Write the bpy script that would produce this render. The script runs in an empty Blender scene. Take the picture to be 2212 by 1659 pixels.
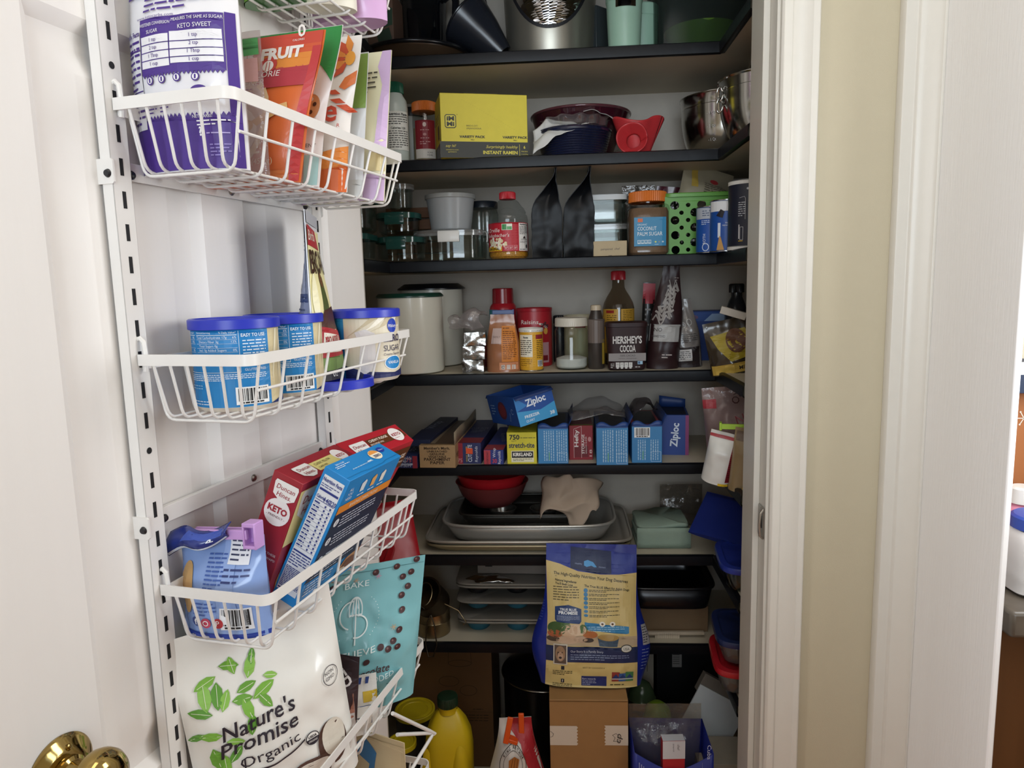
import bpy, math, random
from mathutils import Vector, Matrix, noise
from mathutils.geometry import tessellate_polygon
S = bpy.context.scene
COL = S.collection
# ---------------------------------------------------------------- camera
F, CX, CY, CAMH = 1534.0, 1106.0, 829.5, 1.36
def _basis():
    up = -Vector((284, -11070, -1534)).normalized()
    d = Vector((99, 214.5, -1534)).normalized()
    d = (d - up * d.dot(up)).normalized()
    return Matrix((d.cross(up), d, up))
RW = _basis()
cam_data = bpy.data.cameras.new('camera')
cam_data.sensor_width = 36.0
cam_data.lens = F / 2212 * 36.0
cam_data.clip_start = 0.02
cam = bpy.data.objects.new('camera', cam_data)
cam.matrix_world = Matrix.Translation((0, 0, CAMH)) @ RW.to_4x4()
COL.objects.link(cam)
S.camera = cam
# ---------------------------------------------------------------- world, lights, exposure
S.view_settings.view_transform = 'Standard'
S.view_settings.look = 'None'
S.view_settings.gamma = 1.0
S.view_settings.exposure = 0.0
S.view_settings.use_curve_mapping = False
cy = S.cycles
cy.max_bounces = 8; cy.diffuse_bounces = 4; cy.glossy_bounces = 4; cy.transmission_bounces = 6; cy.transparent_max_bounces = 16
cy.caustics_reflective = False; cy.caustics_refractive = False
cy.sample_clamp_indirect = 4.0
cy.use_denoising = True
wd = bpy.data.worlds.new('world'); S.world = wd; wd.use_nodes = True
bgn = wd.node_tree.nodes['Background']
bgn.inputs[0].default_value = (0.75, 0.86, 1.0, 1)
bgn.inputs[1].default_value = 1.0
def area(name, loc, to, sx, sy, power, col):
    l = bpy.data.lights.new(name, 'AREA'); l.shape = 'RECTANGLE'; l.size = sx; l.size_y = sy
    l.energy = power; l.color = col
    o = bpy.data.objects.new(name, l); COL.objects.link(o); o.location = loc
    o.rotation_euler = (Vector(to) - Vector(loc)).to_track_quat('-Z', 'Y').to_euler()
    return o
area('window_daylight', (2.6, 0.42, 1.75), (-0.5, 0.9, 1.25), 0.4, 0.9, 8, (0.93, 0.97, 1.0))
area('door_fill_light', (0.78, 0.83, 1.5), (-0.36, 1.35, 1.4), 0.3, 0.6, 5.6, (0.96, 0.98, 1.0))  # added fill light, no real lamp: brightens the door's hinge side and pantry
area('patio_door_daylight', (-0.1, -2.85, 1.4), (0.0, 1.0, 1.6), 1.7, 2.1, 84, (0.80, 0.91, 1.0))
area('side_window_daylight', (-2.45, -0.7, 1.75), (0.6, 1.0, 1.45), 1.2, 1.0, 39, (0.95, 0.97, 1.0))
area('ceiling_lamp_light', (0.15, 0.3, 2.55), (0.15, 0.45, 0), 0.6, 0.6, 4, (1.0, 0.92, 0.8))
# ---------------------------------------------------------------- pixel helpers: a pixel of the photograph to a point at a known depth
def ray(x, y): return RW @ Vector((x - CX, CY - y, -F))
def PY(x, y, Y):
    w = ray(x, y); t = Y / w.y
    return Vector((w.x * t, Y, CAMH + w.z * t))
A0 = Vector((-0.4401, 0.7004, 0)); DANG = math.radians(12)
DM = Matrix.Translation(A0) @ Matrix.Rotation(-DANG, 4, 'Z')      # door frame: x out of the door, y along it to the hinge, z up
DMI = DM.inverted()
def PD(x, y, b):                                                  # point at distance b out of the door face, in the door frame
    o = DMI @ Vector((0, 0, CAMH)); w = DMI.to_3x3() @ ray(x, y)
    return o + w * ((b - o.x) / w.x)
def PA(x, y, a):                                                  # point at a along the door
    o = DMI @ Vector((0, 0, CAMH)); w = DMI.to_3x3() @ ray(x, y)
    return o + w * ((a - o.y) / w.y)
# ---------------------------------------------------------------- materials
def lin(h):
    h = h.lstrip('#')
    c = [int(h[i:i + 2], 16) / 255 for i in (0, 2, 4)]
    return tuple(x / 12.92 if x <= .04045 else ((x + .055) / 1.055) ** 2.4 for x in c) + (1,)
MATS = {}
def mat(name, col, rough=.5, metal=0., noise_amt=.06, nscale=40., bump=0., bscale=300., trans=0., coat=0., sub=0., stretch=None, spec=.5):
    key = (name, col, rough, metal, noise_amt, bump, trans, coat)
    if key in MATS: return MATS[key]
    m = bpy.data.materials.new(name); m.use_nodes = True
    nt = m.node_tree; b = nt.nodes['Principled BSDF']
    c = lin(col)
    b.inputs['Roughness'].default_value = rough; b.inputs['Metallic'].default_value = metal
    b.inputs['Transmission Weight'].default_value = trans
    b.inputs['Coat Weight'].default_value = coat
    b.inputs['Specular IOR Level'].default_value = spec
    tc = nt.nodes.new('ShaderNodeTexCoord'); mp = nt.nodes.new('ShaderNodeMapping')
    if stretch: mp.inputs['Scale'].default_value = stretch
    nt.links.new(tc.outputs['Object'], mp.inputs['Vector'])
    if noise_amt > 0:
        n = nt.nodes.new('ShaderNodeTexNoise'); n.inputs['Scale'].default_value = nscale; n.inputs['Detail'].default_value = 4
        nt.links.new(mp.outputs[0], n.inputs['Vector'])
        mx = nt.nodes.new('ShaderNodeMix'); mx.data_type = 'RGBA'
        mx.inputs[6].default_value = tuple(min(1, x * (1 - noise_amt)) for x in c[:3]) + (1,)
        mx.inputs[7].default_value = tuple(min(1, x * (1 + noise_amt)) for x in c[:3]) + (1,)
        nt.links.new(n.outputs['Fac'], mx.inputs[0]); nt.links.new(mx.outputs[2], b.inputs['Base Color'])
    else: b.inputs['Base Color'].default_value = c
    if bump > 0:
        n2 = nt.nodes.new('ShaderNodeTexNoise'); n2.inputs['Scale'].default_value = bscale; n2.inputs['Detail'].default_value = 3
        bp = nt.nodes.new('ShaderNodeBump'); bp.inputs['Strength'].default_value = bump; bp.inputs['Distance'].default_value = .002
        nt.links.new(mp.outputs[0], n2.inputs['Vector']); nt.links.new(n2.outputs['Fac'], bp.inputs['Height']); nt.links.new(bp.outputs[0], b.inputs['Normal'])
    MATS[key] = m
    return m
def film(name, col='#ffffff', gloss=.12, rough=.12, milky=0., mcol='#ffffff', bump=0.):
    """thin clear plastic or glass wall: see-through with a fresnel gloss, optionally milky"""
    key = ('film', name, col, gloss, rough, milky, mcol)
    if key in MATS: return MATS[key]
    m = bpy.data.materials.new(name); m.use_nodes = True; nt = m.node_tree
    for n in list(nt.nodes):
        if n.type != 'OUTPUT_MATERIAL': nt.nodes.remove(n)
    out = [n for n in nt.nodes if n.type == 'OUTPUT_MATERIAL'][0]
    tr = nt.nodes.new('ShaderNodeBsdfTransparent'); tr.inputs[0].default_value = lin(col)
    base = tr.outputs[0]
    if milky > 0:
        df = nt.nodes.new('ShaderNodeBsdfDiffuse'); df.inputs[0].default_value = lin(mcol)
        tl = nt.nodes.new('ShaderNodeBsdfTranslucent'); tl.inputs[0].default_value = lin(mcol)
        ms0 = nt.nodes.new('ShaderNodeMixShader'); ms0.inputs[0].default_value = .5
        nt.links.new(df.outputs[0], ms0.inputs[1]); nt.links.new(tl.outputs[0], ms0.inputs[2])
        ms = nt.nodes.new('ShaderNodeMixShader'); ms.inputs[0].default_value = milky
        nt.links.new(tr.outputs[0], ms.inputs[1]); nt.links.new(ms0.outputs[0], ms.inputs[2]); base = ms.outputs[0]
    gl = nt.nodes.new('ShaderNodeBsdfGlossy'); gl.inputs['Roughness'].default_value = rough
    lw = nt.nodes.new('ShaderNodeLayerWeight'); lw.inputs[0].default_value = .35
    pw = nt.nodes.new('ShaderNodeMath'); pw.operation = 'POWER'; pw.inputs[1].default_value = 3.
    mr = nt.nodes.new('ShaderNodeMapRange'); mr.inputs[3].default_value = gloss * .4; mr.inputs[4].default_value = min(.85, gloss * 4)
    nt.links.new(lw.outputs['Facing'], pw.inputs[0]); nt.links.new(pw.outputs[0], mr.inputs[0])
    if bump > 0:
        tc = nt.nodes.new('ShaderNodeTexCoord'); n2 = nt.nodes.new('ShaderNodeTexNoise'); n2.inputs['Scale'].default_value = 45
        n2.inputs['Detail'].default_value = 4
        bp = nt.nodes.new('ShaderNodeBump'); bp.inputs['Strength'].default_value = bump; bp.inputs['Distance'].default_value = .01
        nt.links.new(tc.outputs['Object'], n2.inputs['Vector']); nt.links.new(n2.outputs['Fac'], bp.inputs['Height'])
        nt.links.new(bp.outputs[0], gl.inputs['Normal'])
    m2 = nt.nodes.new('ShaderNodeMixShader')
    nt.links.new(mr.outputs[0], m2.inputs[0]); nt.links.new(base, m2.inputs[1]); nt.links.new(gl.outputs[0], m2.inputs[2])
    nt.links.new(m2.outputs[0], out.inputs[0])
    MATS[key] = m
    return m
def ink(col, rough=.45): return mat('ink', col, rough, noise_amt=0)
# ---------------------------------------------------------------- objects
def thing(name, label, cat, loc=(0, 0, 0), rz=0., group=None, M=None):
    o = bpy.data.objects.new(name, None); COL.objects.link(o); o.empty_display_size = .02
    o.matrix_world = M if M is not None else Matrix.Translation(loc) @ Matrix.Rotation(rz, 4, 'Z')
    return tag(o, label, cat, group)
def tag(o, label, cat, group=None):
    o['label'] = label; o['category'] = cat
    if group: o['group'] = group
    return o
class MB:
    def __init__(s): s.v = []; s.f = []; s.mi = []; s.ms = []
    def m(s, mt):
        if mt not in s.ms: s.ms.append(mt)
        return s.ms.index(mt)
    def add(s, vs, fs, mt):
        k = len(s.v); i = s.m(mt)
        s.v += [tuple(p) for p in vs]
        for f in fs: s.f.append(tuple(k + j for j in f)); s.mi.append(i)
    def box(s, c, sz, mt, M=None):
        x, y, z = [q / 2 for q in sz]; c = Vector(c)
        vs = [Vector((a, b, d)) for a in (-x, x) for b in (-y, y) for d in (-z, z)]
        vs = [c + ((M @ p) if M is not None else p) for p in vs]
        s.add(vs, [(0, 1, 3, 2), (4, 6, 7, 5), (0, 4, 5, 1), (2, 3, 7, 6), (0, 2, 6, 4), (1, 5, 7, 3)], mt)
    def prism(s, pts, z0, z1, mt, ax='Z'):
        n = len(pts)
        def w(p, z): return {'Z': (p[0], p[1], z), 'Y': (p[0], z, p[1]), 'X': (z, p[0], p[1])}[ax]
        vs = [w(p, z0) for p in pts] + [w(p, z1) for p in pts]
        fs = [tuple(range(n - 1, -1, -1)), tuple(range(n, 2 * n))] + [(i, (i + 1) % n, n + (i + 1) % n, n + i) for i in range(n)]
        s.add(vs, fs, mt)
    def lathe(s, prof, mt, n=36, c=(0, 0, 0), M=None, sx=1., sy=1., fn=None):
        vs = []; fs = []; c = Vector(c); k = len(prof)
        for i in range(n):
            a = 2 * math.pi * i / n
            for r, z in prof:
                p = Vector((r * math.cos(a) * sx, r * math.sin(a) * sy, z))
                if fn: p = fn(p, a)
                vs.append(c + (M @ p if M is not None else p))
        for i in range(n):
            j = (i + 1) % n
            for q in range(k - 1):
                fs.append((i * k + q, j * k + q, j * k + q + 1, i * k + q + 1))
        s.add(vs, fs, mt)
    def tube(s, path, r, mt, n=8, closed=False):
        path = [Vector(p) for p in path]; L = len(path); vs = []; fs = []; ref = None
        for i, p in enumerate(path):
            a = path[i - 1] if (i > 0 or closed) else p; b = path[(i + 1) % L] if (i < L - 1 or closed) else p
            t = (b - a).normalized()
            if ref is None:
                ref = Vector((0, 0, 1)) if abs(t.z) < .9 else Vector((1, 0, 0))
            u = (ref - t * ref.dot(t))
            if u.length < 1e-4: u = t.orthogonal()
            u.normalize(); ref = u; w = t.cross(u)
            for j in range(n):
                an = 2 * math.pi * j / n
                vs.append(p + (u * math.cos(an) + w * math.sin(an)) * r)
        for i in range(L if closed else L - 1):
            k = (i + 1) % L
            for j in range(n):
                fs.append((i * n + j, i * n + (j + 1) % n, k * n + (j + 1) % n, k * n + j))
        if not closed: fs += [tuple(range(n - 1, -1, -1)), tuple((L - 1) * n + j for j in range(n))]
        s.add(vs, fs, mt)
    def band(s, path, hgt, th, mt, closed=False):
        """flat upright strip of height hgt (centred on the path) and thickness th along a level path"""
        path = [Vector(p) for p in path]; L = len(path); vs = []; fs = []
        for i, p in enumerate(path):
            a = path[i - 1] if (i > 0 or closed) else p; b = path[(i + 1) % L] if (i < L - 1 or closed) else p
            t = (b - a); t.z = 0; t.normalize(); nrm = Vector((t.y, -t.x, 0)) * th / 2
            h = Vector((0, 0, hgt / 2))
            vs += [p - nrm - h, p + nrm - h, p + nrm + h, p - nrm + h]
        for i in range(L if closed else L - 1):
            k = (i + 1) % L
            for j in range(4): fs.append((i * 4 + j, i * 4 + (j + 1) % 4, k * 4 + (j + 1) % 4, k * 4 + j))
        if not closed: fs += [(3, 2, 1, 0), tuple((L - 1) * 4 + j for j in range(4))]
        s.add(vs, fs, mt)
    def grid(s, fn, nu, nv, mt, flip=False):
        vs = [fn(i / nu, j / nv) for j in range(nv + 1) for i in range(nu + 1)]; w = nu + 1
        fs = [(j * w + i, j * w + i + 1, (j + 1) * w + i + 1, (j + 1) * w + i) for j in range(nv) for i in range(nu)]
        if flip: fs = [f[::-1] for f in fs]
        s.add(vs, fs, mt)
    def done(s, name, parent=None, M=None, smooth=35, bevel=0., solid=0.):
        me = bpy.data.meshes.new(name); me.from_pydata(s.v, [], s.f)
        for mt in s.ms: me.materials.append(mt)
        me.polygons.foreach_set('material_index', s.mi)
        if smooth:
            me.polygons.foreach_set('use_smooth', [True] * len(me.polygons))
            me.set_sharp_from_angle(angle=math.radians(smooth))
        me.update()
        o = bpy.data.objects.new(name, me); COL.objects.link(o)
        if M is not None: o.matrix_local = M
        if parent: o.parent = parent
        if solid:
            q = o.modifiers.new('thickness', 'SOLIDIFY'); q.thickness = solid; q.offset = 0
        if bevel:
            q = o.modifiers.new('bevel', 'BEVEL'); q.width = bevel; q.segments = 2; q.limit_method = 'ANGLE'; q.angle_limit = math.radians(40)
        return o
# ---------------------------------------------------------------- printed artwork: flat shapes and lettering laid on a face or a curved wall
_TX = {}
def text_tris(s, bold, shear):
    k = (s, bold, shear)
    if k in _TX: return _TX[k]
    c = bpy.data.curves.new('t', 'FONT'); c.body = s; c.size = 1; c.resolution_u = 2; c.offset = bold; c.shear = shear; c.fill_mode = 'FRONT'
    o = bpy.data.objects.new('t', c); me = bpy.data.meshes.new_from_object(o)
    me.calc_loop_triangles()
    v = [(p.co.x, p.co.y) for p in me.vertices]; f = [tuple(t.vertices) for t in me.loop_triangles]
    bpy.data.objects.remove(o); bpy.data.curves.remove(c); bpy.data.meshes.remove(me)
    _TX[k] = (v, f)
    return v, f
CAPH = max(y for x, y in text_tris('H', 0, 0)[0])
class Art:
    def __init__(s, fn, seg=.012, step=.00025, base=0.): s.fn = fn; s.mb = MB(); s.seg = seg; s.step = step; s.base = base
    def put(s, vs, fs, col, layer, rough=.45):
        mt = col if not isinstance(col, str) else ink(col, rough)
        s.mb.add([s.fn(x, y, s.base + s.step * (layer + 1)) for x, y in vs], fs, mt)
    def poly(s, pts, col, layer=0):
        pts = list(pts)
        if s.seg:
            q = []
            for i, p in enumerate(pts):
                r = pts[(i + 1) % len(pts)]; q.append(p)
                k = int(math.hypot(r[0] - p[0], r[1] - p[1]) / s.seg)
                for j in range(1, k + 1): q.append((p[0] + (r[0] - p[0]) * j / (k + 1), p[1] + (r[1] - p[1]) * j / (k + 1)))
            pts = q
        tr = tessellate_polygon([[Vector((x, y, 0)) for x, y in pts]])
        vs = [tuple(p) for p in pts]; fs = [tuple(t) for t in tr]
        if s.seg:
            for _ in range(5):
                nf = []; ch = False; mid = {}
                def mp(a, b):
                    kk = (min(a, b), max(a, b))
                    if kk not in mid:
                        mid[kk] = len(vs); vs.append(((vs[a][0] + vs[b][0]) / 2, (vs[a][1] + vs[b][1]) / 2))
                    return mid[kk]
                lim = s.seg * 1.5
                def lng(a, b): return math.hypot(vs[a][0] - vs[b][0], vs[a][1] - vs[b][1]) > lim
                for a, b, c in fs:
                    e = [lng(a, b), lng(b, c), lng(c, a)]
                    if not any(e): nf.append((a, b, c)); continue
                    ch = True
                    if all(e):
                        x, y, z = mp(a, b), mp(b, c), mp(c, a); nf += [(a, x, z), (x, b, y), (z, y, c), (x, y, z)]
                    elif sum(e) == 1:
                        if e[1]: a, b, c = b, c, a
                        elif e[2]: a, b, c = c, a, b
                        x = mp(a, b); nf += [(a, x, c), (x, b, c)]
                    else:
                        if not e[0]: a, b, c = b, c, a
                        elif not e[1]: a, b, c = c, a, b
                        x, y = mp(a, b), mp(b, c)      # after rotation edges ab and bc are long
                        nf += [(x, b, y), (a, x, y), (a, y, c)]
                fs = nf
                if not ch: break
        s.put(vs, fs, col, layer)
    def rect(s, x0, y0, x1, y1, col, layer=0): s.poly([(x0, y0), (x1, y0), (x1, y1), (x0, y1)], col, layer)
    def ell(s, cx, cyy, rx, ry=None, col='#000000', layer=0, n=24):
        ry = rx if ry is None else ry
        s.poly([(cx + rx * math.cos(2 * math.pi * i / n), cyy + ry * math.sin(2 * math.pi * i / n)) for i in range(n)], col, layer)
    def stroke(s, pts, w, col, layer=1):
        for a, b in zip(pts[:-1], pts[1:]):
            dx, dy = b[0] - a[0], b[1] - a[1]; l = math.hypot(dx, dy) or 1; nx, ny = -dy / l * w / 2, dx / l * w / 2
            ex, ey = dx / l * w * .3, dy / l * w * .3
            vs = [(a[0] + nx - ex, a[1] + ny - ey), (a[0] - nx - ex, a[1] - ny - ey), (b[0] - nx + ex, b[1] - ny + ey), (b[0] + nx + ex, b[1] + ny + ey)]
            s.put(vs, [(0, 1, 2, 3)], col, layer)
    def arc(s, cx, cyy, r, a0, a1, w, col, layer=1, n=20, ry=None):
        ry = r if ry is None else ry
        s.stroke([(cx + r * math.cos(math.radians(a0 + (a1 - a0) * i / n)), cyy + ry * math.sin(math.radians(a0 + (a1 - a0) * i / n))) for i in range(n + 1)], w, col, layer)
    def text(s, t, x, y, h, col, layer=2, al='C', w=None, rot=0., bold=0., shear=0., arc=None):
        """h = capital height; y = baseline; w = width to fit; arc = radius the baseline bends on"""
        v, f = text_tris(t, bold, shear)
        if not v: return
        x0 = min(p[0] for p in v); x1 = max(p[0] for p in v); k = h / CAPH
        kx = k if w is None else w / (x1 - x0)
        W = (x1 - x0) * kx; ox = {'L': 0, 'C': -W / 2, 'R': -W}[al]
        cr, sr = math.cos(rot), math.sin(rot); out = []
        for px, py in v:
            qx, qy = (px - x0) * kx + ox, py * k
            if arc:
                an = qx / arc; rr = arc + qy; qx, qy = rr * math.sin(an), rr * math.cos(an) - arc
            out.append((x + qx * cr - qy * sr, y + qx * sr + qy * cr))
        s.put(out, f, col, layer)
    def lines(s, x0, y0, x1, y1, n, col, layer=2, fill=.36, seed=1, last=.6):
        """rows of print too small to read in the photograph, as dashes of word length"""
        rg = random.Random(seed); dy = (y1 - y0) / n
        for i in range(n):
            yb = y1 - dy * (i + .5 + fill / 2); x = x0; e = x1 if i < n - 1 else x0 + (x1 - x0) * last
            while x < e - dy * .4:
                w = min(dy * rg.uniform(.8, 2.6), e - x)
                s.put([(x, yb), (x + w, yb), (x + w, yb + dy * fill), (x, yb + dy * fill)], [(0, 1, 2, 3)], col, layer)
                x += w + dy * .35
    def bars(s, x0, y0, x1, y1, col='#15151a', layer=3, seed=3, bg='#f2f2f0'):
        if bg: s.rect(x0, y0, x1, y1, bg, layer - 1)
        rg = random.Random(seed); m_ = (x1 - x0) * .07; x = x0 + m_; u = (x1 - x0) / 60
        while x < x1 - m_:
            w = u * rg.choice((1, 1, 2, 3)); yb = y0 + (y1 - y0) * .2
            s.put([(x, yb), (x + w, yb), (x + w, y1 - m_ * .6), (x, y1 - m_ * .6)], [(0, 1, 2, 3)], col, layer)
            x += w + u * rg.choice((1, 1, 2))
        s.lines(x0 + m_ * 2, y0 + (y1 - y0) * .04, x1 - m_ * 2, y0 + (y1 - y0) * .17, 1, col, layer, .7, seed, 1)
    def done(s, name, parent, M=None):
        return s.mb.done(name, parent, M, smooth=0)
def cyl_map(r, z0=0., a0=-math.pi / 2, taper=0.):
    """u runs round the wall from its front (-Y), v up"""
    def fn(u, v, o):
        R = r + taper * v + o; a = a0 + u / r
        return (R * math.cos(a), R * math.sin(a), z0 + v)
    return fn
def face_map(kind, w, d, h):
    return {'front': lambda u, v, o: (u, -d / 2 - o, v), 'back': lambda u, v, o: (-u, d / 2 + o, v),
            'left': lambda u, v, o: (-w / 2 - o, -u, v), 'right': lambda u, v, o: (w / 2 + o, u, v),
            'top': lambda u, v, o: (u, v, h + o)}[kind]
def carton(mb, w, d, h, mt, open_top=False, wall=.0012):
    if not open_top: mb.box((0, 0, h / 2), (w, d, h), mt)
    else:
        mb.box((0, 0, wall / 2), (w, d, wall), mt)
        for sx in (-1, 1):
            mb.box((sx * (w / 2 - wall / 2), 0, h / 2), (wall, d, h), mt); mb.box((0, sx * (d / 2 - wall / 2), h / 2), (w - 2 * wall, wall, h), mt)
def sm(x): x = max(0., min(1., x)); return x * x * (3 - 2 * x)
class Pouch:
    """filled bag: a front and a back wall meeting at side seams and a flat top seal"""
    def __init__(s, w, h, t, gus=.75, full=.3, seal=.1, crumple=.004, seed=1, topw=1., botw=1., lean=0., freq=22, side=2.6, wav=0., sag=0., shx=0., lin=False):
        s.__dict__.update(locals())
    def half(s, a, q):
        pr = (s.gus + (1 - s.gus) * sm(q / .22)) * (1 - sm((q - s.full) / max(.05, 1 - s.seal - s.full)))
        if s.lin: pr = max(0., 1 - q / (1 - s.seal)) * (.85 + .15 * sm(q / .15))
        return max(0., s.t / 2 * pr * max(0., 1 - abs(a) ** s.side) ** .65)
    def pt(s, u, v, o, sgn):
        a = max(-1, min(1, u / (s.w / 2))); q = max(0, min(1, v / s.h))
        wk = s.botw + (1 - s.botw) * sm(q / .3); wk = wk + (s.topw - 1) * sm((q - .4) / .6)
        hf = s.half(a, q)
        e = max(0, 1 - abs(a) ** 6) * min(1, q * 8 + .15)
        n = noise.noise(Vector((u * s.freq + s.seed * 7, v * s.freq * .7, sgn * 3.1))) + .5 * noise.noise(Vector((u * s.freq * 2.3, v * s.freq * 2 + s.seed * 5, sgn * 9.)))
        common = s.lean * q * q + s.wav * math.sin(a * 5 + s.seed) * sm((q - .6) / .4)
        y = sgn * (hf + .0006) + n * s.crumple * e * (.35 + .65 * min(1, hf / (s.t * .3 + 1e-6))) + common
        z = v - s.sag * (a * a) * q
        return (u * wk + s.shx * q, y + sgn * o, z)
    def front(s, u, v, o): return s.pt(u, v, o, -1)
    def back(s, u, v, o): return s.pt(-u, v, o, 1)
    def mesh(s, mt, nu=28, nv=36, mt_back=None):
        mb = MB(); w, h = s.w, s.h
        F_ = lambda i, j: s.pt((i - .5) * w, j * h, 0, -1)
        B_ = lambda i, j: s.pt((i - .5) * w, j * h, 0, 1)
        mb.grid(F_, nu, nv, mt); mb.grid(B_, nu, nv, mt_back or mt, True)
        # bottom, sides and top edge
        mb.grid(lambda i, j: Vector(F_(i, 0)).lerp(Vector(B_(i, 0)), j), nu, 1, mt, True)
        mb.grid(lambda i, j: Vector(F_(i, 1)).lerp(Vector(B_(i, 1)), j), nu, 1, mt)
        for e in (0, 1): mb.grid(lambda i, j: Vector(F_(e, i)).lerp(Vector(B_(e, i)), j), nv, 1, mt, e == 1)
        return mb
def xw(xl, xr, y, Y):
    a, b = PY(xl, y, Y), PY(xr, y, Y)
    return (a.x + b.x) / 2, b.x - a.x
# ================================================================ the setting
def struct(mb, name, parent=None, M=None, **k):
    o = mb.done(name, parent, M, **k)
    if parent is None: o['kind'] = 'structure'
    return o
WALL = mat('cream_wall_paint', '#bcb299', .55, noise_amt=.02, bump=.12, bscale=600)
TRIM = mat('white_trim_paint', '#d3cfc6', .35, noise_amt=.02, bump=.05, bscale=250)
DOORP = mat('white_door_paint', '#ece8e4', .42, noise_amt=.02, bump=.06, bscale=160, stretch=(1, 1, .12))
PANTRYW = mat('pantry_wall_paint', '#b9b0a4', .6, noise_amt=.05, bump=.1, bscale=400)
JY0, JY1 = 1.216, 1.325
XL, XR = -0.372, 0.3525
b = MB(); b.box((0.2, -0.6, -.02), (7, 6.4, .04), mat('oak_floor', '#b06c33', .35, noise_amt=.35, nscale=6, stretch=(1, 12, 1))); struct(b, 'floor')
b = MB(); b.box((0.2, -0.6, 2.62), (7, 6.4, .04), mat('ceiling_paint', '#efece6', .7)); struct(b, 'ceiling')
# pantry front wall with its door opening
b = MB()
b.box(((-3 + XL - .02) / 2, (JY0 + JY1) / 2, 1.3), (XL - .02 + 3, JY1 - JY0, 2.6), WALL)
b.box(((XR + .02 + 3.6) / 2, (JY0 + JY1) / 2, 1.3), (3.6 - XR - .02, JY1 - JY0, 2.6), WALL)
b.box(((XL + XR) / 2, (JY0 + JY1) / 2, 2.34), (XR - XL + .04, JY1 - JY0, .52), WALL)
struct(b, 'wall_front')
b = MB(); b.box((0, 1.97, 1.3), (1.5, .08, 2.6), PANTRYW); struct(b, 'wall_back')
b = MB(); b.box((-.735, 1.64, 1.3), (.08, .6, 2.6), PANTRYW); struct(b, 'wall_left')
b = MB(); b.box((.715, 1.64, 1.3), (.08, .6, 2.6), PANTRYW); struct(b, 'wall_right')
b = MB()
for y0, y1, z0, z1 in ((-2.9, -1.35, 0, 2.6), (-.05, 1.2, 0, 2.6), (-1.35, -.05, 0, 1.2), (-1.35, -.05, 2.3, 2.6)):
    b.box((-2.6, (y0 + y1) / 2, (z0 + z1) / 2), (.1, y1 - y0, z1 - z0), WALL)
struct(b, 'wall_kitchen_left')
b = MB()
for x0, x1, z0, z1 in ((-2.6, -1.0, 0, 2.6), (.8, 3.4, 0, 2.6), (-1.0, .8, 2.5, 2.6), (-1.0, .8, 0, .12)):
    b.box(((x0 + x1) / 2, -3.0, (z0 + z1) / 2), (x1 - x0, .1, z1 - z0), WALL)
struct(b, 'wall_kitchen_back')
b = MB()
for y0, y1, z0, z1 in ((-2.9, -.1, 0, 2.6), (.8, 1.2, 0, 2.6), (-.1, .8, 0, 1.15), (-.1, .8, 2.3, 2.6)):
    b.box((3.0, (y0 + y1) / 2, (z0 + z1) / 2), (.1, y1 - y0, z1 - z0), WALL)
struct(b, 'wall_kitchen_right')
b = MB(); b.box((.2, -.8, .56), (2.6, .8, 1.12), TRIM); struct(b, 'unseen_shade_block')  # added unseen block behind the camera, keeps daylight off the lower pantry
# jamb, stop and casing on the latch side and over the opening, hinge-side jamb
def casing_prof(x0, dirx, y):         # stepped colonial casing in plan
    p = [(0, 0), (0, -.010), (.004, -.014), (.016, -.014), (.018, -.011), (.024, -.010), (.040, -.014), (.046, -.019), (.056, -.019), (.058, -.016), (.060, 0)]
    return [(x0 + dirx * q[0], y + q[1]) for q in p]
for nm, x, dx in (('trim_1', XR, 1), ('trim_2', XL, -1)):
    b = MB()
    b.box((x + dx * .01, (JY0 + JY1) / 2, 1.04), (.02, JY1 - JY0 + .004, 2.08), TRIM)
    b.box((x - dx * .0055, JY0 + .035 + .037, 1.04), (.011, .074, 2.07), TRIM)
    pts = casing_prof(x + dx * .0045, dx, JY0)
    b.prism(pts if dx < 0 else pts[::-1], 0, 2.14, TRIM)
    struct(b, nm, bevel=.0012)
b = MB(); b.box(((XL + XR) / 2, (JY0 + JY1) / 2, 2.09), (XR - XL, JY1 - JY0, .02), TRIM)
b.box(((XL + XR) / 2, JY0 - .008, 2.115), (XR - XL + .12, .016, .06), TRIM); struct(b, 'trim_3')
# corner moulding and the tall white panel beside it
b = MB()
pts = [(.5405, JY0), (.5405, JY0 - .012), (.543, JY0 - .017), (.560, JY0 - .018), (.563, JY0 - .022), (.572, JY0 - .024), (.578, JY0 - .030), (.586, JY0 - .034), (.590, JY0 - .040), (.594, JY0 - .040), (.594, JY0)]
b.prism(pts[::-1], 0, 2.6, TRIM); struct(b, 'trim_4', bevel=.0008)
PANEL = mat('white_cabinet_panel', '#eeedec', .33, noise_amt=.02, bump=.18, bscale=420, stretch=(1, 1, .06))
b = MB(); b.box((.5985, (.962 + JY0) / 2, 1.3), (.009, JY0 - .962, 2.6), PANEL); struct(b, 'trim_5', bevel=.002)
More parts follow.
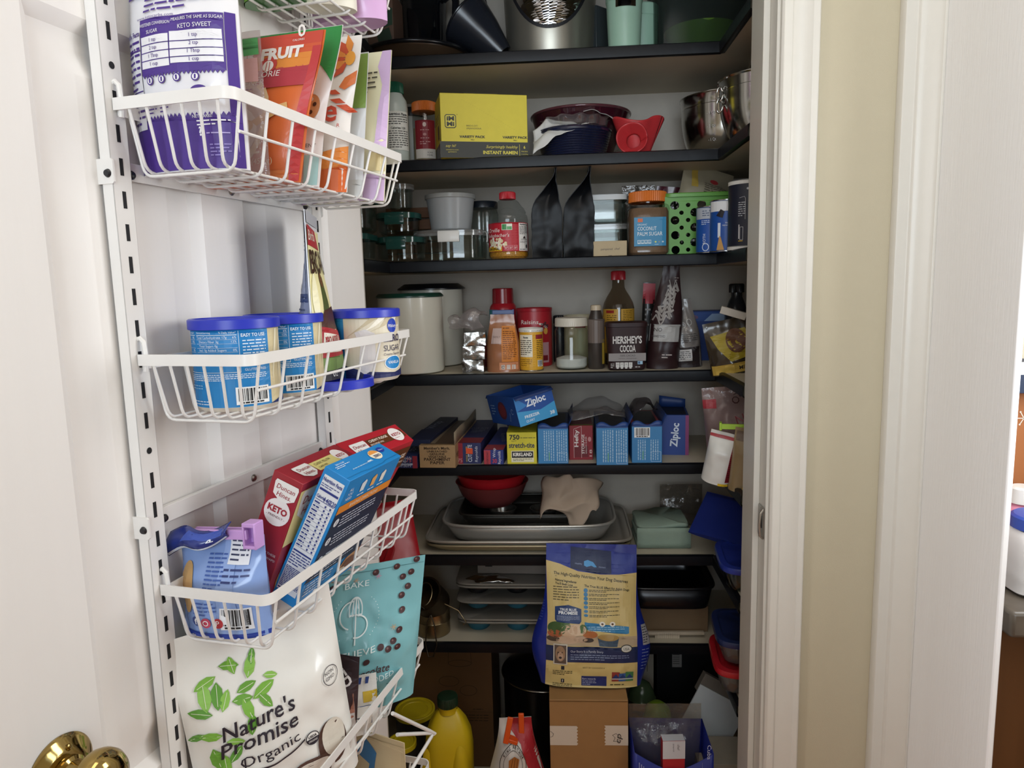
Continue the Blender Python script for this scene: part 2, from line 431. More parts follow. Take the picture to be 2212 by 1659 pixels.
# ================================================================ the open door (local x out of its pantry face, y along to the hinge)
DH = 2.03; DA, DB = -.19, .5215
b = MB()
def stile(y0, y1, z0, z1, t=.035): b.box((-t / 2, (y0 + y1) / 2, (z0 + z1) / 2), (t, y1 - y0, z1 - z0), DOORP)
rails = [(0.01, .22), (.66, .85), (1.62, 1.74), (1.92, DH)]
cols = [(DA + .108, .128), (.204, DB - .108)]
stile(DA, DA + .108, .01, DH); stile(DB - .108, DB, .01, DH); stile(.128, .204, .01, DH)
for z0, z1 in rails:
    for y0, y1 in cols: stile(y0, y1, z0, z1)
def panel(y0, y1, z0, z1):          # moulding slopes in, flat recess, bevel up to the raised field
    rings = [(0, 0), (.004, -.002), (.013, -.0095), (.019, -.0105), (.03, -.0105), (.052, -.003), (.054, -.003)]
    vs = []; fs = []
    for o, d in rings: vs += [(d, y0 + o, z0 + o), (d, y1 - o, z0 + o), (d, y1 - o, z1 - o), (d, y0 + o, z1 - o)]
    for i in range(len(rings) - 1):
        for j in range(4): fs.append((i * 4 + j, i * 4 + (j + 1) % 4, (i + 1) * 4 + (j + 1) % 4, (i + 1) * 4 + j))
    k = (len(rings) - 1) * 4; fs.append((k, k + 1, k + 2, k + 3)); b.add(vs, fs, DOORP)
    b.box((-.027, (y0 + y1) / 2, (z0 + z1) / 2), (.012, y1 - y0, z1 - z0), DOORP)
for y0, y1 in cols:
    for z0, z1 in ((.22, .66), (.85, 1.62), (1.74, 1.92)): panel(y0, y1, z0, z1)
door = b.done('door_1', None, DM, smooth=25); door['kind'] = 'structure'
BRASS = mat('polished_brass', '#a48c55', .1, 1, noise_amt=.05)
b = MB(); KM = Matrix.Translation((0, -.130, .925)) @ Matrix.Rotation(math.pi / 2, 4, 'Y')
b.lathe([(0, 0), (.034, 0), (.0345, .002), (.032, .0045), (.029, .0055), (.025, .009), (.0175, .011), (.0165, .011), (.0165, .014), (.0135, .016), (.0125, .026), (.0135, .031), (.018, .034), (.0255, .038), (.0275, .044), (.0272, .05), (.024, .056), (.017, .0605), (.008, .0622), (0, .0625)], BRASS, 48)
b.lathe([(0, 0), (.0032, .0), (.0032, .0015), (.0022, .0022), (0, .0024)], BRASS, 14, c=(-.0235, .004, .0085))
b.done('door_knob', door, KM, smooth=40)
# latch strike on the jamb
STEEL = mat('satin_nickel', '#a9a6a0', .3, 1, noise_amt=.08)
t = thing('strike_plate', 'small nickel latch strike plate screwed to the white jamb', 'strike plate', (XR - .0004, JY0 + .017, .937))
b = MB(); b.prism([(-.014, -.028), (.016, -.028), (.02, -.022), (.02, .022), (.016, .028), (-.014, .028)], -.0016, 0, STEEL, 'X')
b.tube([(-.002, -.015, -.026), (-.008, -.019, -.02), (-.01, -.0205, 0), (-.008, -.019, .02), (-.002, -.015, .026)], .0022, STEEL)
b.done('plate', t)
b = MB(); b.box((-.0018, .002, 0), (.0008, .014, .022), mat('dark_hole', '#14110f', .8)); b.done('latch_hole', t)
for z in (-.021, .021):
    b = MB(); b.lathe([(0, -.0026), (.003, -.0022), (.0034, -.0016), (.0034, 0)], STEEL, 12, M=Matrix.Rotation(math.pi / 2, 3, 'Y').to_3x3()); b.done('screw', t, Matrix.Translation((0, .002, z)))
# ================================================================ over-door rack: uprights, cross bars, brackets
WHITE = mat('white_coated_steel', '#e9e6e2', .36, noise_amt=.02)
BLK = mat('black_hole', '#0d0c10', .7)
T0 = lambda x, y, z: Matrix.Translation((x, y, z))
rack = thing('door_rack', 'white slotted steel rack frame screwed to the open pantry door', 'storage rack', M=DM)
for y0, sgn in ((-.013, 1), (.3475, 1)):
    b = MB()
    for x0, x1, ya, yb in ((.0115, .013, 0, .0245), (0, .013, 0, .0015), (0, .013, .023, .0245)):
        b.box(((x0 + x1) / 2, y0 + (ya + yb) / 2, 1.03), (x1 - x0, yb - ya, 1.9), WHITE)
    u = b.done('upright', rack, bevel=.0008)
    z = .15
    while z < 1.96:
        k = round((z - .15) / .0318); b = MB()
        if k % 12 == 9: b.lathe([(0, .0), (.0035, 0)], BLK, 14, M=Matrix.Rotation(math.pi / 2, 3, 'Y'))
        else: b.box((-.0002, 0, 0), (.0006, .0042, .0165), BLK)
        b.done('slot', u, T0(.0134, y0 + .0125, z)); z += .0318
for z0, z1 in ((1.4745, 1.4925), (1.1140, 1.1320), (.60, .618), (1.82, 1.838)):
    b = MB(); b.box((.006, .18, (z0 + z1) / 2), (.0015, .345, z1 - z0), WHITE); b.box((.003, .18, z1 - .0008), (.006, .345, .0015), WHITE)
    o = b.done('cross_bar', rack, bevel=.0004)
    for y in (.018, .339):
        b = MB(); b.lathe([(0, .0035), (.003, .003), (.0045, .001), (.0045, 0)], mat('black_bolt', '#191a20', .35), 14, c=(.0068, y, z0 + .006), M=Matrix.Rotation(math.pi / 2, 3, 'Y')); b.done('bolt', o)
    b = MB(); b.lathe([(0, .0035), (.003, .003), (.0048, .001), (.0048, 0)], STEEL, 14, c=(.0068, .175, z0 + .008), M=Matrix.Rotation(math.pi / 2, 3, 'Y')); b.done('screw', o)
    for ya in (-.0135, .372):
        b = MB(); b.prism([(0, -.012), (.017, -.012), (.019, -.010), (.019, .010), (.017, .012), (0, .012)], -.001, .0012, WHITE, 'Y')
        e = -1 if ya < 0 else 1
        b.lathe([(0, .0026), (.003, .0022), (.0042, .0), ], mat('black_bolt', '#191a20', .35), 16, c=(.0125, e * .0012, -.002), M=Matrix.Rotation(e * -math.pi / 2, 3, 'X'))
        b.done('clip', rack, Matrix.Translation((-.003, ya, z0 + .0055)))
# clear plates behind the cross bars
for z in (1.1245, 1.4545):
    b = MB(); b.box((.0012, .195, z + .01), (.0008, .052, .09), film('clear_plate', gloss=.03)); b.done('clear_plate', rack, bevel=.0004)
# ================================================================ wire baskets
def basket(z, label, name='wire_basket', hooks=True, ln=.3825, dp=.1455, dep=.066):
    r = thing(name, label, 'basket', M=DM @ Matrix.Translation((0, 0, z)), group='white wire baskets on the door')
    b = MB(); c = .012
    pth = [(.012, -.004, 0), (dp - c, 0 - .004, 0)]
    for i in range(1, 6): an = math.radians(-90 + 90 * i / 6); pth.append((dp - c + c * math.cos(an), c - .004 + c * math.sin(an), 0))
    pth += [(dp, c, 0), (dp, ln - c, 0)]
    for i in range(1, 6): an = math.radians(90 * i / 6); pth.append((dp - c + c * math.cos(an), ln - c + c * math.sin(an), 0))
    pth += [(dp - c, ln, 0), (.012, ln, 0), (.012, ln - .004, 0)]
    b.band([(.014, -.004, 0)] + pth[1:-2] + [(.014, ln, 0)], .0115, .0018, WHITE)
    b.done('rim', r, smooth=50)
    b = MB(); b.band([(.015, 0, -.004), (.015, ln, -.004)], .012, .0015, WHITE); b.done('back_bar', r)
    def rounded(p, rad=.011):
        q = [Vector(p[0])]
        for i in range(1, len(p) - 1):
            a, m, c2 = Vector(p[i - 1]), Vector(p[i]), Vector(p[i + 1]); u = (a - m).normalized(); w = (c2 - m).normalized()
            for k in range(5): tt = k / 4; q.append((m + u * rad).lerp(m, tt).lerp(m.lerp(m + w * rad, tt), tt))
        return q + [Vector(p[-1])]
    b = MB(); n = 9; bx = dp - .018
    for i in range(n):
        y = .012 + (ln - .024) * i / (n - 1); yb = .02 + (ln - .04) * i / (n - 1)
        b.tube(rounded([(.016, y, -.002), (.022, yb, -dep), (bx, yb, -dep), (dp - .0015, y, -.004)]), .00165, WHITE, 7)
    b.done('cross_wires', r, smooth=60)
    b = MB()
    for i in range(6):
        x = .03 + (dp - .045) * i / 5; xb = .03 + (bx - .038) * i / 5
        b.tube(rounded([(x, -.002, -.004), (xb, .014, -dep + .0033), (xb, ln - .014, -dep + .0033), (x, ln - .001, -.004)]), .00165, WHITE, 7)
    b.done('long_wires', r, smooth=60)
    b = MB(); m = -dep * .48; mx = dp - .0085
    b.tube([(mx + .0028, .014, m), (mx + .0028, ln - .014, m)], .00165, WHITE, 7); b.done('front_wire', r)
    if hooks:
        for y in (0.0, .360):
            b = MB(); b.tube([(.008, y, .019), (.015, y, .022), (.019, y, .018), (.020, y, .006), (.0185, y, -.012)], .0026, WHITE); b.done('hook', r)
    return r
BZ = {1: 1.544, 2: 1.2945, 3: 1.0485, 4: .806, 5: .5625}
basket(1.544, 'white wire basket holding the purple and orange sweetener bags')
basket(1.2945, 'white wire basket holding three blue-lidded frosting tubs')
basket(1.0485, 'white wire basket holding the leaning cake mix boxes')
basket(.806, 'white wire basket holding the white coconut bag and teal chocolate bag')
basket(.597, 'lowest white wire basket, only its far rim corner in view')
basket(1.775, 'topmost white wire basket, only its underside in view')
# ================================================================ pantry shelves
SZ = [None, 1.862, 1.642, 1.419, 1.159, .943, .721, .498]
YF, YB, XSL, XSR = 1.62, 1.93, -.385, .355
BOARD = mat('raw_shelf_board', '#c6bda8', .6, noise_amt=.12, nscale=9, bump=.1)
EDGE = mat('black_edge_tape', '#0e1015', .38, noise_amt=.15, nscale=20, bump=.12, bscale=60, spec=.22)
what = {1: 'topmost pantry shelf, holding the steel bowl and mint cup', 2: 'black-edged pantry shelf under the yellow ramen carton', 3: 'black-edged pantry shelf under the glass containers and popcorn jar',
        4: 'black-edged pantry shelf under the cocoa tub and white canisters', 5: 'black-edged pantry shelf under the foil and freezer bag boxes', 6: 'black-edged pantry shelf under the steel baking pans', 7: 'lowest black-edged pantry shelf, under the muffin tins and flour sifter'}
for i in range(1, 8):
    z = SZ[i]; th = .0225
    r = thing('pantry_shelf', what[i], 'shelf', (0, 0, z), group='U-shaped pantry shelves')
    b = MB()
    pts = [(-.69, YB), (-.69, 1.40), (XSL, 1.40), (XSL, YF), (XSR, YF), (XSR, 1.37), (.67, 1.37), (.67, YB)]
    b.prism(pts, -th, 0, BOARD)
    b.done('board', r, smooth=0)
    b = MB(); e = .004
    rg = random.Random(i)
    def strip(p, q, n=14):
        p = Vector(p); q = Vector(q); t = (q - p).normalized(); nn = Vector((t.y, -t.x, 0))
        def fn(u, v):
            a = p.lerp(q, u); w = .5 + .5 * noise.noise(Vector((a.x * 9, a.y * 9, z * 5)))
            prof = [(-.006, .0012), (.0, .0014), (e, -.001), (e + .001, -th / 2), (e, -th), (0, -th - .0022 * w - .0008), (-.008, -th - .001)]
            k = prof[round(v * 6)]
            return a + nn * (k[0] + .0008 * w) + Vector((0, 0, k[1]))
        b.grid(fn, n, 6, EDGE, True)
    strip((XSL, YF, 0), (XSR, YF, 0), 24); strip((XSR, YF, 0), (XSR, 1.37, 0), 10); strip((XSL, 1.40, 0), (XSL, YF, 0), 10)
    b.done('edge_band', r, smooth=50)
b = MB(); b.box((-.015, 1.64, .1), (1.35, .58, .02), BOARD); b.box((-.015, 1.37, .045), (1.35, .02, .09), BOARD)
tag(b.done('pantry_shelf'), 'low plywood deck along the pantry bottom under the tall carton', 'shelf')
# ================================================================ packages in the door baskets
def T(x, y, z): return Matrix.Translation((x, y, z))
def RZ(a): return Matrix.Rotation(a, 4, 'Z')
def RX(a): return Matrix.Rotation(a, 4, 'X')
def RY(a): return Matrix.Rotation(a, 4, 'Y')
def R3(ax, a): return Matrix.Rotation(a, 3, ax)
FOIL = lambda c, r=.3: mat('film_print', c, r, noise_amt=.03, coat=.25)
def uvpx(xl, xr, yt, yb, w, h): return lambda x, y: (((x - xl) / (xr - xl) - .5) * w, (yb - y) / (yb - yt) * h)
def pouch_thing(name, label, cat, M, p, mt, art=None, aback=None, group=None, bodyname='bag_body', seg=.008, nu=28, nv=36, mb=None):
    t = thing(name, label, cat, M=M, group=group)
    p.mesh(mt, nu, nv, mb).done(bodyname, t, smooth=60)
    for fn, face, nm in ((art, p.front, 'front_print'), (aback, p.back, 'back_print')):
        if fn:
            a = Art(face, seg, .0003, .0007); fn(a, p.w, p.h); a.done(nm, t)
    return t
B1Z, B2Z, B3Z, B4Z, B0Z = 1.4815, 1.232, .986, .7435, 1.7125
# --- basket 1 -------------------------------------------------------------
def art_purple(a, w, h):
    q = uvpx(245, 525, 0, 345, w, .178); P_ = '#4a2f86'; W_ = '#e9e7ea'
    def R_(x0, y0, x1, y1, c, l=0): a.rect(*q(x0, y1), *q(x1, y0), c, l)
    R_(247, 246, 523, 343, P_); R_(247, 75, 262, 246, P_); R_(508, 60, 523, 246, P_)
    for (x0, x1, yb, up) in ((310, 520, 246, 1), (312, 505, 165, -1)):
        n = 22
        for i in range(n):
            xa = x0 + (x1 - x0) * i / n; xb = x0 + (x1 - x0) * (i + 1) / n
            a.poly([q(xa, yb), q(xb, yb), q((xa + xb) / 2, yb - 7 * up)] if up > 0 else [q(xa, yb), q((xa + xb) / 2, yb + 6), q(xb, yb)], P_, 1)
    R_(310, 62, 507, 165, P_, 1); R_(313, 95, 390, 153, W_, 2); R_(393, 92, 504, 150, W_, 2)
    for i in range(1, 4):
        y = 95 + i * 14.5; R_(313, y, 504, y + 1.6, P_, 3)
    for i, (l, r) in enumerate((('1 tsp', '1 tsp'), ('2 tsp', '2 tsp'), ('1 Tbsp', '1 Tbsp'), ('1 cup', '1 cup'))):
        y = 106 + i * 14.5; a.text(l, *q(350, y), .0034, P_, 4); a.text(r, *q(447, y - 2), .0034, P_, 4)
    a.text('SWEETENER CONVERSION', *q(352, 77), .003, W_, 4, w=.038); a.text('MEASURES THE SAME AS SUGAR', *q(452, 73), .003, W_, 4, w=.05)
    a.text('SUGAR', *q(350, 91), .0033, W_, 4); a.text('KETO SWEET', *q(450, 88), .004, W_, 4, w=.034)
    R_(258, 82, 308, 262, W_, 2)
    a.text('tion Facts', *q(284, 90), .0045, P_, 4, w=.022, bold=.02)
    a.lines(*q(260, 190), *q(306, 94), 8, P_, 4); R_(258, 115, 308, 118, P_, 4); R_(258, 190, 308, 192, P_, 4); a.lines(*q(262, 255), *q(306, 198), 5, P_, 4)
    for x in (334, 367, 406, 446): a.ell(*q(x, 176), .0042, .0042, P_, 3); a.ell(*q(x, 176), .003, .003, W_, 4); a.rect(*q(x - 2, 180), *q(x + 2, 172), P_, 5)
    for x in (334, 367): a.ell(*q(x, 210), .0045, None, P_, 3); a.lines(*q(x - 12, 238), *q(x + 12, 218), 3, P_, 4)
    a.arc(*q(406, 200), .007, 180, 360, .0012, P_, 3); a.ell(*q(452, 202), .009, .0055, P_, 3)
    a.rect(*q(473, 214), *q(502, 203), '#23242a', 3)
    a.lines(*q(318, 52), *q(505, -5), 5, P_, 3, seed=4); a.lines(*q(262, 20), *q(505, -70), 7, P_, 3, seed=5); a.text('www.ketocarbs.com', *q(350, 62), .003, P_, 3, w=.045)
    a.text('ZERO CARBS', *q(340, -3), .006, P_, 3); a.text('NET CARBS:', *q(452, 250), .003, W_, 4, w=.02); a.lines(*q(438, 266), *q(508, 252), 2, W_, 4)
    a.text('?', *q(444, 282), .008, W_, 4, bold=.03); a.lines(*q(458, 282), *q(505, 275), 1, '#a99bd0', 4, last=1); a.lines(*q(462, 322), *q(505, 296), 4, '#8f80c4', 4)
pouch_thing('sweetener_bag', 'large purple and white sweetener bag nearest in its wire basket', 'bag', DM @ T(.063, .046, B1Z), Pouch(.127, .255, .052, gus=.85, full=.5, seal=.07, crumple=.0035, seed=2), FOIL('#e9e7ea', .22), art_purple)
CLEAR = film('clear_bag_film', '#f4f2f2', .16, .1, .25, '#d8d2d2', .6)
def art_zip(a, w, h):
    a.rect(-w * .48, h * .84, w * .48, h * .95, '#4f9a58'); a.rect(-w * .48, h * .885, w * .48, h * .9, '#3c8046', 1); a.rect(-w * .46, h * .66, w * .46, h * .82, '#c79a96')
    a.lines(-w * .3, h * .52, w * .42, h * .62, 4, '#8b6f7c', 1)
pouch_thing('zip_bag', 'half-clear zip bag with a green zip top beside the purple bag', 'bag', DM @ T(.06, .1, B1Z), Pouch(.105, .152, .022, seal=.2, crumple=.006, seed=5), CLEAR, art_zip)
def art_monk(a, w, h):
    q = uvpx(500, 690, 60, 370, w, h); O, RD, CR, W_ = '#d9692f', '#c2423a', '#eccfa2', '#f1e9e2'
    a.rect(*q(502, 115), *q(688, 60), '#c94a38'); a.rect(*q(502, 128), *q(688, 100), '#e08a3a', 1); a.rect(*q(502, 168), *q(688, 126), '#b23a44', 1)
    a.rect(*q(502, 100), *q(688, 84), '#d25a36', 1)
    a.text('MONK FRUIT', *q(660, 107), .0105, W_, 3, 'R', w=.105, bold=.05, shear=.05); a.text('LIME', *q(575, 131), .0105, W_, 3, 'R', w=.04, bold=.05)
    a.ell(*q(605, 118), .0098, .0082, RD, 3); a.ell(*q(605, 121), .0062, .0058, W_, 4)
    for k in (-.002, .002): a.stroke([(q(605, 121)[0] + k, q(605, 121)[1] - .005), (q(605, 121)[0] + k * .8, q(605, 121)[1] + .004)], .0008, RD, 5)
    a.text('ZERO CALORIE', *q(628, 144), .0062, W_, 3, 'R', w=.07); a.text('SWEETENER', *q(605, 160), .0062, W_, 3, 'R', w=.055)
    a.text('0', *q(654, 68), .012, W_, 3, bold=.02); a.text('CALORIES', *q(650, 76), .002, W_, 3)
    a.ell(*q(560, 240), .047, .053, CR, 1); a.ell(*q(556, 238), .043, .047, '#cdb2a8', 2); a.ell(*q(560, 262), .036, .03, '#f0e6dc', 3); a.ell(*q(575, 250), .018, .01, '#c98a5a', 4)
    a.poly([q(600, 240), q(612, 250), q(660, 215), q(656, 203), q(640, 208)], '#e0b071', 4); a.ell(*q(592, 250), .009, .007, '#e0b071', 4)
    a.rect(*q(675, 368), *q(689, 90), '#c03a3c', 2); a.text('1 LB (454 g)', *q(615, 330), .006, '#f2d7b0', 3, w=.045); a.rect(*q(502, 366), *q(688, 345), '#d77a3e', 1); a.lines(*q(590, 312), *q(650, 300), 1, '#f2d7b0', 3)
pouch_thing('sweetener_pouch', 'red and orange monk fruit sweetener pouch in the door basket', 'pouch', DM @ T(.062, .138, B1Z), Pouch(.128, .158, .036, seal=.14, topw=1.14, shx=.034, crumple=.003, seed=7), FOIL('#d9692f', .4), art_monk)
def art_green(a, w, h):
    G = '#2f8a42'
    a.rect(-w * .5, h * .86, w * .5, h * .995, G)
    a.poly([(w * .5, h * .995), (w * .05, h * .995)] + [(w * (.05 + .45 * i / 8), h * (.88 - .22 * (i / 8) ** 2)) for i in range(9)], G, 1)
    for t_, x, y in (('L', .36, .66), ('S', .37, .54), ('L', .36, .4)): a.text(t_, w * x, h * y, .009, '#d5cfcb', 1)
    a.ell(w * .37, h * .5, .011, .015, '#c98d5c', 1)
    for x, y in ((.35, .53), (.39, .47), (.41, .52)): a.ell(w * x, h * y, .002, .0024, '#4a2b1c', 2)
    a.text('REPLACEMENT', w * .46, h * .25, .004, '#6d625b', 1, 'R', w=.04); a.bars(w * .1, h * .03, w * .36, h * .22, bg=None); a.rect(w * .37, h * .01, w * .49, h * .2, '#a9d6d4')
pouch_thing('flour_pouch', 'white pouch with a green top and cookie behind the orange pouch', 'pouch', DM @ T(.062, .178, B1Z), Pouch(.128, .176, .03, seal=.12, topw=1.2, shx=.03, crumple=.003, seed=9), FOIL('#e9e2de', .35), art_green)
def art_e(a, w, h):
    R_ = random.Random(4); O = '#c9502e'
    for i in range(6):
        an = math.radians(100 + i * 26); x, y = w * .42, h * .86; dx, dy = math.cos(an), math.sin(an)
        a.poly([(x + dx * .004, y + dy * .004), (x + dx * .016 - dy * .005, y + dy * .016 + dx * .005), (x + dx * .028, y + dy * .028), (x + dx * .016 + dy * .005, y + dy * .016 - dx * .005)], O if i % 2 else '#e08a3a', 1)
    a.ell(w * .42, h * .86, .006, .008, '#e9a13c', 2); a.poly([(w * .5, h * .78), (w * .4, h * .74), (w * .36, h * .68), (w * .42, h * .66), (w * .5, h * .7)], '#d8743a', 1)
    for s, (x, y) in enumerate(((.24, .66), (.3, .6), (.37, .56), (.42, .54))):
        a.poly([(w * x, h * y), (w * x + .012, h * y + .001), (w * x + .02, h * y - .005), (w * x + .009, h * y - .005)], O, 2)
    a.text('e', w * .33, h * .46, .026, '#c8452c', 2, bold=.02); a.text('R', w * .42, h * .42, .004, '#c8452c', 2)
    a.rect(-w * .5, 0, w * .5, h * .18, '#d9682c'); a.poly([(-w * .1, h * .18), (w * .5, h * .3), (w * .5, h * .17), (-w * .1, h * .1)], '#e88d38', 1)
    a.ell(w * .05, h * .25, .018, .02, '#8e3b33', 1); a.ell(w * .15, h * .34, .02, .008, '#ead8c4', 2); a.rect(w * .0, h * .24, w * .3, h * .33, '#cfc6c2', 1)
pouch_thing('sweetener_pouch', 'white pouch with orange flowers and a large orange letter', 'pouch', DM @ T(.066, .236, B1Z), Pouch(.13, .184, .04, seal=.1, topw=1.15, shx=.022, crumple=.003, seed=11), FOIL('#ece6e0', .35), art_e)
def art_gg(a, w, h):
    a.rect(-w * .5, h * .62, w * .5, h * .99, '#7d9a45'); a.rect(-w * .5, 0, w * .5, h * .12, '#c9c9c6')
pouch_thing('mix_pouch', 'thin grey pouch with an olive green top between two bags', 'pouch', DM @ T(.062, .284, B1Z), Pouch(.13, .18, shx=.02, t=.026, seal=.12, crumple=.002, seed=13), FOIL('#d3d4d6', .35), art_gg)
def art_cream(a, w, h):
    L = '#cbaed2'
    a.poly([(w * .5, h), (w * .4, h), (w * .36, h * .9), (w * .42, h * .78), (w * .4, h * .6), (w * .41, h * .4), (w * .38, h * .33), (w * .5, h * .33)], L, 1)
    a.rect(-w * .5, 0, w * .5, h * .18, L, 1); a.lines(w * .12, h * .72, w * .36, h * .88, 5, '#4c4a3c', 2, fill=.3); a.lines(w * .0, h * .55, w * .14, h * .57, 1, '#4c4a3c', 2)
    a.lines(w * .0, h * .44, w * .16, h * .49, 2, '#4c4a3c', 2); a.lines(w * .02, h * .25, w * .26, h * .28, 2, '#4c4a3c', 2)
    a.rect(w * .36, h * .2, w * .5, h * .33, '#d9c791', 2); a.rect(w * .1, h * .2, w * .16, h * .27, '#8a8f70', 3); a.rect(w * .108, h * .207, w * .152, h * .263, '#e2ddb8', 4)
pouch_thing('mix_pouch', 'pale yellow pouch with a lilac border, farthest in its basket', 'pouch', DM @ T(.068, .338, B1Z), Pouch(.13, .197, .046, seal=.14, shx=.022, crumple=.005, seed=15, topw=1.0), FOIL('#e6e1bd', .4), art_cream)
# --- topmost basket -------------------------------------------------------
pouch_thing('snack_bag', 'dark green bag lying in the topmost basket', 'bag', DM @ T(.047, .235, B0Z + .002), Pouch(.085, .2, .06, seed=21, crumple=.006), FOIL('#3f7d35', .3), lambda a, w, h: (a.rect(-w * .5, h * .2, w * .5, h * .5, '#2f6a2c'), a.rect(-w * .5, 0, w * .5, h * .06, '#6da63c', 1)))
pouch_thing('flour_bag', 'cream bag with fine black print in the topmost basket', 'bag', DM @ T(.1, .268, B0Z) @ RZ(.5), Pouch(.075, .2, .05, seed=23, crumple=.007), FOIL('#e5dfd0', .4), lambda a, w, h: (a.lines(-w * .1, h * .1, w * .35, h * .22, 4, '#4a473f', 1), a.ell(w * .3, h * .16, .008, None, '#26262a', 2)))
pouch_thing('snack_bag', 'lilac pink bag hanging over the far end of the topmost basket', 'bag', DM @ T(.1, .328, B0Z), Pouch(.11, .2, .065, seed=25, crumple=.006), FOIL('#cfa6cf', .35), lambda a, w, h: (a.lines(w * .05, h * .12, w * .4, h * .2, 3, '#5d4361', 1), a.ell(w * .2, h * .33, .018, .02, '#d9b7db', 1)))
# --- basket 2: frosting tubs ------------------------------------------------
LIDB = mat('blue_plastic_lid', '#2a37b5', .35, noise_amt=.03)
def lid_prof(r, h): return [(0, h - .0035), (r * .62, h - .0035), (r * .64, h - .002), (r * .8, h - .002), (r * .83, h - .003), (r - .006, h - .003), (r - .005, h), (r - .0015, h), (r, h - .0012), (r, .0006), (r - .001, 0), (r - .002, 0)]
def art_tub(a, r):
    B, W_, K = '#1b7fc0', '#dfe9f2', 2 * math.pi * r
    a.rect(-K * .24, .006, K * .21, .090, B); a.rect(K * .21, .006, K * .42, .090, '#d8c9a0')
    for i in range(5): a.poly([(K * (.22 + .04 * i), .03), (K * (.25 + .04 * i), .06 + .004 * i), (K * (.27 + .04 * i), .088), (K * (.255 + .04 * i), .088), (K * (.235 + .04 * i), .06)], '#efe6c8', 1)
    a.poly([(K * .2, .006), (K * .42, .006), (K * .42, .024), (K * .3, .014)], '#1d2c66', 2)
    for x0, x1 in ((-.235, -.085), (-.075, .088)):
        a.rect(K * x0, .0835, K * x1, .0842, W_, 2)
        for i in range(6): a.rect(K * x0, .079 - i * .0045, K * x1, .0793 - i * .0045, W_, 2)
    a.text('% Daily Value*', -K * .088, .0855, .002, W_, 3, 'R'); a.text('Amount/serving', -K * .072, .0855, .002, W_, 3, 'L'); a.text('% Daily Value*', K * .086, .0855, .002, W_, 3, 'R')
    for i, t_ in enumerate(('Total Carbohydrate 17g', 'Dietary Fiber 3g', 'Total Sugars 0g', 'Incl. 0g Added Sugars')): a.text(t_, -K * (.072 if i == 0 else .06), .0802 - i * .0045, .0025, W_, 3, 'L')
    for i, t_ in enumerate(('6%', '12%', '', '0%')):
        if t_: a.text(t_, K * .086, .0802 - i * .0045, .0024, W_, 3, 'R')
    for i, t_ in enumerate(('8%', '10%', '', '3%')):
        if t_: a.text(t_, -K * .088, .0802 - i * .0045, .0024, W_, 3, 'R')
    a.rect(K * .093, .044, K * .0945, .088, W_, 2); a.rect(-K * .24, .0435, K * .0945, .0442, W_, 2)
    a.text('EASY TO USE', K * .102, .0815, .0034, W_, 3, 'L', w=.026, bold=.02); a.lines(K * .106, .052, K * .195, .079, 8, W_, 3, .33)
    a.text('GLUTEN FREE', K * .108, .045, .0026, W_, 3, 'L', w=.023); a.lines(-K * .23, .0345, K * .19, .0425, 4, W_, 3, .4, 8); a.lines(-K * .23, .022, -K * .06, .031, 3, '#8dbfe2', 3, .35, 9)
    a.bars(K * .07, .0085, K * .195, .0275); a.lines(-K * .2, .008, -K * .02, .014, 2, W_, 3, .3, 11, 1)
def frosting_tub(b_, a_, label, rot):
    t = thing('frosting_tub', label, 'tub', M=DM @ T(b_, a_, B2Z) @ RZ(rot), group='blue-lidded frosting tubs')
    r = .0455; b = MB()
    b.lathe([(0, .001), (r - .004, .001), (r - .002, .0035), (r, .0055), (r, .0905), (r - .002, .091), (0, .091)], mat('tub_wall', '#e4dccb', .35), 56); b.done('tub', t)
    b = MB(); b.lathe(lid_prof(.0485, .0115), LIDB, 56, c=(0, 0, .089)); b.done('lid', t)
    a = Art(cyl_map(r), .006); art_tub(a, r); a.done('sleeve_print', t)
frosting_tub(.062, .088, 'blue-lidded frosting tub at the near end of the wire basket', .12)
frosting_tub(.058, .189, 'blue-lidded frosting tub, second from the near basket end', .1)
def art_tub_front(a, r):
    B, W_ = '#1b7fc0', '#f3efe6'; K = 2 * math.pi * r
    a.rect(-K * .3, .006, K * .3, .09, '#d9cfb8'); a.rect(-K * .34, .006, -K * .16, .09, B, 1)
    for i in range(6): a.poly([(K * (-.15 + .05 * i), .062 + .003 * i), (K * (-.05 + .05 * i), .078), (K * (.02 + .04 * i), .09), (K * (-.02 + .04 * i), .09), (K * (-.08 + .05 * i), .076)], '#f2ecdc' if i % 2 else '#c2b393', 1)
    a.poly([(-K * .16, .006), (K * .3, .006), (K * .3, .022), (K * .1, .012), (-K * .05, .016), (-K * .16, .024)], '#1d2457', 2)
    a.poly([(-K * .09, .018), (-K * .06, .012), (-K * .03, .017), (-K * .005, .03), (-K * .005, .068), (-K * .05, .074), (-K * .1, .07), (-K * .075, .05)], '#d6d1cf', 3)
    x = K * .095
    a.ell(x, .0775, .0092, .0098, '#1f3fae', 3); a.text('Pillsbury', x, .0752, .0042, '#ffffff', 4, w=.0155, shear=.1)
    a.text('ZERO', x, .0555, .0095, '#3a3352', 4, w=.034, bold=.02); a.text('SUGAR', x, .0425, .008, '#3a3352', 4, w=.033); a.text('Creamy Supreme', x, .0365, .0034, '#3a3352', 4, w=.034, shear=.2)
    a.ell(x, .026, .0165, .010, '#f4f4f2', 3); a.ell(x, .026, .0152, .0088, B, 4); a.text('VANILLA', x, .0245, .004, '#ffffff', 5, w=.022)
t = thing('frosting_tub', 'blue-lidded vanilla frosting tub at the far end of the basket', 'tub', M=DM @ T(.101, .326, B2Z) @ RZ(.75), group='blue-lidded frosting tubs')
b = MB(); r = .0455
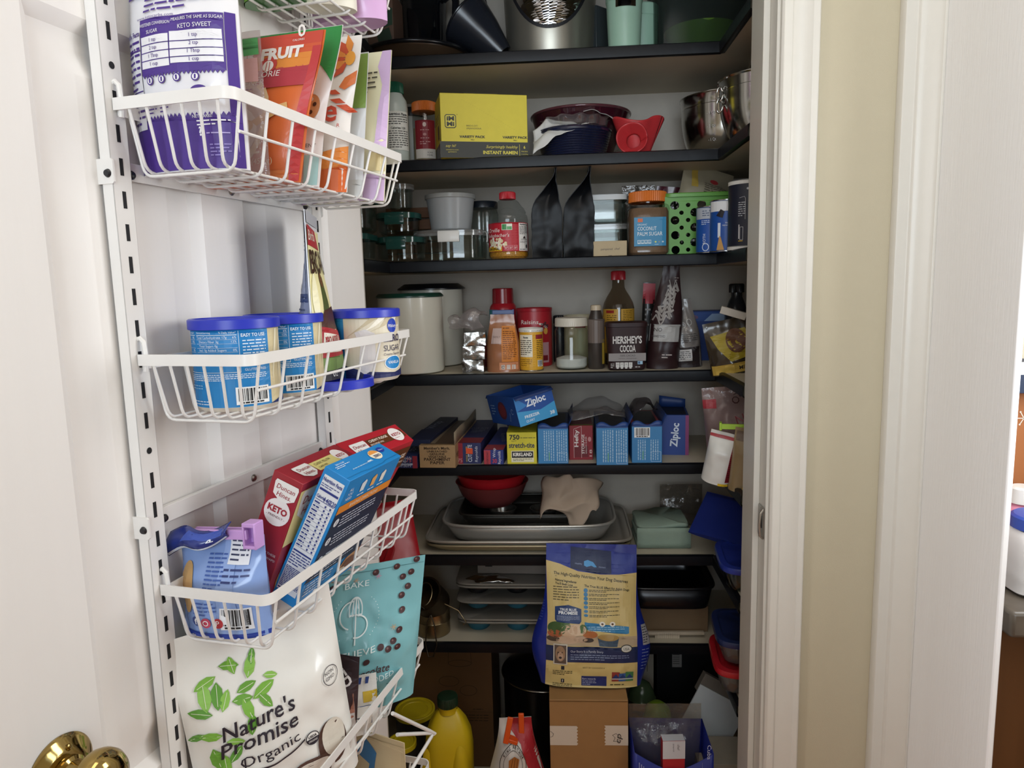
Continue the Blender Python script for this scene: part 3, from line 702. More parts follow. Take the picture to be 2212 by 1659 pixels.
b.lathe([(0, .001), (r - .004, .001), (r - .002, .0035), (r, .0055), (r, .0905), (r - .002, .091), (0, .091)], mat('tub_wall', '#e4dccb', .35), 56); b.done('tub', t)
b = MB(); b.lathe(lid_prof(.0485, .0115), LIDB, 56, c=(0, 0, .089)); b.done('lid', t)
a = Art(cyl_map(r), .006); art_tub_front(a, r); a.done('sleeve_print', t)
b = MB(); b.lathe([(0, .004), (.040, .004), (.042, .0015), (.0435, 0), (.046, 0), (.046, .010), (.0445, .0115), (.043, .0115), (.0415, .0055), (0, .0055)], LIDB, 48)
tag(b.done('tub_lid', None, DM @ T(.0995, .243, B2Z + .0015)), 'loose blue lid lying in the basket under the brownie pouch', 'lid')
def art_birch_front(a, w, h):      # only the half next to the near seam is in view
    a.rect(-w * .5, h * .25, w * .5, h * .9, '#ece3ab'); a.rect(-w * .5, h * .93, w * .5, h, '#b9bac0')
    a.poly([(-w * .5, h * .8), (w * .1, h * .78), (w * .14, h * .9), (-w * .5, h * .92)], '#ad2430', 2); a.text('Birch', -w * .48, h * .83, .013, '#f4ead8', 3, 'L', w=.045, shear=.2)
    a.text('BROWNIE', -w * .49, h * .64, .028, '#3f2518', 3, 'L', w=.1, bold=.02)
    a.poly([(-w * .3, h * .6), (-w * .18, h * .62), (-w * .12, h * .45), (-w * .2, h * .36), (-w * .34, h * .42)], '#4e5a2c', 2); a.ell(-w * .26, h * .6, .006, .010, '#6e4a2c', 3); a.ell(-w * .45, h * .5, .005, .03, '#f4eec8', 2)
    a.poly([(-w * .5, h * .3), (w * .1, h * .3), (w * .05, h * .44), (-w * .34, h * .42)], '#4b2b1e', 3); a.poly([(-w * .5, h * .14), (w * .5, h * .14), (w * .5, h * .3), (0, h * .29), (-w * .5, h * .33)], '#a8222c', 4)
    a.poly([(-w * .46, h * .17), (-w * .02, h * .16), (-w * .04, h * .26), (-w * .42, h * .29)], '#ece4d8', 5); a.text('NO ADDED', -w * .24, h * .225, .008, '#a8222c', 6, w=.038, bold=.03); a.text('SUGAR', -w * .24, h * .18, .008, '#a8222c', 6, w=.028, bold=.03)
    a.rect(-w * .5, h * .05, w * .5, h * .14, '#6f8a4a', 3); a.rect(-w * .5, 0, w * .5, h * .06, '#2e2c33', 4); a.text('02', -w * .3, h * .02, .008, '#e8e6e2', 5)
def art_birch_back(a, w, h):
    a.rect(-w * .5, h * .2, w * .5, h * .93, '#8e97ae'); a.lines(-w * .1, h * .74, w * .42, h * .88, 6, '#5b6480', 2); a.poly([(-w * .2, h * .62), (w * .2, h * .7), (w * .48, h * .66), (w * .48, h * .52), (-w * .2, h * .52)], '#a5aec2', 1)
    for x in (.05, .25): a.ell(w * x, h * .57, .006, .010, '#3d4a6e', 3); a.ell(w * x, h * .57, .0035, .006, '#c9cfdd', 4)
    a.rect(-w * .3, h * .47, w * .5, h * .52, '#3d4f78', 3); a.lines(-w * .2, h * .26, w * .12, h * .44, 7, '#55607d', 3); a.lines(w * .18, h * .26, w * .46, h * .44, 7, '#55607d', 3); a.rect(w * .145, h * .25, w * .15, h * .45, '#55607d', 3); a.rect(-w * .5, h * .2, w * .5, h * .23, '#3d4f78', 3)
pouch_thing('brownie_mix_pouch', 'tall brownie mix pouch seen edge-on between the frosting tubs', 'pouch', DM @ T(.0685, .2495, B2Z + .0125) @ RZ(math.radians(-66)), Pouch(.112, .215, .066, gus=.8, full=.18, seal=.1, crumple=.002, seed=31, side=2.2, lin=True), FOIL('#d9dade', .25), art_birch_back, art_birch_front)
# --- basket 3: leaning cake mix boxes ----------------------------------------
from mathutils import Euler
def leaning(name, label, pos, rot, dims, col, cat='box'):
    M = DM @ T(*pos) @ Euler(rot, 'XYZ').to_matrix().to_4x4(); t = thing(name, label, cat, M=M)
    b = MB(); w, d, h = dims; carton(b, w, d, h, mat('card_print', col, .38, noise_amt=.03)); b.done('carton', t, bevel=.0007)
    return t, {k: face_map(k, w, d, h) for k in ('front', 'right', 'top', 'left')}, w, d, h
def o2(p, k): return (.576 + k * (p[0] - .576), -.5936 + k * (p[1] + .5936), 1.36 + k * (p[2] - 1.36))
t, fm, w, d, h = leaning('brownie_mix_box', 'bright blue baking mix box leaning in front of the red boxes', o2((.0334, .2545, .953), .885), (-.027, .478, -.018), (.0342, .133, .176), '#1f84c9')
a = Art(fm['front'], 0); N_ = '#26357f'
a.rect(-.0135, .012, .0135, .168, '#dfe3e8'); a.text('Nutrition Facts', 0, .161, .0042, N_, 3, w=.0255, bold=.03); a.lines(-.0125, .1535, .011, .1585, 2, N_, 3); a.rect(-.0125, .149, .0125, .1518, N_, 2)
a.text('Calories', -.0125, .1395, .0036, N_, 3, 'L', w=.012, bold=.03); a.text('140', .0022, .138, .0055, N_, 3, w=.0085, bold=.02); a.text('220', .0098, .138, .0055, N_, 3, w=.008, bold=.02); a.rect(-.0125, .1365, .0125, .1372, N_, 2)
for i in range(12):
    y = .132 - i * .0053; a.rect(-.0125, y - .0012, .0125, y - .0009, N_, 2); a.lines(-.012, y, -.004, y + .003, 1, N_, 3, .6, i, 1); a.rect(.002, y, .004, y + .0025, N_, 3); a.rect(.0085, y, .0105, y + .0025, N_, 3)
a.rect(-.0125, .066, .0125, .068, N_, 2); a.lines(-.0125, .048, .0125, .065, 5, N_, 3); a.lines(-.0125, .018, .0125, .046, 14, N_, 3, .5); a.rect(-.0125, .0145, .004, .016, N_, 3)
a.done('nutrition_print', t)
a = Art(fm['right'], 0)
a.text('ALL', -.052, .159, .004, '#e8f2f8', 3); a.text('YOU', -.052, .153, .004, '#e8f2f8', 3); a.text('NEED', -.052, .147, .004, '#e8f2f8', 3)
for x, c in ((-.022, '#dfe9ee'), (.004, '#e9b06a'), (.028, '#f0ece2')): a.poly([(x - .005, .15), (x + .005, .15), (x + .006, .163), (x + .002, .166), (x - .006, .162)], c, 2); a.lines(x - .008, .1445, x + .008, .1475, 1, '#e8f2f8', 3, .5, 2, 1)
a.rect(-.0665, .130, .0665, .1415, '#e08a2c', 2); a.text('BAKING DIRECTIONS', -.004, .1335, .0048, '#fff3df', 3, w=.07)
a.rect(-.0665, .034, .0665, .130, '#1c2340', 1)
for i in range(3):
    y = .117 - i * .026; a.ell(-.056, y, .0055, None, '#dfe3ea', 3); a.text(str(i + 1), -.056, y - .0025, .005, '#1c2340', 4); a.lines(-.046, y - .011, .04, y + .007, 4, '#c8cede', 3, .38, i)
a.lines(-.06, .037, .04, .046, 2, '#c8cede', 3)
a.poly([(.01, .003), (.066, .003), (.066, .036), (.03, .032)], '#b98a5a', 2); a.ell(.045, .017, .017, .012, '#7c4a2a', 3); a.ell(.028, .01, .012, .008, '#e6d7bd', 4); a.lines(-.06, .012, .0, .032, 4, '#d6e6f2', 2)
a.rect(-.0665, 0, .0665, .005, '#1f84c9', 2); a.done('directions_print', t)
a = Art(lambda u, v, o: (-v, u, h + o), 0)
a.text('ZERO SUGAR', -.045, .010, .0022, '#e8f2f8', 3); a.lines(-.06, .004, -.028, .009, 2, '#e8f2f8', 3); a.lines(-.04, -.006, .01, -.003, 1, '#9cc6e2', 3, .5, 3, 1); a.rect(-.002, -.0045, .008, -.0025, '#e8f2f8', 3)
a.ell(.027, .002, .0125, .009, '#f3ead2', 2); a.poly([(.0155, .004), (.0385, .004), (.035, .0085), (.027, .011), (.019, .0085)], '#e59a4a', 3); a.text('ZERO', .027, -.003, .0042, '#2a2f6a', 4, w=.016, bold=.02)
a.ell(.048, .006, .0078, .005, '#1b3a9e', 2); a.text('Pillsbury', .048, .0048, .0022, '#dfe6f4', 3, w=.011)
a.stroke([(-.066, -.0125), (-.03, -.0125), (-.018, -.0145), (.02, -.0145), (.03, -.0122), (.066, -.0122)], .0005, '#12608f', 2); a.done('top_print', t)
def shield(a, x, y, k, rot=0.):
    c, s = math.cos(rot), math.sin(rot)
    pts = [(-.5, .42), (.5, .42), (.55, .3), (.5, -.2), (.15, -.42), (-.15, -.42), (-.5, -.2), (-.55, .3)]
    a.poly([(x + (px * c - py * s) * k, y + (px * s + py * c) * k) for px, py in pts], '#e8e6e2', 2)
    for tx, oy in (('Duncan', .06), ('Hines.', -.24)): a.text(tx, x - oy * k * s, y + oy * k * c, k * .2, '#9d2430', 4, w=k * (.85 if oy > 0 else .66), rot=rot, shear=.15)
t, fm, w, d, h = leaning('cake_mix_box', 'dark red cake mix box with a yellow stripe behind the blue box', o2((.0436, .1526, .9821), .985), (-.015, .408, .016), (.0385, .1365, .182), '#97212d')
a = Art(fm['front'], 0)
shield(a, .002, .163, .028); a.ell(0, .137, .0165, .0165, '#e8e2e0', 1); a.text('KETO', 0, .1365, .0072, '#9d2430', 3, w=.025, bold=.04); a.text('- FRIENDLY -', 0, .1305, .0026, '#6b2a33', 3, w=.024)
a.text('SWAP THESE', .004, .085, .0028, '#e8d7d2', 2); a.text('SWEET SWAPS!', .003, .079, .0028, '#e8d7d2', 2); a.done('end_print', t)
a = Art(fm['right'], 0); a.rect(-.068, .1, .068, .172, '#e6d790', 1); shield(a, -.035, .15, .05); a.ell(.03, .13, .03, .03, '#e8e2e0', 2); a.ell(-.02, .05, .035, .03, '#caa05a', 1); a.done('front_print', t)
a = Art(lambda u, v, o: (-v, u, h + o), 0); shield(a, -.036, -.003, .029); a.rect(-.019, -.012, .035, -.0005 + .006, '#dccf83', 1); a.text('CLASSIC YELLOW', .004, -.002, .0038, '#4a3a1c', 3, w=.036); a.text('CAKE MIX', -.004, -.0085, .003, '#4a3a1c', 3)
a.ell(.045, -.001, .0125, .0125, '#eee8e6', 2); a.text('KETO', .045, -.005, .005, '#9d2430', 3, w=.018, bold=.03); a.done('top_print', t)
t, fm, w, d, h = leaning('brownie_mix_box', 'bright red fudge brownie mix box at the far end of the basket', o2((.0139, .3354, .9899), .972), (.02, .595, -.19), (.039, .1305, .18), '#b32230')
a = Art(lambda u, v, o: (-v, u, h + o), 0); shield(a, -.036, -.003, .029); a.rect(-.018, -.007, .062, .008, '#5d3319', 1); a.text('CHEWY FUDGE', .006, .0015, .0042, '#f0e4d6', 3, w=.04, bold=.02); a.text('BROWNIE MIX', -.002, -.0045, .003, '#f0e4d6', 3)
a.ell(.045, .001, .013, .0135, '#eee8e6', 2); a.text('KETO', .045, -.0015, .0052, '#9d2430', 3, w=.019, bold=.03); a.lines(.036, -.0065, .054, -.0045, 1, '#9d2430', 3); a.done('top_print', t)
a = Art(fm['right'], 0); a.rect(-.0652, .13, .0652, .17, '#5d3319', 1); a.text('FUDGE', .045, .15, .008, '#f0e4d6', 3, w=.03, bold=.02); a.text('BROWNIE MIX', .043, .14, .004, '#f0e4d6', 3); a.arc(.055, .05, .014, 0, 360, .0012, '#efd9d6', 2, 28); a.arc(.055, .05, .011, 0, 360, .001, '#efd9d6', 2, 28); a.done('front_print', t)
# cookie mix bag with its clip
def art_cookie(a, w, h):
    Bl = '#7f9fd8'
    a.rect(-w * .5, 0, w * .5, h * .05, '#27409c', 1); a.poly([(w * .05, h * .05), (w * .3, h * .05), (w * .18, h), (w * .05, h)], '#93aee2', 0)
    a.ell(-w * .33, h * .48, .0105, .028, '#c9a06a', 2); a.lines(-w * .1, h * .5, w * .1, h * .82, 9, '#3f5fa8', 2, .4)
    a.rect(w * .12, h * .72, w * .36, h * .97, '#e9ecf2', 2); a.lines(w * .14, h * .74, w * .34, h * .95, 5, '#333a5a', 3); a.lines(w * .1, h * .55, w * .38, h * .7, 3, '#2c3a72', 3)
    a.bars(w * .08, h * .1, w * .4, h * .32, bg='#eceef2'); a.text('13300', w * .38, h * .16, .003, '#222222', 4, 'L', rot=math.pi / 2)
    for x, c in ((-.2, '#3b4f8c'), (-.07, '#c94a64'), (.06, '#b8343c')): a.ell(w * x, h * .17, .0058, None, c, 3)
    a.text('f', -w * .2, h * .14, .007, '#ffffff', 4, bold=.03); a.arc(-w * .07, h * .17, .0028, 0, 360, .0009, '#ffffff', 4, 12); a.text('P', w * .06, h * .145, .006, '#ffffff', 4)
    a.lines(-w * .24, h * .23, w * .04, h * .38, 4, '#3f5fa8', 2)
t = pouch_thing('cookie_mix_bag', 'pale blue cookie mix bag clipped shut at the near basket end', 'bag', DM @ T(.056, .046, B3Z) @ RZ(.06), Pouch(.104, .112, .052, gus=.9, full=.45, seal=.05, crumple=.005, seed=41, botw=1.06), FOIL('#8aa6dc', .2), art_cookie)
b = MB()
def flap(u, v): # rolled-over top, hanging to the left
    x = -.055 + .075 * u; dr = v * (.018 + .014 * (1 - u))
    y = -.012 - .012 * math.sin(v * 2.6) + .004 * math.sin(u * 9); z = .126 - dr * .8 - .012 * (1 - u) + .004 * math.sin(u * 7)
    return (x, y, z)
b.grid(flap, 20, 10, FOIL('#22337f', .2)); b.done('folded_top', t, smooth=60, solid=.001)
a = Art(lambda u, v, o: (Vector(flap(u / .085, 1 - v / .03)) + Vector((0, -o - .0008, 0))), .006); a.rect(0.001, .0005, .084, .004, '#dfe2ea', 1); a.text('P', .068, .012, .008, '#e8ecf4', 3, bold=.03, rot=1.2); a.poly([(.02, .012), (.045, .02), (.078, .012), (.08, .027), (.03, .027)], '#3f57b0', 0); a.done('folded_print', t)
cl = thing('bag_clip', 'lilac plastic clip holding the rolled top of the cookie mix bag', 'clip', M=DM @ T(.062, .041, 1.1) @ RZ(.02))
LIL = mat('lilac_plastic', '#c79ad8', .35)
b = MB(); b.box((-.002, -.0065, .0), (.075, .005, .011), LIL, R3('Y', -.05)); b.done('front_bar', cl, bevel=.001)
b = MB(); b.box((-.002, .0065, -.001), (.075, .004, .009), LIL, R3('Y', -.05)); b.done('back_bar', cl, bevel=.001)
b = MB()
for dx, dz, sx, sz in ((0, .013, .016, .005), (-.0068, 0, .0026, .028), (.0068, 0, .0026, .028), (0, -.0115, .016, .004)): b.box((.039 + dx, -.002, dz), (sx, .017, sz), LIL)
b.box((.039, .004, 0), (.014, .004, .026), LIL); b.done('catch', cl, bevel=.0012)
# --- basket 4 ---------------------------------------------------------------
def leaf(a, x, y, l, an, c, ly=2):
    ca, sa = math.cos(an), math.sin(an)
    pts = [(0, 0), (.28, .2), (.6, .22), (.85, .12), (1, 0), (.85, -.12), (.6, -.22), (.28, -.2)]
    a.poly([(x + (p * ca - q * sa) * l, y + (p * sa + q * ca) * l) for p, q in pts], c, ly); a.stroke([(x + .1 * l * ca, y + .1 * l * sa), (x + .85 * l * ca, y + .85 * l * sa)], .0006, '#dfe9c8', ly + 1)
def art_nature(a, w, h):
    q = uvpx(396, 780, 1352, 1752, w, h); R_ = random.Random(7); G = ['#7cb342', '#6aa23a', '#8cc152', '#5f9a3a']
    for i, (x, y, s, an) in enumerate(v for v in ((480, 1440, 34, 200), (490, 1425, 30, -20), (450, 1445, 40, -95), (478, 1450, 38, -100), (520, 1450, 28, 95), (515, 1480, 30, 10), (545, 1465, 36, 65), (560, 1445, 24, 70), (525, 1490, 34, -80), (500, 1490, 30, -10), (475, 1500, 30, 60), (455, 1500, 32, 160), (545, 1500, 38, 20), (560, 1495, 30, -60), (580, 1470, 22, -20), (535, 1520, 34, -100), (480, 1530, 30, 80), (490, 1540, 34, 10), (465, 1540, 30, 170), (440, 1560, 40, -80), (470, 1555, 26, -20), (555, 1530, 30, -70), (540, 1560, 28, 200), (556, 1556, 28, 0), (470, 1600, 30, 50), (460, 1620, 34, 90), (470, 1640, 34, -60), (452, 1615, 22, -100), (480, 1625, 24, 40), (430, 1530, 22, 200), (490, 1580, 24, 90)) if not (v[0] > 476 and v[1] > 1524)):
        leaf(a, *q(x, y), s / 330 * h * 1.0, math.radians(an), G[i % 4])
    K = '#2a2530'
    a.text("Nature's", *q(548, 1549), .0175, K, 5, w=.083, bold=.012, shear=.18, rot=.06); a.text('Promise', *q(543, 1582), .0175, K, 5, w=.088, bold=.012, shear=.18, rot=.06)
    a.text('Organic', *q(560, 1614), .0125, K, 5, w=.068, rot=.07); a.arc(*q(560, 1592), .05, 235, 320, .0022, K, 4, ry=.024)
    a.stroke([q(500, 1600), q(496, 1635)], .0018, K, 4)
    a.ell(*q(660, 1622), .0085, None, K, 4); a.ell(*q(660, 1622), .0076, None, '#efece6', 5); a.poly([(q(660, 1622)[0] + .0076 * math.cos(math.radians(x)), q(660, 1622)[1] + .0076 * math.sin(math.radians(x))) for x in range(180, 361, 15)], K, 6); a.text('USDA', q(660, 1622)[0], q(660, 1622)[1] + .0012, .0032, K, 7, w=.0105, bold=.03); a.text('ORGANIC', q(660, 1622)[0], q(660, 1622)[1] - .0042, .0024, '#efece6', 7, w=.0115)
    a.arc(*q(735, 1522), .011, 0, 360, .0008, K, 3, 24); a.text('NON', *q(732, 1518), .004, K, 4); a.text('GMO', *q(732, 1528), .004, K, 4)
    a.text('Is', *q(466, 1680), .014, '#8c2a2e', 4, bold=.03); a.text('Flour', *q(575, 1686), .014, '#8c2a2e', 4, bold=.03)
    a.ell(*q(710, 1655), .02, .03, '#4a2f26', 3); a.ell(*q(715, 1645), .016, .024, '#d8d0c2', 4); a.ell(*q(650, 1690), .03, .018, '#5a4038', 3); a.ell(*q(650, 1690), .025, .014, '#ece4da', 4)
NM = DM @ T(.082, .092, B4Z) @ RZ(math.radians(51.5)) @ RY(-.10)
pouch_thing('coconut_flour_bag', 'large white organic coconut bag with green leaves, at the bottom', 'bag', NM, Pouch(.186, .252, .055, gus=.8, full=.5, seal=.12, crumple=.006, seed=51, wav=.004), FOIL('#eeece6', .2), art_nature, nu=36, nv=48)
def art_bake(a, w, h):
    W_, D_ = '#e3edec', '#43272a'; q = uvpx(715, 915, 1215, 1495, w, h)
    cx_, cy_ = q(800, 1310)
    for i in range(44):
        an = 2 * math.pi * i / 44
        if abs(math.sin(an)) < .8: a.ell(cx_ + .033 * math.cos(an), cy_ + .033 * math.sin(an), .0006, None, W_, 2, 6)
    a.text('BAKE', cx_, cy_ + .041, .0085, W_, 3, w=.034, rot=.03); a.text('BELIEVE', cx_ + .002, cy_ - .05, .0085, W_, 3, w=.056, rot=.05)
    for k in (-1, -.4, .4, 1): a.arc(cx_, cy_ + .012, .009 * abs(k), 0 if k > 0 else 180, 90 + (90 if k < 0 else -180) * 0 + (0 if k > 0 else 0), .0011, W_, 3, 8, ry=.016)
    a.arc(cx_, cy_ + .009, .009, -20, 200, .0013, W_, 3, 18, ry=.018); a.arc(cx_, cy_ + .009, .0045, -20, 200, .001, W_, 3, 14, ry=.018); a.stroke([(cx_ - .008, cy_ + .004), (cx_ + .008, cy_ + .004)], .0018, W_, 3); a.stroke([(cx_, cy_ + .026), (cx_, cy_ - .034)], .0018, W_, 3)
    a.arc(cx_ + .003, cy_ - .011, .014, -110, 90, .0018, W_, 3, 18); a.arc(cx_ - .004, cy_ + .004, .018, 90, 250, .0018, W_, 3, 18)
    for i, (x, y) in enumerate(((830, 1232), (866, 1228), (878, 1250), (892, 1243), (888, 1270), (878, 1285), (880, 1312), (876, 1345), (874, 1375), (866, 1362), (845, 1370), (822, 1392), (858, 1375), (778, 1385), (900, 1220), (825, 1478), (760, 1250), (750, 1310))):
        a.ell(*q(x, y), .0048, .0046, D_, 3, 14); a.ell(q(x, y)[0] - .0012, q(x, y)[1] + .0012, .0016, None, '#7b5a58', 4, 8)
    for x, y, c in ((798, 1242, '#c9a184'), (835, 1240, '#c58aa0'), (866, 1338, '#d0ad84'), (800, 1440, '#b58aa0')):
        for k in range(3): a.stroke([(q(x, y)[0] - .004 * math.cos(k * 1.05), q(x, y)[1] - .004 * math.sin(k * 1.05)), (q(x, y)[0] + .004 * math.cos(k * 1.05), q(x, y)[1] + .004 * math.sin(k * 1.05))], .0009, c, 2)
    a.text('Dark Chocolate', cx_ + .006, cy_ - .083, .0098, D_, 3, w=.094, rot=.04, shear=.25, bold=.012); a.text('NO SUGAR ADDED', cx_ + .012, cy_ - .098, .0082, W_, 3, w=.098, rot=.14)
    a.stroke([q(812, 1450), q(868, 1446), q(862, 1472), q(806, 1476), q(812, 1450)], .001, '#35595e', 3); a.text('55%', *q(840, 1459), .0062, '#35595e', 3, rot=.06, bold=.02); a.text('CACAO', *q(838, 1470), .0062, '#35595e', 3, rot=.06, bold=.02)
    a.text('Baking Chips', *q(722, 1300), .005, D_, 3, rot=1.1, shear=.2)
    a.rect(-w * .49, h * .955, w * .49, h * .958, '#4d8288', 2)
pouch_thing('chocolate_chip_bag', 'teal chocolate baking chip bag with a whisk emblem', 'bag', DM @ T(.08, .272, B4Z + .012) @ RZ(.58) @ RY(-.03), Pouch(.168, .212, .05, shx=.034, gus=.7, full=.35, seal=.1, crumple=.007, seed=53, freq=26), FOIL('#7db6bc', .3), art_bake, nu=36, nv=44)
def art_brown(a, w, h):
    a.rect(-w * .5, 0, w * .5, h, '#35252a'); a.rect(-w * .42, h * .12, w * .28, h * .55, '#e6e3e4', 1); a.lines(-w * .38, h * .34, w * .22, h * .52, 4, '#2a2226', 3); a.rect(-w * .42, h * .315, w * .28, h * .33, '#2a2226', 2); a.lines(-w * .38, h * .15, -w * .2, h * .3, 5, '#2a2226', 3)
    a.text('TED', w * .12, h * .66, .012, '#e8e3e3', 3, rot=-.8, bold=.03); a.poly([(-w * .3, h * .7), (w * .1, h * .78), (w * .12, h * .95), (-w * .35, h * .95)], '#7c2840', 2)
pouch_thing('chocolate_bag', 'small dark brown bag with a white label behind the coconut bag', 'bag', DM @ T(.092, .19, B4Z + .05) @ RZ(.12) @ RY(.1), Pouch(.066, .09, .034, seal=.12, crumple=.007, seed=55, freq=40), FOIL('#35252a', .3), art_brown)
def art_orange(a, w, h):
    a.rect(-w * .5, h * .5, w * .5, h, '#b57b68'); a.poly([(-w * .5, h * .2), (w * .5, h * .1), (w * .2, h * .6), (-w * .5, h * .62)], '#c9552c', 1); a.poly([(w * .1, h * .2), (w * .5, h * .1), (w * .5, h * .7), (w * .3, h * .7)], '#e2dede', 2)
    a.text('EMER', -w * .05, h * .45, .006, '#f0e6e0', 3, rot=1.2); a.ell(-w * .2, h * .22, .007, .005, '#f0ece8', 3); a.rect(-w * .5, 0, w * .5, h * .1, '#d8702e', 3)
pouch_thing('caramel_bag', 'orange and white crinkled bag wedged beside the coconut bag', 'bag', DM @ T(.092, .178, B4Z + .0) @ RZ(.3), Pouch(.07, .088, .03, seal=.14, crumple=.008, seed=57, freq=40), FOIL('#c9b7b0', .25), art_orange)
def art_white(a, w, h):
    a.rect(-w * .5, h * .1, w * .5, h * .97, '#e6e4de'); a.rect(-w * .4, h * .2, w * .4, h * .5, '#f0eee8', 1); a.stroke([(-w * .4, h * .2), (w * .4, h * .2), (w * .4, h * .5), (-w * .4, h * .5), (-w * .4, h * .2)], .0008, '#37518c', 2)
    a.text('WHITE', 0, h * .36, .007, '#33384a', 3, bold=.02); a.text('CHOCOLATE', 0, h * .26, .007, '#33384a', 3, bold=.02, w=.05); a.rect(-w * .3, h * .6, -w * .1, h * .72, '#37588c', 2)
    for i in range(5): a.poly([(w * (-.05 + .1 * i), h * .97), (w * (0 + .1 * i), h * .97), (w * (-.02 + .1 * i), h * .85), (w * (-.06 + .1 * i), h * .85)], '#2c4a8c', 3)
    a.rect(w * .3, h * .55, w * .5, h * .72, '#d8b83c', 2)
pouch_thing('white_chip_bag', 'white and blue chocolate chip bag against the basket rim', 'bag', DM @ T(.085, .222, B4Z) @ RZ(.6) @ RX(.05), Pouch(.1, .085, .03, seal=.14, crumple=.005, seed=59), FOIL('#e6e4de', .3), art_white)
# --- basket 5 and the wire stand ------------------------------------------------
def art_cut(a, w, h):
    a.rect(-w * .5, 0, w * .5, h * .96, '#dcc8a0')
    a.text('COLT', w * .22, h * .3, .03, '#2a3456', 3, rot=1.45, w=.1, bold=.02)
    for pts in ([(-.5, .5), (-.3, .8), (-.1, .75), (-.2, .45), (-.35, .2), (-.25, .18), (-.05, .5), (.02, .85), (-.2, .96), (-.5, .8)],): a.poly([(w * x, h * y) for x, y in pts], '#3f7fb5', 2)
pouch_thing('flour_bag', 'cream paper bag with blue swirls low at the basket end', 'bag', DM @ T(.115, .262, .537) @ RZ(-.2), Pouch(.1, .186, .05, seal=.1, crumple=.006, seed=61), FOIL('#dcc8a0', .45), art_cut)
def art_low(a, w, h): a.rect(-w * .5, 0, w * .5, h * .9, '#dfdcd8'); a.arc(0, h * .8, .022, 0, 360, .0015, '#2a3456', 2, 24); a.poly([(-w * .45, h * .7), (-w * .2, h * .8), (-w * .3, h * .95), (-w * .45, h * .95)], '#d8b27a', 2); a.lines(-w * .1, h * .4, w * .3, h * .6, 3, '#2a3456', 2)
pouch_thing('flour_bag', 'white paper bag with blue print low beneath the basket rim', 'bag', DM @ T(.075, .15, .535) @ RZ(.4), Pouch(.115, .2, .05, seal=.1, crumple=.006, seed=63), FOIL('#dfdcd8', .4), art_low)
# ================================================================ things on the pantry shelves, upper half
def plastic(c, r=.35, **k): return mat('plastic', c, r, noise_amt=.04, **k)
def card(c): return mat('card', c, .5, noise_amt=.06, nscale=60, bump=.03)
def metal(c='#b9b8b4', r=.2): return mat('steel', c, r, 1, noise_amt=.06, nscale=12)
GLASS = film('clear_glass', '#edf1f0', .14, .04)
PLAST = film('clear_plastic', '#eef0f0', .12, .08)
def sq(hx, hy, e=5.):
    """turns the unit circle of a lathe into a rounded rectangle; profile radius is an inset from the wall (0 = wall)"""
    def fn(p, a):
        c, s = math.cos(a), math.sin(a)
        d = p.x * c + p.y * s                         # profile value
        k = lambda q, h: math.copysign(abs(q) ** (2 / e) * max(0, h + d - 1.), q)
        return Vector((k(c, hx), k(s, hy), p.z))
    return fn
def rbox(mb, prof, hx, hy, mt, e=5., n=48, c=(0, 0, 0)):
    """prof: (offset from the wall, z); an offset below -min(hx, hy) closes the centre"""
    mb.lathe([(1. + o, z) for o, z in prof], mt, n, c=c, fn=sq(hx, hy, e))
def ribbed_cap(mb, r, h, mt, c=(0, 0, 0), n=60, amp=.0006):
    mb.lathe([(0, h), (r - .003, h), (r - .001, h - .001), (r, h - .003), (r, .0005), (r - .001, 0), (0, 0)], mt, n * 2, c=c, fn=lambda p, a: p * (1 + (amp / r if p.x * p.x + p.y * p.y > (r * .95) ** 2 else 0) * (1 if round(a / (math.pi / n)) % 2 else -1)) if False else Vector((p.x, p.y, p.z)) + Vector((math.cos(a), math.sin(a), 0)) * (amp * (1 if int(a * n / math.pi + .5) % 2 else -1) if math.hypot(p.x, p.y) > r * .97 else 0))
def crumple(name, mt, fn, nu=24, nv=24, amp=.006, freq=30, seed=1, parent=None, M=None, solid=.0006):
    b = MB()
    def g(u, v):
        p = Vector(fn(u, v)); q = Vector((p.x * freq + seed * 9, p.y * freq, p.z * freq))
        return p + Vector((noise.noise(q), noise.noise(q + Vector((31, 7, 5))), noise.noise(q + Vector((3, 57, 15))))) * amp
    b.grid(g, nu, nv, mt); return b.done(name, parent, M, smooth=70, solid=solid)
def carton_thing(name, label, X, Y, z, w, d, h, col, rz=0., group=None, M=None, open_top=False, cat='box', mt=None, inner=None):
    t = thing(name, label, cat, (X, Y, z), rz, group, M=M)
    b = MB(); carton(b, w, d, h, mt or card(col), open_top); b.done('carton', t, bevel=0 if open_top else .0008)
    return t, {k: face_map(k, w, d, h) for k in ('front', 'left', 'right', 'top', 'back')}
def can_thing(name, label, cat, X, Y, z, r, h, col, rz=0., rim='#b9b8b4', group=None, lid=None, mt=None, n=48):
    t = thing(name, label, cat, (X, Y, z), rz, group)
    b = MB(); b.lathe([(0, .0015), (r * .9, .0015), (r * .93, 0), (r * .99, .001), (r, .004), (r, h - .003), (r * .985, h), (0, h)], mt or plastic(col, .4), n); b.done('can', t)
    if rim:
        b = MB()
        for zz in (.002, h - .001): b.tube([(r * math.cos(q * .15708), r * math.sin(q * .15708), zz) for q in range(40)], .0014, metal(rim, .25), 6, True)
        b.done('rim', t)
    if lid: b = MB(); b.lathe(lid_prof(r + .0012, .009), plastic(lid, .3), n, c=(0, 0, h - .004)); b.done('lid', t)
    return t
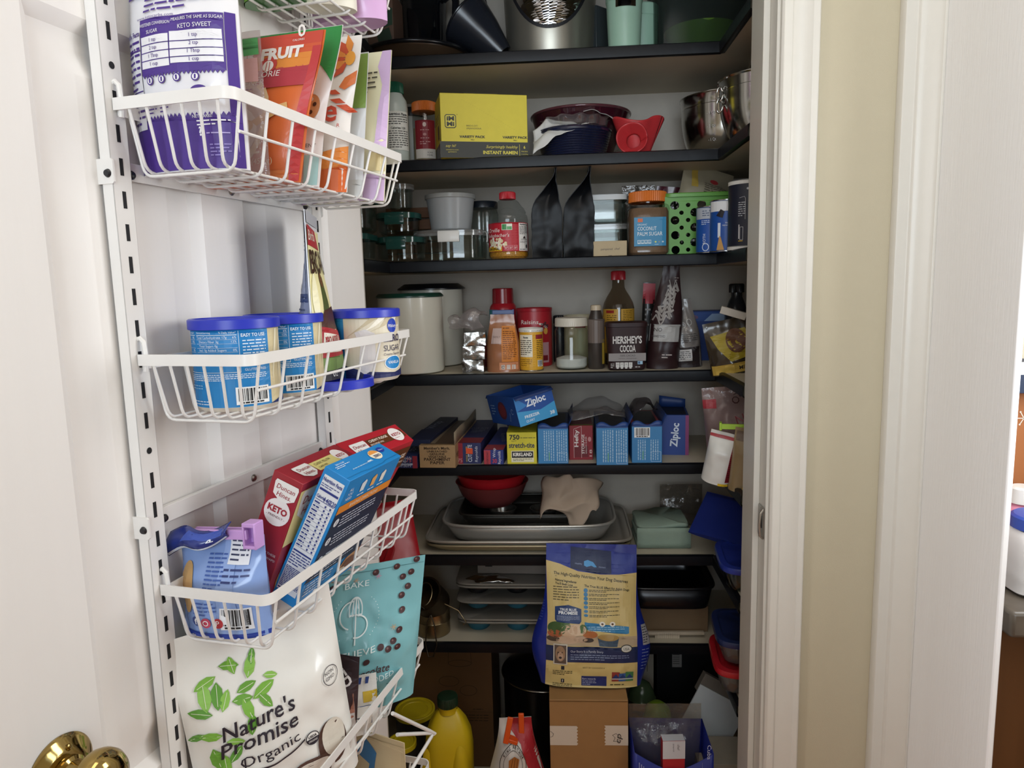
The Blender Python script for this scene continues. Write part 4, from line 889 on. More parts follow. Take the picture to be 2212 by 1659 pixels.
# ---------------------------------------------------------------- shelf 1 (top)
Z = SZ[1]
t, f = carton_thing('snack_box', 'brown printed box with green leaves at the left of the top shelf', -.392, 1.74, Z, .06, .11, .17, '#6d5547')
a = Art(f['front'], 0); a.poly([(-.01, .08), (.028, .09), (.029, .125), (.005, .135), (-.02, .11)], '#2f4a38', 1); a.poly([(-.005, .05), (.026, .06), (.02, .085), (-.01, .075)], '#29402f', 1); a.lines(-.02, .02, .022, .03, 1, '#b8a898', 1); a.done('front_print', t)
t = thing('pitcher', 'dark clear pitcher with a curved black handle on the top shelf', 'pitcher', (-.32, 1.845, Z))
b = MB(); b.lathe([(0, .001), (.045, .001), (.05, .006), (.056, .16), (.058, .24), (.0565, .24), (.0545, .16), (.0485, .008), (0, .006)], film('smoked_plastic', '#8a919c', .2, .05, .1, '#5a606c'), 40); b.done('jug', t)
b = MB(); b.tube([(.054, -.02, .19), (.075, -.03, .2), (.086, -.035, .18), (.083, -.034, .13), (.07, -.03, .09), (.052, -.02, .08)], .009, plastic('#14161c', .25), 10); b.done('handle', t, smooth=70)
b = MB(); b.lathe([(.0, .075), (.046, .075), (.05, .08), (.051, .16), (.0, .165)], plastic('#171a20', .4), 30); b.done('strainer', t)
t = thing('roasting_pan', 'round black pan with a rolled rim under the pitcher', 'pan', (-.325, 1.752, Z))
b = MB(); b.lathe([(0, .001), (.095, .001), (.105, .006), (.118, .03), (.1235, .034)], mat('pan_enamel', '#4a3a2c', .35, .3), 64); b.done('pan', t, solid=.0015)
b = MB(); b.tube([(.126 * math.cos(i * .1), .126 * math.sin(i * .1), .036) for i in range(63)], .0048, plastic('#0f1116', .25), 8, True); b.done('rim', t, smooth=70)
t = thing('funnel', 'black wide-mouthed funnel lying beside the big steel bowl', 'funnel', M=T(-.165, 1.74, Z + .075) @ RY(2.35) @ RX(.2))
b = MB(); b.lathe([(.062, -.055), (.064, -.053), (.06, -.045), (.048, .0), (.03, .05), (.022, .072), (.02, .072), (.028, .05), (.045, .0), (.058, -.045)], plastic('#23262e', .22), 48); b.done('cone', t)
b = MB(); b.tube([(.063 * math.cos(i * .15708), .063 * math.sin(i * .15708), -.054) for i in range(40)], .003, plastic('#191b22', .22), 8, True); b.done('rim', t)
t = thing('mixing_bowl', 'large brushed steel bowl with a mirrored upper band on the top shelf', 'bowl', (-.008, 1.765, Z))
b = MB(); b.lathe([(0, .0), (.086, .0), (.094, .003), (.1, .02), (.103, .07), (.106, .13), (.109, .19), (.108, .19), (.104, .13), (.1, .05), (.0, .02)], mat('brushed_steel', '#aaa69a', .38, .8, noise_amt=.2, nscale=8, stretch=(1, 1, .15)), 72); b.done('bowl', t)
def rtap(u, v, o):
    R = .1005 + .0085 * (v / .19) + o; an = -math.pi / 2 + u / .105; return (R * math.cos(an), R * math.sin(an), v)
a = Art(rtap, .012, .0004)
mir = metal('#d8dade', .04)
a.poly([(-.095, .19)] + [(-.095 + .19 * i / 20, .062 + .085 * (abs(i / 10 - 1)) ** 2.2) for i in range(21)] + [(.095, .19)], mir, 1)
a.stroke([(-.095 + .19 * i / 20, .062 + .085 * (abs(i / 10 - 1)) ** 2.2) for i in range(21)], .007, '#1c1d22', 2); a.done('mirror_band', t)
t, f = carton_thing('grater_box', 'small dark grey block between the steel bowl and mint cup', .098, 1.775, Z, .05, .05, .13, '#3c4244', .785, mt=plastic('#3c4244', .35))
MINT = plastic('#a9cdb6', .35)
for lab, X, Y in (('mint green cup with a chrome front panel on the top shelf', .155, 1.668), ('second mint green cup, standing in shade behind the chrome-fronted one', .205, 1.775)):
    t = thing('travel_cup', lab, 'cup', (X, Y, Z), group='mint cups')
    b = MB(); b.lathe([(0, 0), (.032, 0), (.0345, .002), (.0385, .09), (.039, .104), (.0405, .105), (.0405, .128), (.038, .131), (0, .131)], MINT, 48); b.done('body', t)
    b = MB(); b.tube([(.0355 * math.cos(i * .15708), .0355 * math.sin(i * .15708), .1045) for i in range(40)], .0045, MINT, 6, True); b.done('collar', t)
    if Y < 1.7:
        a = Art(cyl_map(.0392), .006, .0006); a.rect(-.022, .085, .022, .1005, metal('#dfe0e2', .06), 1); a.done('chrome_panel', t)
t = thing('storage_bin', 'tall smoky clear bin at the right of the top shelf', 'bin', (.335, 1.79, Z))
b = MB(); rbox(b, [(-1, .001), (-.012, .001), (0, .012), (.006, .24), (.0035, .24), (-.003, .012), (-.012, .004), (-1, .004)], .105, .085, film('smoky_bin', '#c4cdc9', .06, .15, .14, '#7d8682'), 6); b.done('bin', t)
t = thing('bowl', 'lime green bowl standing in the smoky bin', 'bowl', (.345, 1.79, Z + .006))
b = MB(); b.lathe([(0, .001), (.045, .001), (.055, .006), (.078, .05), (.085, .072), (.081, .073), (.05, .012), (0, .009)], plastic('#a8d42c', .3), 56); b.done('bowl', t)
# ---------------------------------------------------------------- shelf 2
Z = SZ[2]
WHT = plastic('#d9dcd6', .35)
t = thing('supplement_bottle', 'white bottle with a dark green cap and nutrition label', 'bottle', (-.366, 1.68, Z))
b = MB(); b.lathe([(0, .001), (.026, .001), (.029, .004), (.0295, .125), (.027, .142), (.0195, .154), (.018, .158), (0, .158)], plastic('#c5d0cc', .25), 40); b.done('bottle', t)
b = MB(); ribbed_cap(b, .0205, .024, plastic('#1e5f49', .4), (0, 0, .158)); b.done('cap', t)
a = Art(cyl_map(.0296), .006); a.rect(-.02, .03, .04, .115, '#eceee9', 1); a.text('Nutrition Facts', .012, .106, .005, '#1b1b1b', 3, w=.046, bold=.03); a.rect(-.012, .102, .037, .1035, '#1b1b1b', 2); a.lines(-.01, .085, .036, .1, 3, '#2b2b2b', 3)
a.text('Calories 120', .012, .076, .0045, '#1b1b1b', 3, bold=.02); a.lines(-.01, .034, .036, .074, 8, '#3b3b3b', 3); a.done('label_print', t)
t = thing('jar', 'white jar with a black lid behind the orange-capped jar', 'jar', (-.352, 1.80, Z))
b = MB(); b.lathe([(0, 0), (.036, 0), (.038, .003), (.038, .12), (.034, .13), (0, .13)], WHT, 40); b.done('jar', t)
b = MB(); b.lathe([(0, .02), (.036, .02), (.038, .017), (.038, 0), (0, 0)], plastic('#17191f'), 40, c=(0, 0, .13)); b.done('lid', t)
t = thing('spice_jar', 'clear jar with an orange cap and a crimson label', 'jar', (-.304, 1.71, Z))
b = MB(); b.lathe([(0, .001), (.025, .001), (.028, .004), (.028, .112), (.025, .121), (.0245, .124)], PLAST, 48); b.done('jar', t)
b = MB(); b.lathe([(0, .002), (.0265, .003), (.0268, .085), (0, .087)], mat('powder', '#c9b994', .8, noise_amt=.15, bump=.2), 40); b.done('contents', t)
b = MB(); ribbed_cap(b, .0285, .022, plastic('#dd7a35', .45), (0, 0, .122)); b.done('cap', t)
a = Art(cyl_map(.0282), .006); a.rect(-.02, .036, .03, .1, '#8e2330', 1); a.rect(-.02, .015, .03, .036, '#e6e0da', 1); a.lines(-.008, .045, .016, .054, 2, '#d9a8a8', 2); a.ell(.004, .09, .004, .005, '#e6cfc8', 2); a.lines(-.006, .076, .014, .08, 1, '#d9b0b0', 2, last=1); a.ell(.004, .068, .004, .003, '#c98b8b', 2); a.lines(-.006, .058, .014, .062, 1, '#d9b0b0', 2, last=1)
a.text('SCAN', .015, .026, .0035, '#55504c', 2); a.text('MORE', .015, .02, .0035, '#55504c', 2); a.done('label_print', t)
# ramen carton
w, d, h = .194, .112, .136; rz = .27; c0 = Vector((-.249, 1.598, Z)) + Vector((math.cos(rz) * w / 2 - math.sin(rz) * d / 2, math.sin(rz) * w / 2 + math.cos(rz) * d / 2, 0))
t, f = carton_thing('ramen_carton', 'yellow and charcoal instant ramen carton on the second shelf', c0.x, c0.y, Z, w, d, h, '#d9c93f', rz)
a = Art(f['front'], 0); K, Y_ = '#33342f', '#ddcf50'
a.rect(-.1, 0, .1, .0345, K, 1)
x0 = -.0755
a.poly([(x0 - .012 + (.004 if i in (0, 3, 4, 7) else 0) * 0, 0) for i in ()] or [(x0 - .0125, .066), (x0 - .009, .0625), (x0 + .009, .0625), (x0 + .0125, .066), (x0 + .0125, .088), (x0 + .009, .0915), (x0 - .009, .0915), (x0 - .0125, .088)], K, 1)
a.poly([(x0 - .0108, .0668), (x0 - .0083, .0643), (x0 + .0083, .0643), (x0 + .0108, .0668), (x0 + .0108, .0872), (x0 + .0083, .0897), (x0 - .0083, .0897), (x0 - .0108, .0872)], Y_, 2)
a.text('iM', x0, .0785, .0085, K, 3, w=.0165, bold=.04); a.text('Mi', x0, .067, .0085, K, 3, w=.0165, bold=.04); a.text('TM', x0 + .0145, .09, .0018, K, 3)
a.text('BBD/LOT:', -.0275, .0665, .0032, '#7a7440', 2, w=.026); a.text('09JAN2026A', -.024, .061, .0032, '#7a7440', 2, w=.033)
for x in (-.028, .068): a.text('VARIETY PACK', x, .0425, .0047, K, 3, w=.057, bold=.035); a.text('VOL.1', x, .0375, .0022, K, 3, bold=.03)
a.text('say hi!', -.0765, .0225, .0055, Y_, 3, w=.023, shear=.3); a.text('IMMIEATS.COM', -.0735, .0155, .002, Y_, 3, w=.027); a.text('@IMMIEATS', -.0735, .011, .002, Y_, 3, w=.019)
a.text('Surprisingly healthy', .038, .0212, .006, Y_, 3, w=.072, shear=.3); a.text('INSTANT RAMEN', .034, .0085, .0068, Y_, 3, w=.078, bold=.03); a.rect(.0775, .003, .0783, .03, Y_, 3)
a.text('6', .089, .021, .0058, Y_, 3, bold=.03); a.text('PACKS', .089, .0135, .0026, Y_, 3, w=.014); a.text('1 lb/454g', .089, .008, .002, Y_, 3, w=.015)
for i in range(26): xx = -.05 + i * .0048; a.rect(xx, .122 - .066 * (i / 26) ** 1.05, xx + .0022, .1224 - .066 * (i / 26) ** 1.05, '#b8a93a', 2)
a.done('front_print', t)
a = Art(f['left'], 0); a.rect(-d / 2, 0, d / 2, .0345, '#2b2c28', 1); a.lines(-.03, .08, .03, .1, 3, '#6d662c', 1); a.rect(-.0, .045, .025, .075, '#4a4628', 1); a.done('side_print', t)
a = Art(f['top'], 0); a.rect(-.045, -.057, .03, -.045, '#e5e2d0', 1); a.done('flap_tape', t)
# dishes, towels, silicone
t = thing('mixing_bowl', 'dark maroon glass bowl behind the navy baking dish', 'bowl', (.062, 1.815, Z))
b = MB(); b.lathe([(0, .002), (.05, .002), (.062, 0), (.07, .004), (.1, .06), (.118, .115), (.1205, .12), (.117, .12), (.097, .06), (.065, .01), (0, .008)], mat('maroon_glass', '#3a1420', .08, noise_amt=.05, coat=.6), 64); b.done('bowl', t)
b = MB(); b.tube([(.1195 * math.cos(i * .1), .1195 * math.sin(i * .1), .121) for i in range(63)], .0035, mat('maroon_rim', '#5a3038', .06, coat=.5), 8, True); b.done('rim', t, smooth=70)
t = thing('baking_dish', 'navy ribbed baking dish holding a clear wavy tray', 'dish', (.042, 1.715, Z))
b = MB(); prof = [(0, .001), (.055, .001)]
for i in range(11): prof += [(.07 + i * .0014, .005 + i * .005), (.0727 + i * .0014, .0075 + i * .005)]
prof += [(.0865, .062), (.088, .064), (.085, .066), (.07, .02), (0, .01)]
b.lathe(prof, mat('navy_glaze', '#171d38', .22, noise_amt=.1, coat=.3), 56); b.done('dish', t, smooth=30)
t = thing('plastic_tray', 'clear wavy plastic tray resting in the navy dish', 'tray', (.046, 1.715, Z + .066))
b = MB(); b.lathe([(.0, .001), (.05, .001), (.07, .006), (.074, .022), (.078, .024)], film('wavy_clear', '#eef0f2', .3, .08, .15), 96, fn=lambda p, a: Vector((p.x, p.y, p.z)) * (1 + .05 * math.sin(a * 12) * (1 if p.z > .004 else 0))); b.done('tray', t, smooth=60)
PAPER = mat('paper_towel', '#dfdedb', .85, noise_amt=.03, bump=.5, bscale=900)
tag(crumple('paper_towel', PAPER, lambda u, v: (-.085 + u * .125, -.05 - .022 * (1 - v) + .03 * v, .052 + .028 * u + (.012 + .016 * math.sin(u * 5)) * v - .05 * (1 - u) ** 2.5 * (1 - v) - .016 * (1 - v) * u), 28, 22, .009, 34, 3, M=T(.035, 1.70, Z)), 'crumpled white paper towel hanging over the left of the navy dish', 'paper towel')
tag(crumple('paper_towel', PAPER, lambda u, v: (-.035 + u * .1, -.03 + v * .09, .1 + .03 * math.sin(u * 2.6 + .5) * (.4 + .6 * v) - .03 * u), 26, 20, .008, 30, 8, M=T(.098, 1.715, Z)), 'folded white paper towel lying across the maroon bowl rim', 'paper towel')
t = thing('silicone_mitt', 'red silicone cup folded open at the shelf edge', 'kitchen mitt', M=T(.186, 1.69, Z))
RED = plastic('#c2353a', .4)
def mitt(u, v):
    an = u * 2 * math.pi; r = .022 + .022 * v + .008 * v * math.sin(2 * an + .6) + .005 * v * math.sin(3 * an)
    return (r * math.cos(an) * 1.15, r * math.sin(an) * .8, .004 + v * .072 + .012 * v * math.cos(2 * an) - .01 * v * math.sin(an))
b = MB(); b.grid(mitt, 48, 16, RED); b.lathe([(0, .004), (.023, .004), (.02, .0), (0, 0)], RED, 30, sx=1.15, sy=.8); b.done('cup', t, smooth=60, solid=.0025)
b = MB()
def mouth(u, v):
    an = u * 2 * math.pi; r = .014 + .016 * v; return (-.012 + r * math.cos(an) * 1.15 - .006 * v, -.03 - .022 * v + .004 * math.cos(3 * an), .03 + r * math.sin(an) * 1.1 + .004 * v)
b.grid(mouth, 40, 8, RED); b.done('spout', t, smooth=60, solid=.0025)
# steel bowls
def steel_bowl(label, X, Y, z, r, h, rings=False, marks=False, M=None):
    t = thing('steel_bowl', label, 'bowl', (X, Y, z), M=M, group='steel mixing bowls')
    b = MB(); rb = r * .55
    prof = [(0, .001), (rb, .0)] + [(rb + (r * .97 - rb) * math.sin(i / 9 * math.pi / 2) ** .8, h * .02 + h * .78 * (1 - math.cos(i / 9 * math.pi / 2)) ** .85) for i in range(1, 10)]
    prof += [(r * .975, h * .82), (r * .965, h * .83), (r * .985, h * .97), (r * 1.02, h * .995), (r * 1.02, h), (r * .97, h * .985), (r * .95, h * .8), (rb, h * .05), (0, h * .05)]
    b.lathe(prof, metal('#b4b3ae', .16), 72); b.done('bowl', t, smooth=40)
    if marks:
        def fnm(u, v, o):
            q = v / (h * .78); q = min(1, max(0, q)); s = math.acos(max(0, 1 - q ** (1 / .85))); R = rb + (r * .97 - rb) * math.sin(s) ** .8 + o + .001; an = math.radians(-118) + u / r
            return (R * math.cos(an), R * math.sin(an), v + h * .02)
        a = Art(fnm, .004, .0006)
        for i, s in enumerate(('- 1 Qt', '- 2 Qt', '- 3 Qt')): a.text(s, 0, h * (.22 + .2 * i), .006, '#e8e8e8', 2, w=.02)
        a.done('measure_print', t)
    if rings:
        b = MB()
        for dz in (0, -.022): b.tube([(-r * 1.0 - .002 + .006 * math.cos(i * .2618), -.018 + .003 * math.sin(i * .5), h * .86 + dz - .012 + .014 * math.sin(i * .2618)) for i in range(24)], .0022, metal('#c8c8c6', .12), 7, True)
        b.done('ring_handle', t, smooth=70)
    return t
steel_bowl('large steel mixing bowl with white measuring marks, right of the shelf', .398, 1.785, Z, .1, .142, marks=True)
steel_bowl('steel mixing bowl with a ring handle on the right side shelf', .433, 1.565, Z, .094, .125, rings=True)
steel_bowl('smallest steel bowl, upside down on the ring-handled bowl', .452, 1.56, Z + .126, .06, .04, M=T(.452, 1.56, Z + .168) @ RX(math.pi))
# ---------------------------------------------------------------- shelf 3
Z = SZ[3]
TEAL = film('teal_lid', '#4f9a92', .16, .12, .55, '#3f8078')
def glass_box(label, X, Y, z, hx, hy, h, lid='teal', e=6., rz=0.):
    t = thing('glass_container', label, 'container', (X, Y, z), rz, group='lidded glass containers')
    b = MB(); rbox(b, [(-1, .001), (-.01, .001), (-.002, .008), (0, h - .004), (.002, h), (-.002, h), (-.004, .01), (-.012, .005), (-1, .005)], hx, hy, GLASS, e); b.done('container', t)
    b = MB(); lm = {'teal': TEAL, 'white': plastic('#dcdedd', .35), 'clear': film('clear_lid', '#f2f4f4', .2, .1, .2)}[lid]
    rbox(b, [(-1, .009), (-.012, .009), (-.010, .006), (.001, .007), (.004, .006), (.004, -.006), (.0025, -.006), (.002, 0), (-1, 0)], hx, hy, lm, e, c=(0, 0, h)); b.done('lid', t)
    return t
def latch(t, x, y, z, M=None, w=.045, mt=None):
    b = MB(); b.grid(lambda u, v: ((u - .5) * w, [.004, 0, -.003, -.003, -.002][round(v * 4)], [.003, .002, -.004, -.016, -.022][round(v * 4)]), 2, 4, mt or plastic('#e4e3df', .35)); b.done('latch', t, T(x, y, z) @ (M or Matrix()), solid=.003, bevel=.0008)
g1 = glass_box('square glass container with a teal lid at the left shelf end', -.468, 1.59, Z, .055, .06, .055)
g2 = glass_box('tall square glass container stacked on the leftmost one', -.462, 1.59, Z + .065, .055, .06, .07)
g3 = glass_box('low round glass container with a teal lid beside the wood blocks', -.368, 1.69, Z, .055, .055, .052, e=2.6)
g4 = glass_box('small round glass container with a teal lid, second of its stack', -.372, 1.695, Z + .063, .048, .048, .045, e=2.6)
g5 = glass_box('small clear lidded cup, topmost of the round container stack', -.368, 1.70, Z + .12, .03, .03, .055, lid='clear', e=2.2)
for g, y in ((g3, -.057), (g4, -.05)): latch(g, 0, y, .052 if g is g3 else .046, mt=TEAL)
WOOD = mat('bamboo', '#8a5a36', .45, noise_amt=.3, nscale=14, stretch=(1, 1, 12))
t = thing('wood_board', 'slatted brown wood board standing at the back of the shelf', 'board', (-.352, 1.89, Z))
b = MB()
for i in range(5): b.box((0, 0, .016 + i * .03), (.19, .016, .026), WOOD)
for x in (-.08, .08): b.box((x, .011, .077), (.014, .006, .15), WOOD)
b.done('slats', t, bevel=.001)
rg_ = glass_box('wide glass container with a clear lid and white latches', -.253, 1.72, Z, .083, .066, .065, 'clear', 3.2)
latch(rg_, .004, -.069, .0665, w=.05); latch(rg_, -.085, 0, .0665, RZ(-math.pi / 2), w=.03); latch(rg_, .085, 0, .0665, RZ(math.pi / 2), w=.03)
t = thing('deli_container', 'cloudy plastic deli tub with a white lid on the glass container', 'container', (-.254, 1.735, Z + .0745))
b = MB(); b.lathe([(0, .001), (.046, .001), (.048, .003), (.057, .072), (.0575, .074), (.0565, .074), (.0465, .004), (0, .003)], film('cloudy_plastic', '#e8ecee', .1, .25, .6, '#f2f4f6'), 56); b.done('tub', t)
b = MB(); b.lathe([(0, .008), (.05, .008), (.052, .010), (.058, .010), (.0605, .009), (.061, .0), (.059, -.001), (.058, .004), (0, .004)], film('cloudy_lid', '#f0f0f0', .1, .2, .8, '#dcdedc'), 56, c=(0, 0, .0745)); b.done('lid', t)
t = thing('fluted_jar', 'fluted clear jar with a dark lid behind the popcorn jar', 'jar', (-.186, 1.83, Z))
b = MB(); b.lathe([(0, .002), (.033, .002), (.036, .008), (.038, .12), (.034, .135)], GLASS, 96, fn=lambda p, a: Vector((p.x * (1 + .03 * math.sin(a * 16)), p.y * (1 + .03 * math.sin(a * 16)), p.z))); b.done('jar', t, smooth=60)
b = MB(); b.lathe([(0, .016), (.036, .016), (.038, .013), (.038, 0), (0, 0)], plastic('#1d232c'), 40, c=(0, 0, .135)); b.done('lid', t)
t = thing('popcorn_jar', 'red-capped popcorn jar with a red label and loose kernels', 'jar', (-.113, 1.682, Z))
b = MB(); b.lathe([(0, .001), (.04, .001), (.045, .006), (.0465, .014), (.0455, .018), (.0455, .084), (.0465, .088), (.0445, .1), (.041, .104), (.042, .108), (.0375, .117), (.033, .121), (.025, .132), (.0175, .138)], PLAST, 64); b.done('jar', t)
KM_ = mat('kernels', '#c98b2c', .4, noise_amt=.6, nscale=260, bump=1., bscale=260)
b = MB(); b.lathe([(0, .002), (.039, .003), (.044, .008), (.0445, .016), (.043, .019), (0, .021)], KM_, 48); b.done('kernels', t)
b = MB(); ribbed_cap(b, .0185, .017, plastic('#b3242f', .4), (0, 0, .138), 36); b.done('cap', t)
a = Art(cyl_map(.0458), .006); W_ = '#efe8e2'
a.rect(-.072, .0185, .072, .083, '#b62230', 0); a.text('Orville', -.034, .062, .0088, W_, 3, w=.034, shear=.15); a.text("Redenbacher's", -.026, .051, .0075, W_, 3, w=.062, shear=.15)
rr_ = random.Random(5)
for i in range(34): a.ell(-.026 + rr_.uniform(-.022, .024), .036 + rr_.uniform(-.008, .006) + .006 * math.sin(i), rr_.uniform(.0028, .0045), None, rr_.choice(('#f1e6cd', '#e2cfa6', '#f6f0df')), 3 + i % 3, 8)
a.rect(-.056, .0195, -.012, .029, '#e2b325', 4); a.text('ORIGINAL', -.034, .0218, .005, '#3a2414', 6, w=.034, bold=.03)
a.rect(.028, .0195, .06, .0815, '#ece7e1', 1); a.text('Nutrition Facts', .044, .077, .0032, '#1b1b1b', 3, w=.026, bold=.03); a.lines(.03, .056, .058, .075, 6, '#3b3333', 3); a.poly([(.044, .054), (.039, .047), (.049, .047)], '#3b3333', 3); a.text('CONAGRA', .044, .0435, .0028, '#3b3333', 3, w=.022); a.lines(.031, .037, .057, .042, 2, '#6b5b5b', 3); a.ell(.052, .03, .0035, .0045, '#3b3333', 3); a.lines(.03, .0205, .058, .025, 1, '#6b5b5b', 3)
a.rect(-.012, .066, .012, .08, '#e6ead8', 2); a.rect(-.011, .067, -.001, .079, '#3f8a4a', 3); a.rect(0, .067, .011, .074, '#5aa05f', 3)
for i in range(3): a.rect(-.006 + i * .0105, .022, .0025 + i * .0105, .0315, '#d99aa0', 3); a.rect(-.0053 + i * .0105, .0227, .0018 + i * .0105, .0308, '#b62230', 4); a.lines(-.0045 + i * .0105, .024, .001 + i * .0105, .029, 2, W_, 5)
a.done('label_print', t)
# side-gusset coffee bags seen from the side
BLKF = mat('black_foil', '#090b0f', .38, noise_amt=.1, spec=.2)
for i, (X, lab) in enumerate(((-.023, 'black coffee bag nearest the popcorn jar, top leaning right'), (.0475, 'black coffee bag between its twin and the glass tubs'))):
    t = thing('coffee_bag', lab, 'bag', (X, 1.685, Z), group='black coffee bags')
    def sec(u, v):
        q = v; s = sm((q - .5) / .46); hx = .0335 * (1 - s) + .0016 * s; hx *= .97 + .05 * sm(q / .15); hy = .045
        cxx = .022 * sm((q - .55) / .45) + (.006 if i else 0) * q
        k = u * 4; e = int(min(3, k)); fr = k - e
        cn = [(-hx, -hy), (hx, -hy), (hx, hy), (-hx, hy), (-hx, -hy)]
        x = cn[e][0] + (cn[e + 1][0] - cn[e][0]) * fr; y = cn[e][1] + (cn[e + 1][1] - cn[e][1]) * fr
        if e in (0, 2): y += (1 if e == 0 else -1) * (.5 - abs(fr - .5)) * 2 * (.003 + .02 * s + .008 * (1 - sm(q / .12)))
        n = noise.noise(Vector((x * 45 + i * 3, y * 45, q * 9))) * .0022
        return (x + cxx + n, y + n, .001 + q * .2)
    b = MB(); b.grid(sec, 48, 40, BLKF); b.grid(lambda u, v: Vector(sec(u * .25, 0)).lerp(Vector(sec(.75 - u * .25, 0)), v), 8, 4, BLKF); b.done('bag_body', t, smooth=50)
    b = MB()
    for sx in (-1, 1): b.tube([Vector(sec(.0 if sx < 0 else .25, q / 20)) + Vector((0, -.001, 0)) for q in range(21)], .0009, BLKF, 6)
    b.done('side_seam', t)
    if i: a = Art(lambda u, v, o: Vector(sec(.25 + (u + .045) / .36, v / .2)) + Vector((o, 0, 0)), .008); a.rect(-.04, .03, .03, .1, '#7c1f28', 1); a.lines(-.035, .06, .02, .09, 2, '#d9cfc8', 2); a.done('label_print', t)
t = glass_box('low clear glass container under the white-lidded one', .117, 1.765, Z, .052, .05, .072, 'clear')
t = glass_box('rectangular glass container with a white lid, upper of its stack', .112, 1.765, Z + .0825, .052, .045, .058, 'white')
t, f = carton_thing('small_kraft_box', 'small kraft box in front of the stacked glass containers', .119, 1.668, Z, .075, .06, .035, '#b7a27c')
a = Art(f['front'], 0); a.text('pampered', -.008, .015, .0042, '#4a3b28', 2, w=.026); a.text('chef', .016, .015, .0045, '#4a3b28', 2, shear=.3, w=.012); a.rect(-.004, .0, .004, .003, '#5a4630', 2); a.done('front_print', t)
t = thing('sugar_jar', 'orange-capped coconut palm sugar jar with a blue label', 'jar', (.208, 1.685, Z))
b = MB(); rbox(b, [(-1, .001), (-.006, .001), (-.001, .006), (0, .012), (-.0015, .016), (-.0015, .1), (0, .104), (-.003, .112), (-.012, .117)], .0475, .0475, PLAST, 4.5); b.lathe([(.036, .117), (.036, .122)], PLAST, 40); b.done('jar', t)
b = MB(); rbox(b, [(-1, .003), (-.008, .003), (-.003, .008), (-.0025, .014), (-.003, .098), (-.006, .106), (-1, .108)], .0475, .0475, mat('palm_sugar', '#7d5f45', .85, noise_amt=.25, nscale=300, bump=.3, bscale=600), 4.5); b.done('contents', t)
b = MB(); ribbed_cap(b, .0425, .0235, plastic('#d9762e', .45), (0, 0, .1205), 56); b.done('cap', t)
a = Art(lambda u, v, o: (u, -.0478 - o + .35 * max(0, abs(u) - .026) ** 1.2, v), .008); B_ = '#2f86b3'
a.rect(-.0355, .021, .0355, .0845, B_, 1); a.rect(-.0275, .074, -.0165, .082, '#d9652e', 2); a.text('ORGANIC', -.028, .0665, .0038, '#dcecf2', 3, 'L', w=.021); a.text('COCONUT', -.028, .0555, .0082, '#eef4f4', 3, 'L', w=.042); a.text('PALM SUGAR', -.028, .044, .0082, '#eef4f4', 3, 'L', w=.055)
for i in range(4): a.rect(-.028 + i * .0078, .0265, -.0212 + i * .0078, .0345, '#e6f0f2', 3); a.rect(-.0272 + i * .0078, .0285, -.022 + i * .0078, .0335, B_, 4); a.text('4135'[i], -.0246 + i * .0078, .0293, .0032, '#e6f0f2', 5)
for i, c in enumerate(('#d9e06a', '#7f8f98', '#cfe0e6')): a.ell(.012 + i * .008, .03, .0022, .0018, c, 3)
a.lines(.01, .0232, .026, .0255, 1, '#cfe4ee', 3); a.done('label_print', t)
# green basket with round holes
GRN = plastic('#5f9a3c', .38)
t = thing('plastic_basket', 'green plastic basket with round holes, full of bags', 'basket', (.326, 1.745, Z))
def holed(hw, H, fn, name, seed):
    outer = [(-hw, 0), (hw, 0), (hw, H), (-hw, H)]; loops = [outer]; rows = 7
    for r_ in range(rows):
        for c_ in range(-3, 4):
            x = c_ * .028 + (.014 if r_ % 2 else 0); z = .012 + r_ * .0165; rad = .0094 if (r_ + c_) % 2 == 0 else .0048
            if abs(x) + rad > hw - .004 or z + rad > H - .006: continue
            loops.append([(x + rad * math.cos(-k * 2 * math.pi / 14), z + rad * math.sin(-k * 2 * math.pi / 14)) for k in range(14)])
    flat = [p for l in loops for p in l]; tr = tessellate_polygon([[Vector((x, y, 0)) for x, y in l] for l in loops])
    b = MB(); b.add([fn(x, y) for x, y in flat], [tuple(q) for q in tr], GRN); b.done(name, t, smooth=0, solid=.0022)
hw, hd, HH = .076, .075, .13
holed(hw, HH, lambda x, z: (x * (1 + .08 * z / HH), -hd * (1 + .08 * z / HH), z), 'side_wall', 1); holed(hw, HH, lambda x, z: (x * (1 + .08 * z / HH), hd * (1 + .08 * z / HH), z), 'side_wall', 2)
holed(hd, HH, lambda x, z: (-hw * (1 + .08 * z / HH), x * (1 + .08 * z / HH), z), 'side_wall', 3); holed(hd, HH, lambda x, z: (hw * (1 + .08 * z / HH), x * (1 + .08 * z / HH), z), 'side_wall', 4)
b = MB(); b.box((0, 0, .001), (2 * hw, 2 * hd, .002), GRN); b.done('base', t)
b = MB(); rbox(b, [(.0, .0), (.006, .001), (.006, .008), (.004, .010), (.0, .010)], hw * 1.08, hd * 1.08, GRN, 8, c=(0, 0, HH - .002)); b.done('rim', t)
pouch_thing('snack_bag', 'grey-tan paper pouch lying across the top of the green basket', 'pouch', T(.343, 1.735, Z + .115) @ RZ(.15) @ RY(.3) @ RX(-.35), Pouch(.125, .1, .045, seal=.15, crumple=.006, seed=81), FOIL('#a79c84', .45), lambda a, w, h: (a.ell(w * .1, h * .6, .010, .008, '#b8383c', 2), a.lines(-w * .1, h * .2, w * .42, h * .5, 5, '#5a5448', 2), a.rect(-w * .34, h * .3, -w * .22, h * .85, '#c2a24a', 1)))
pouch_thing('clear_bag', 'clear plastic bag of dark bits inside the green basket', 'bag', T(.318, 1.745, Z + .004) @ RZ(.1), Pouch(.125, .13, .09, gus=.9, seal=.15, crumple=.010, seed=83), film('dark_clear_film', '#6e7a74', .3, .06, .35, '#2c3a34', .8))
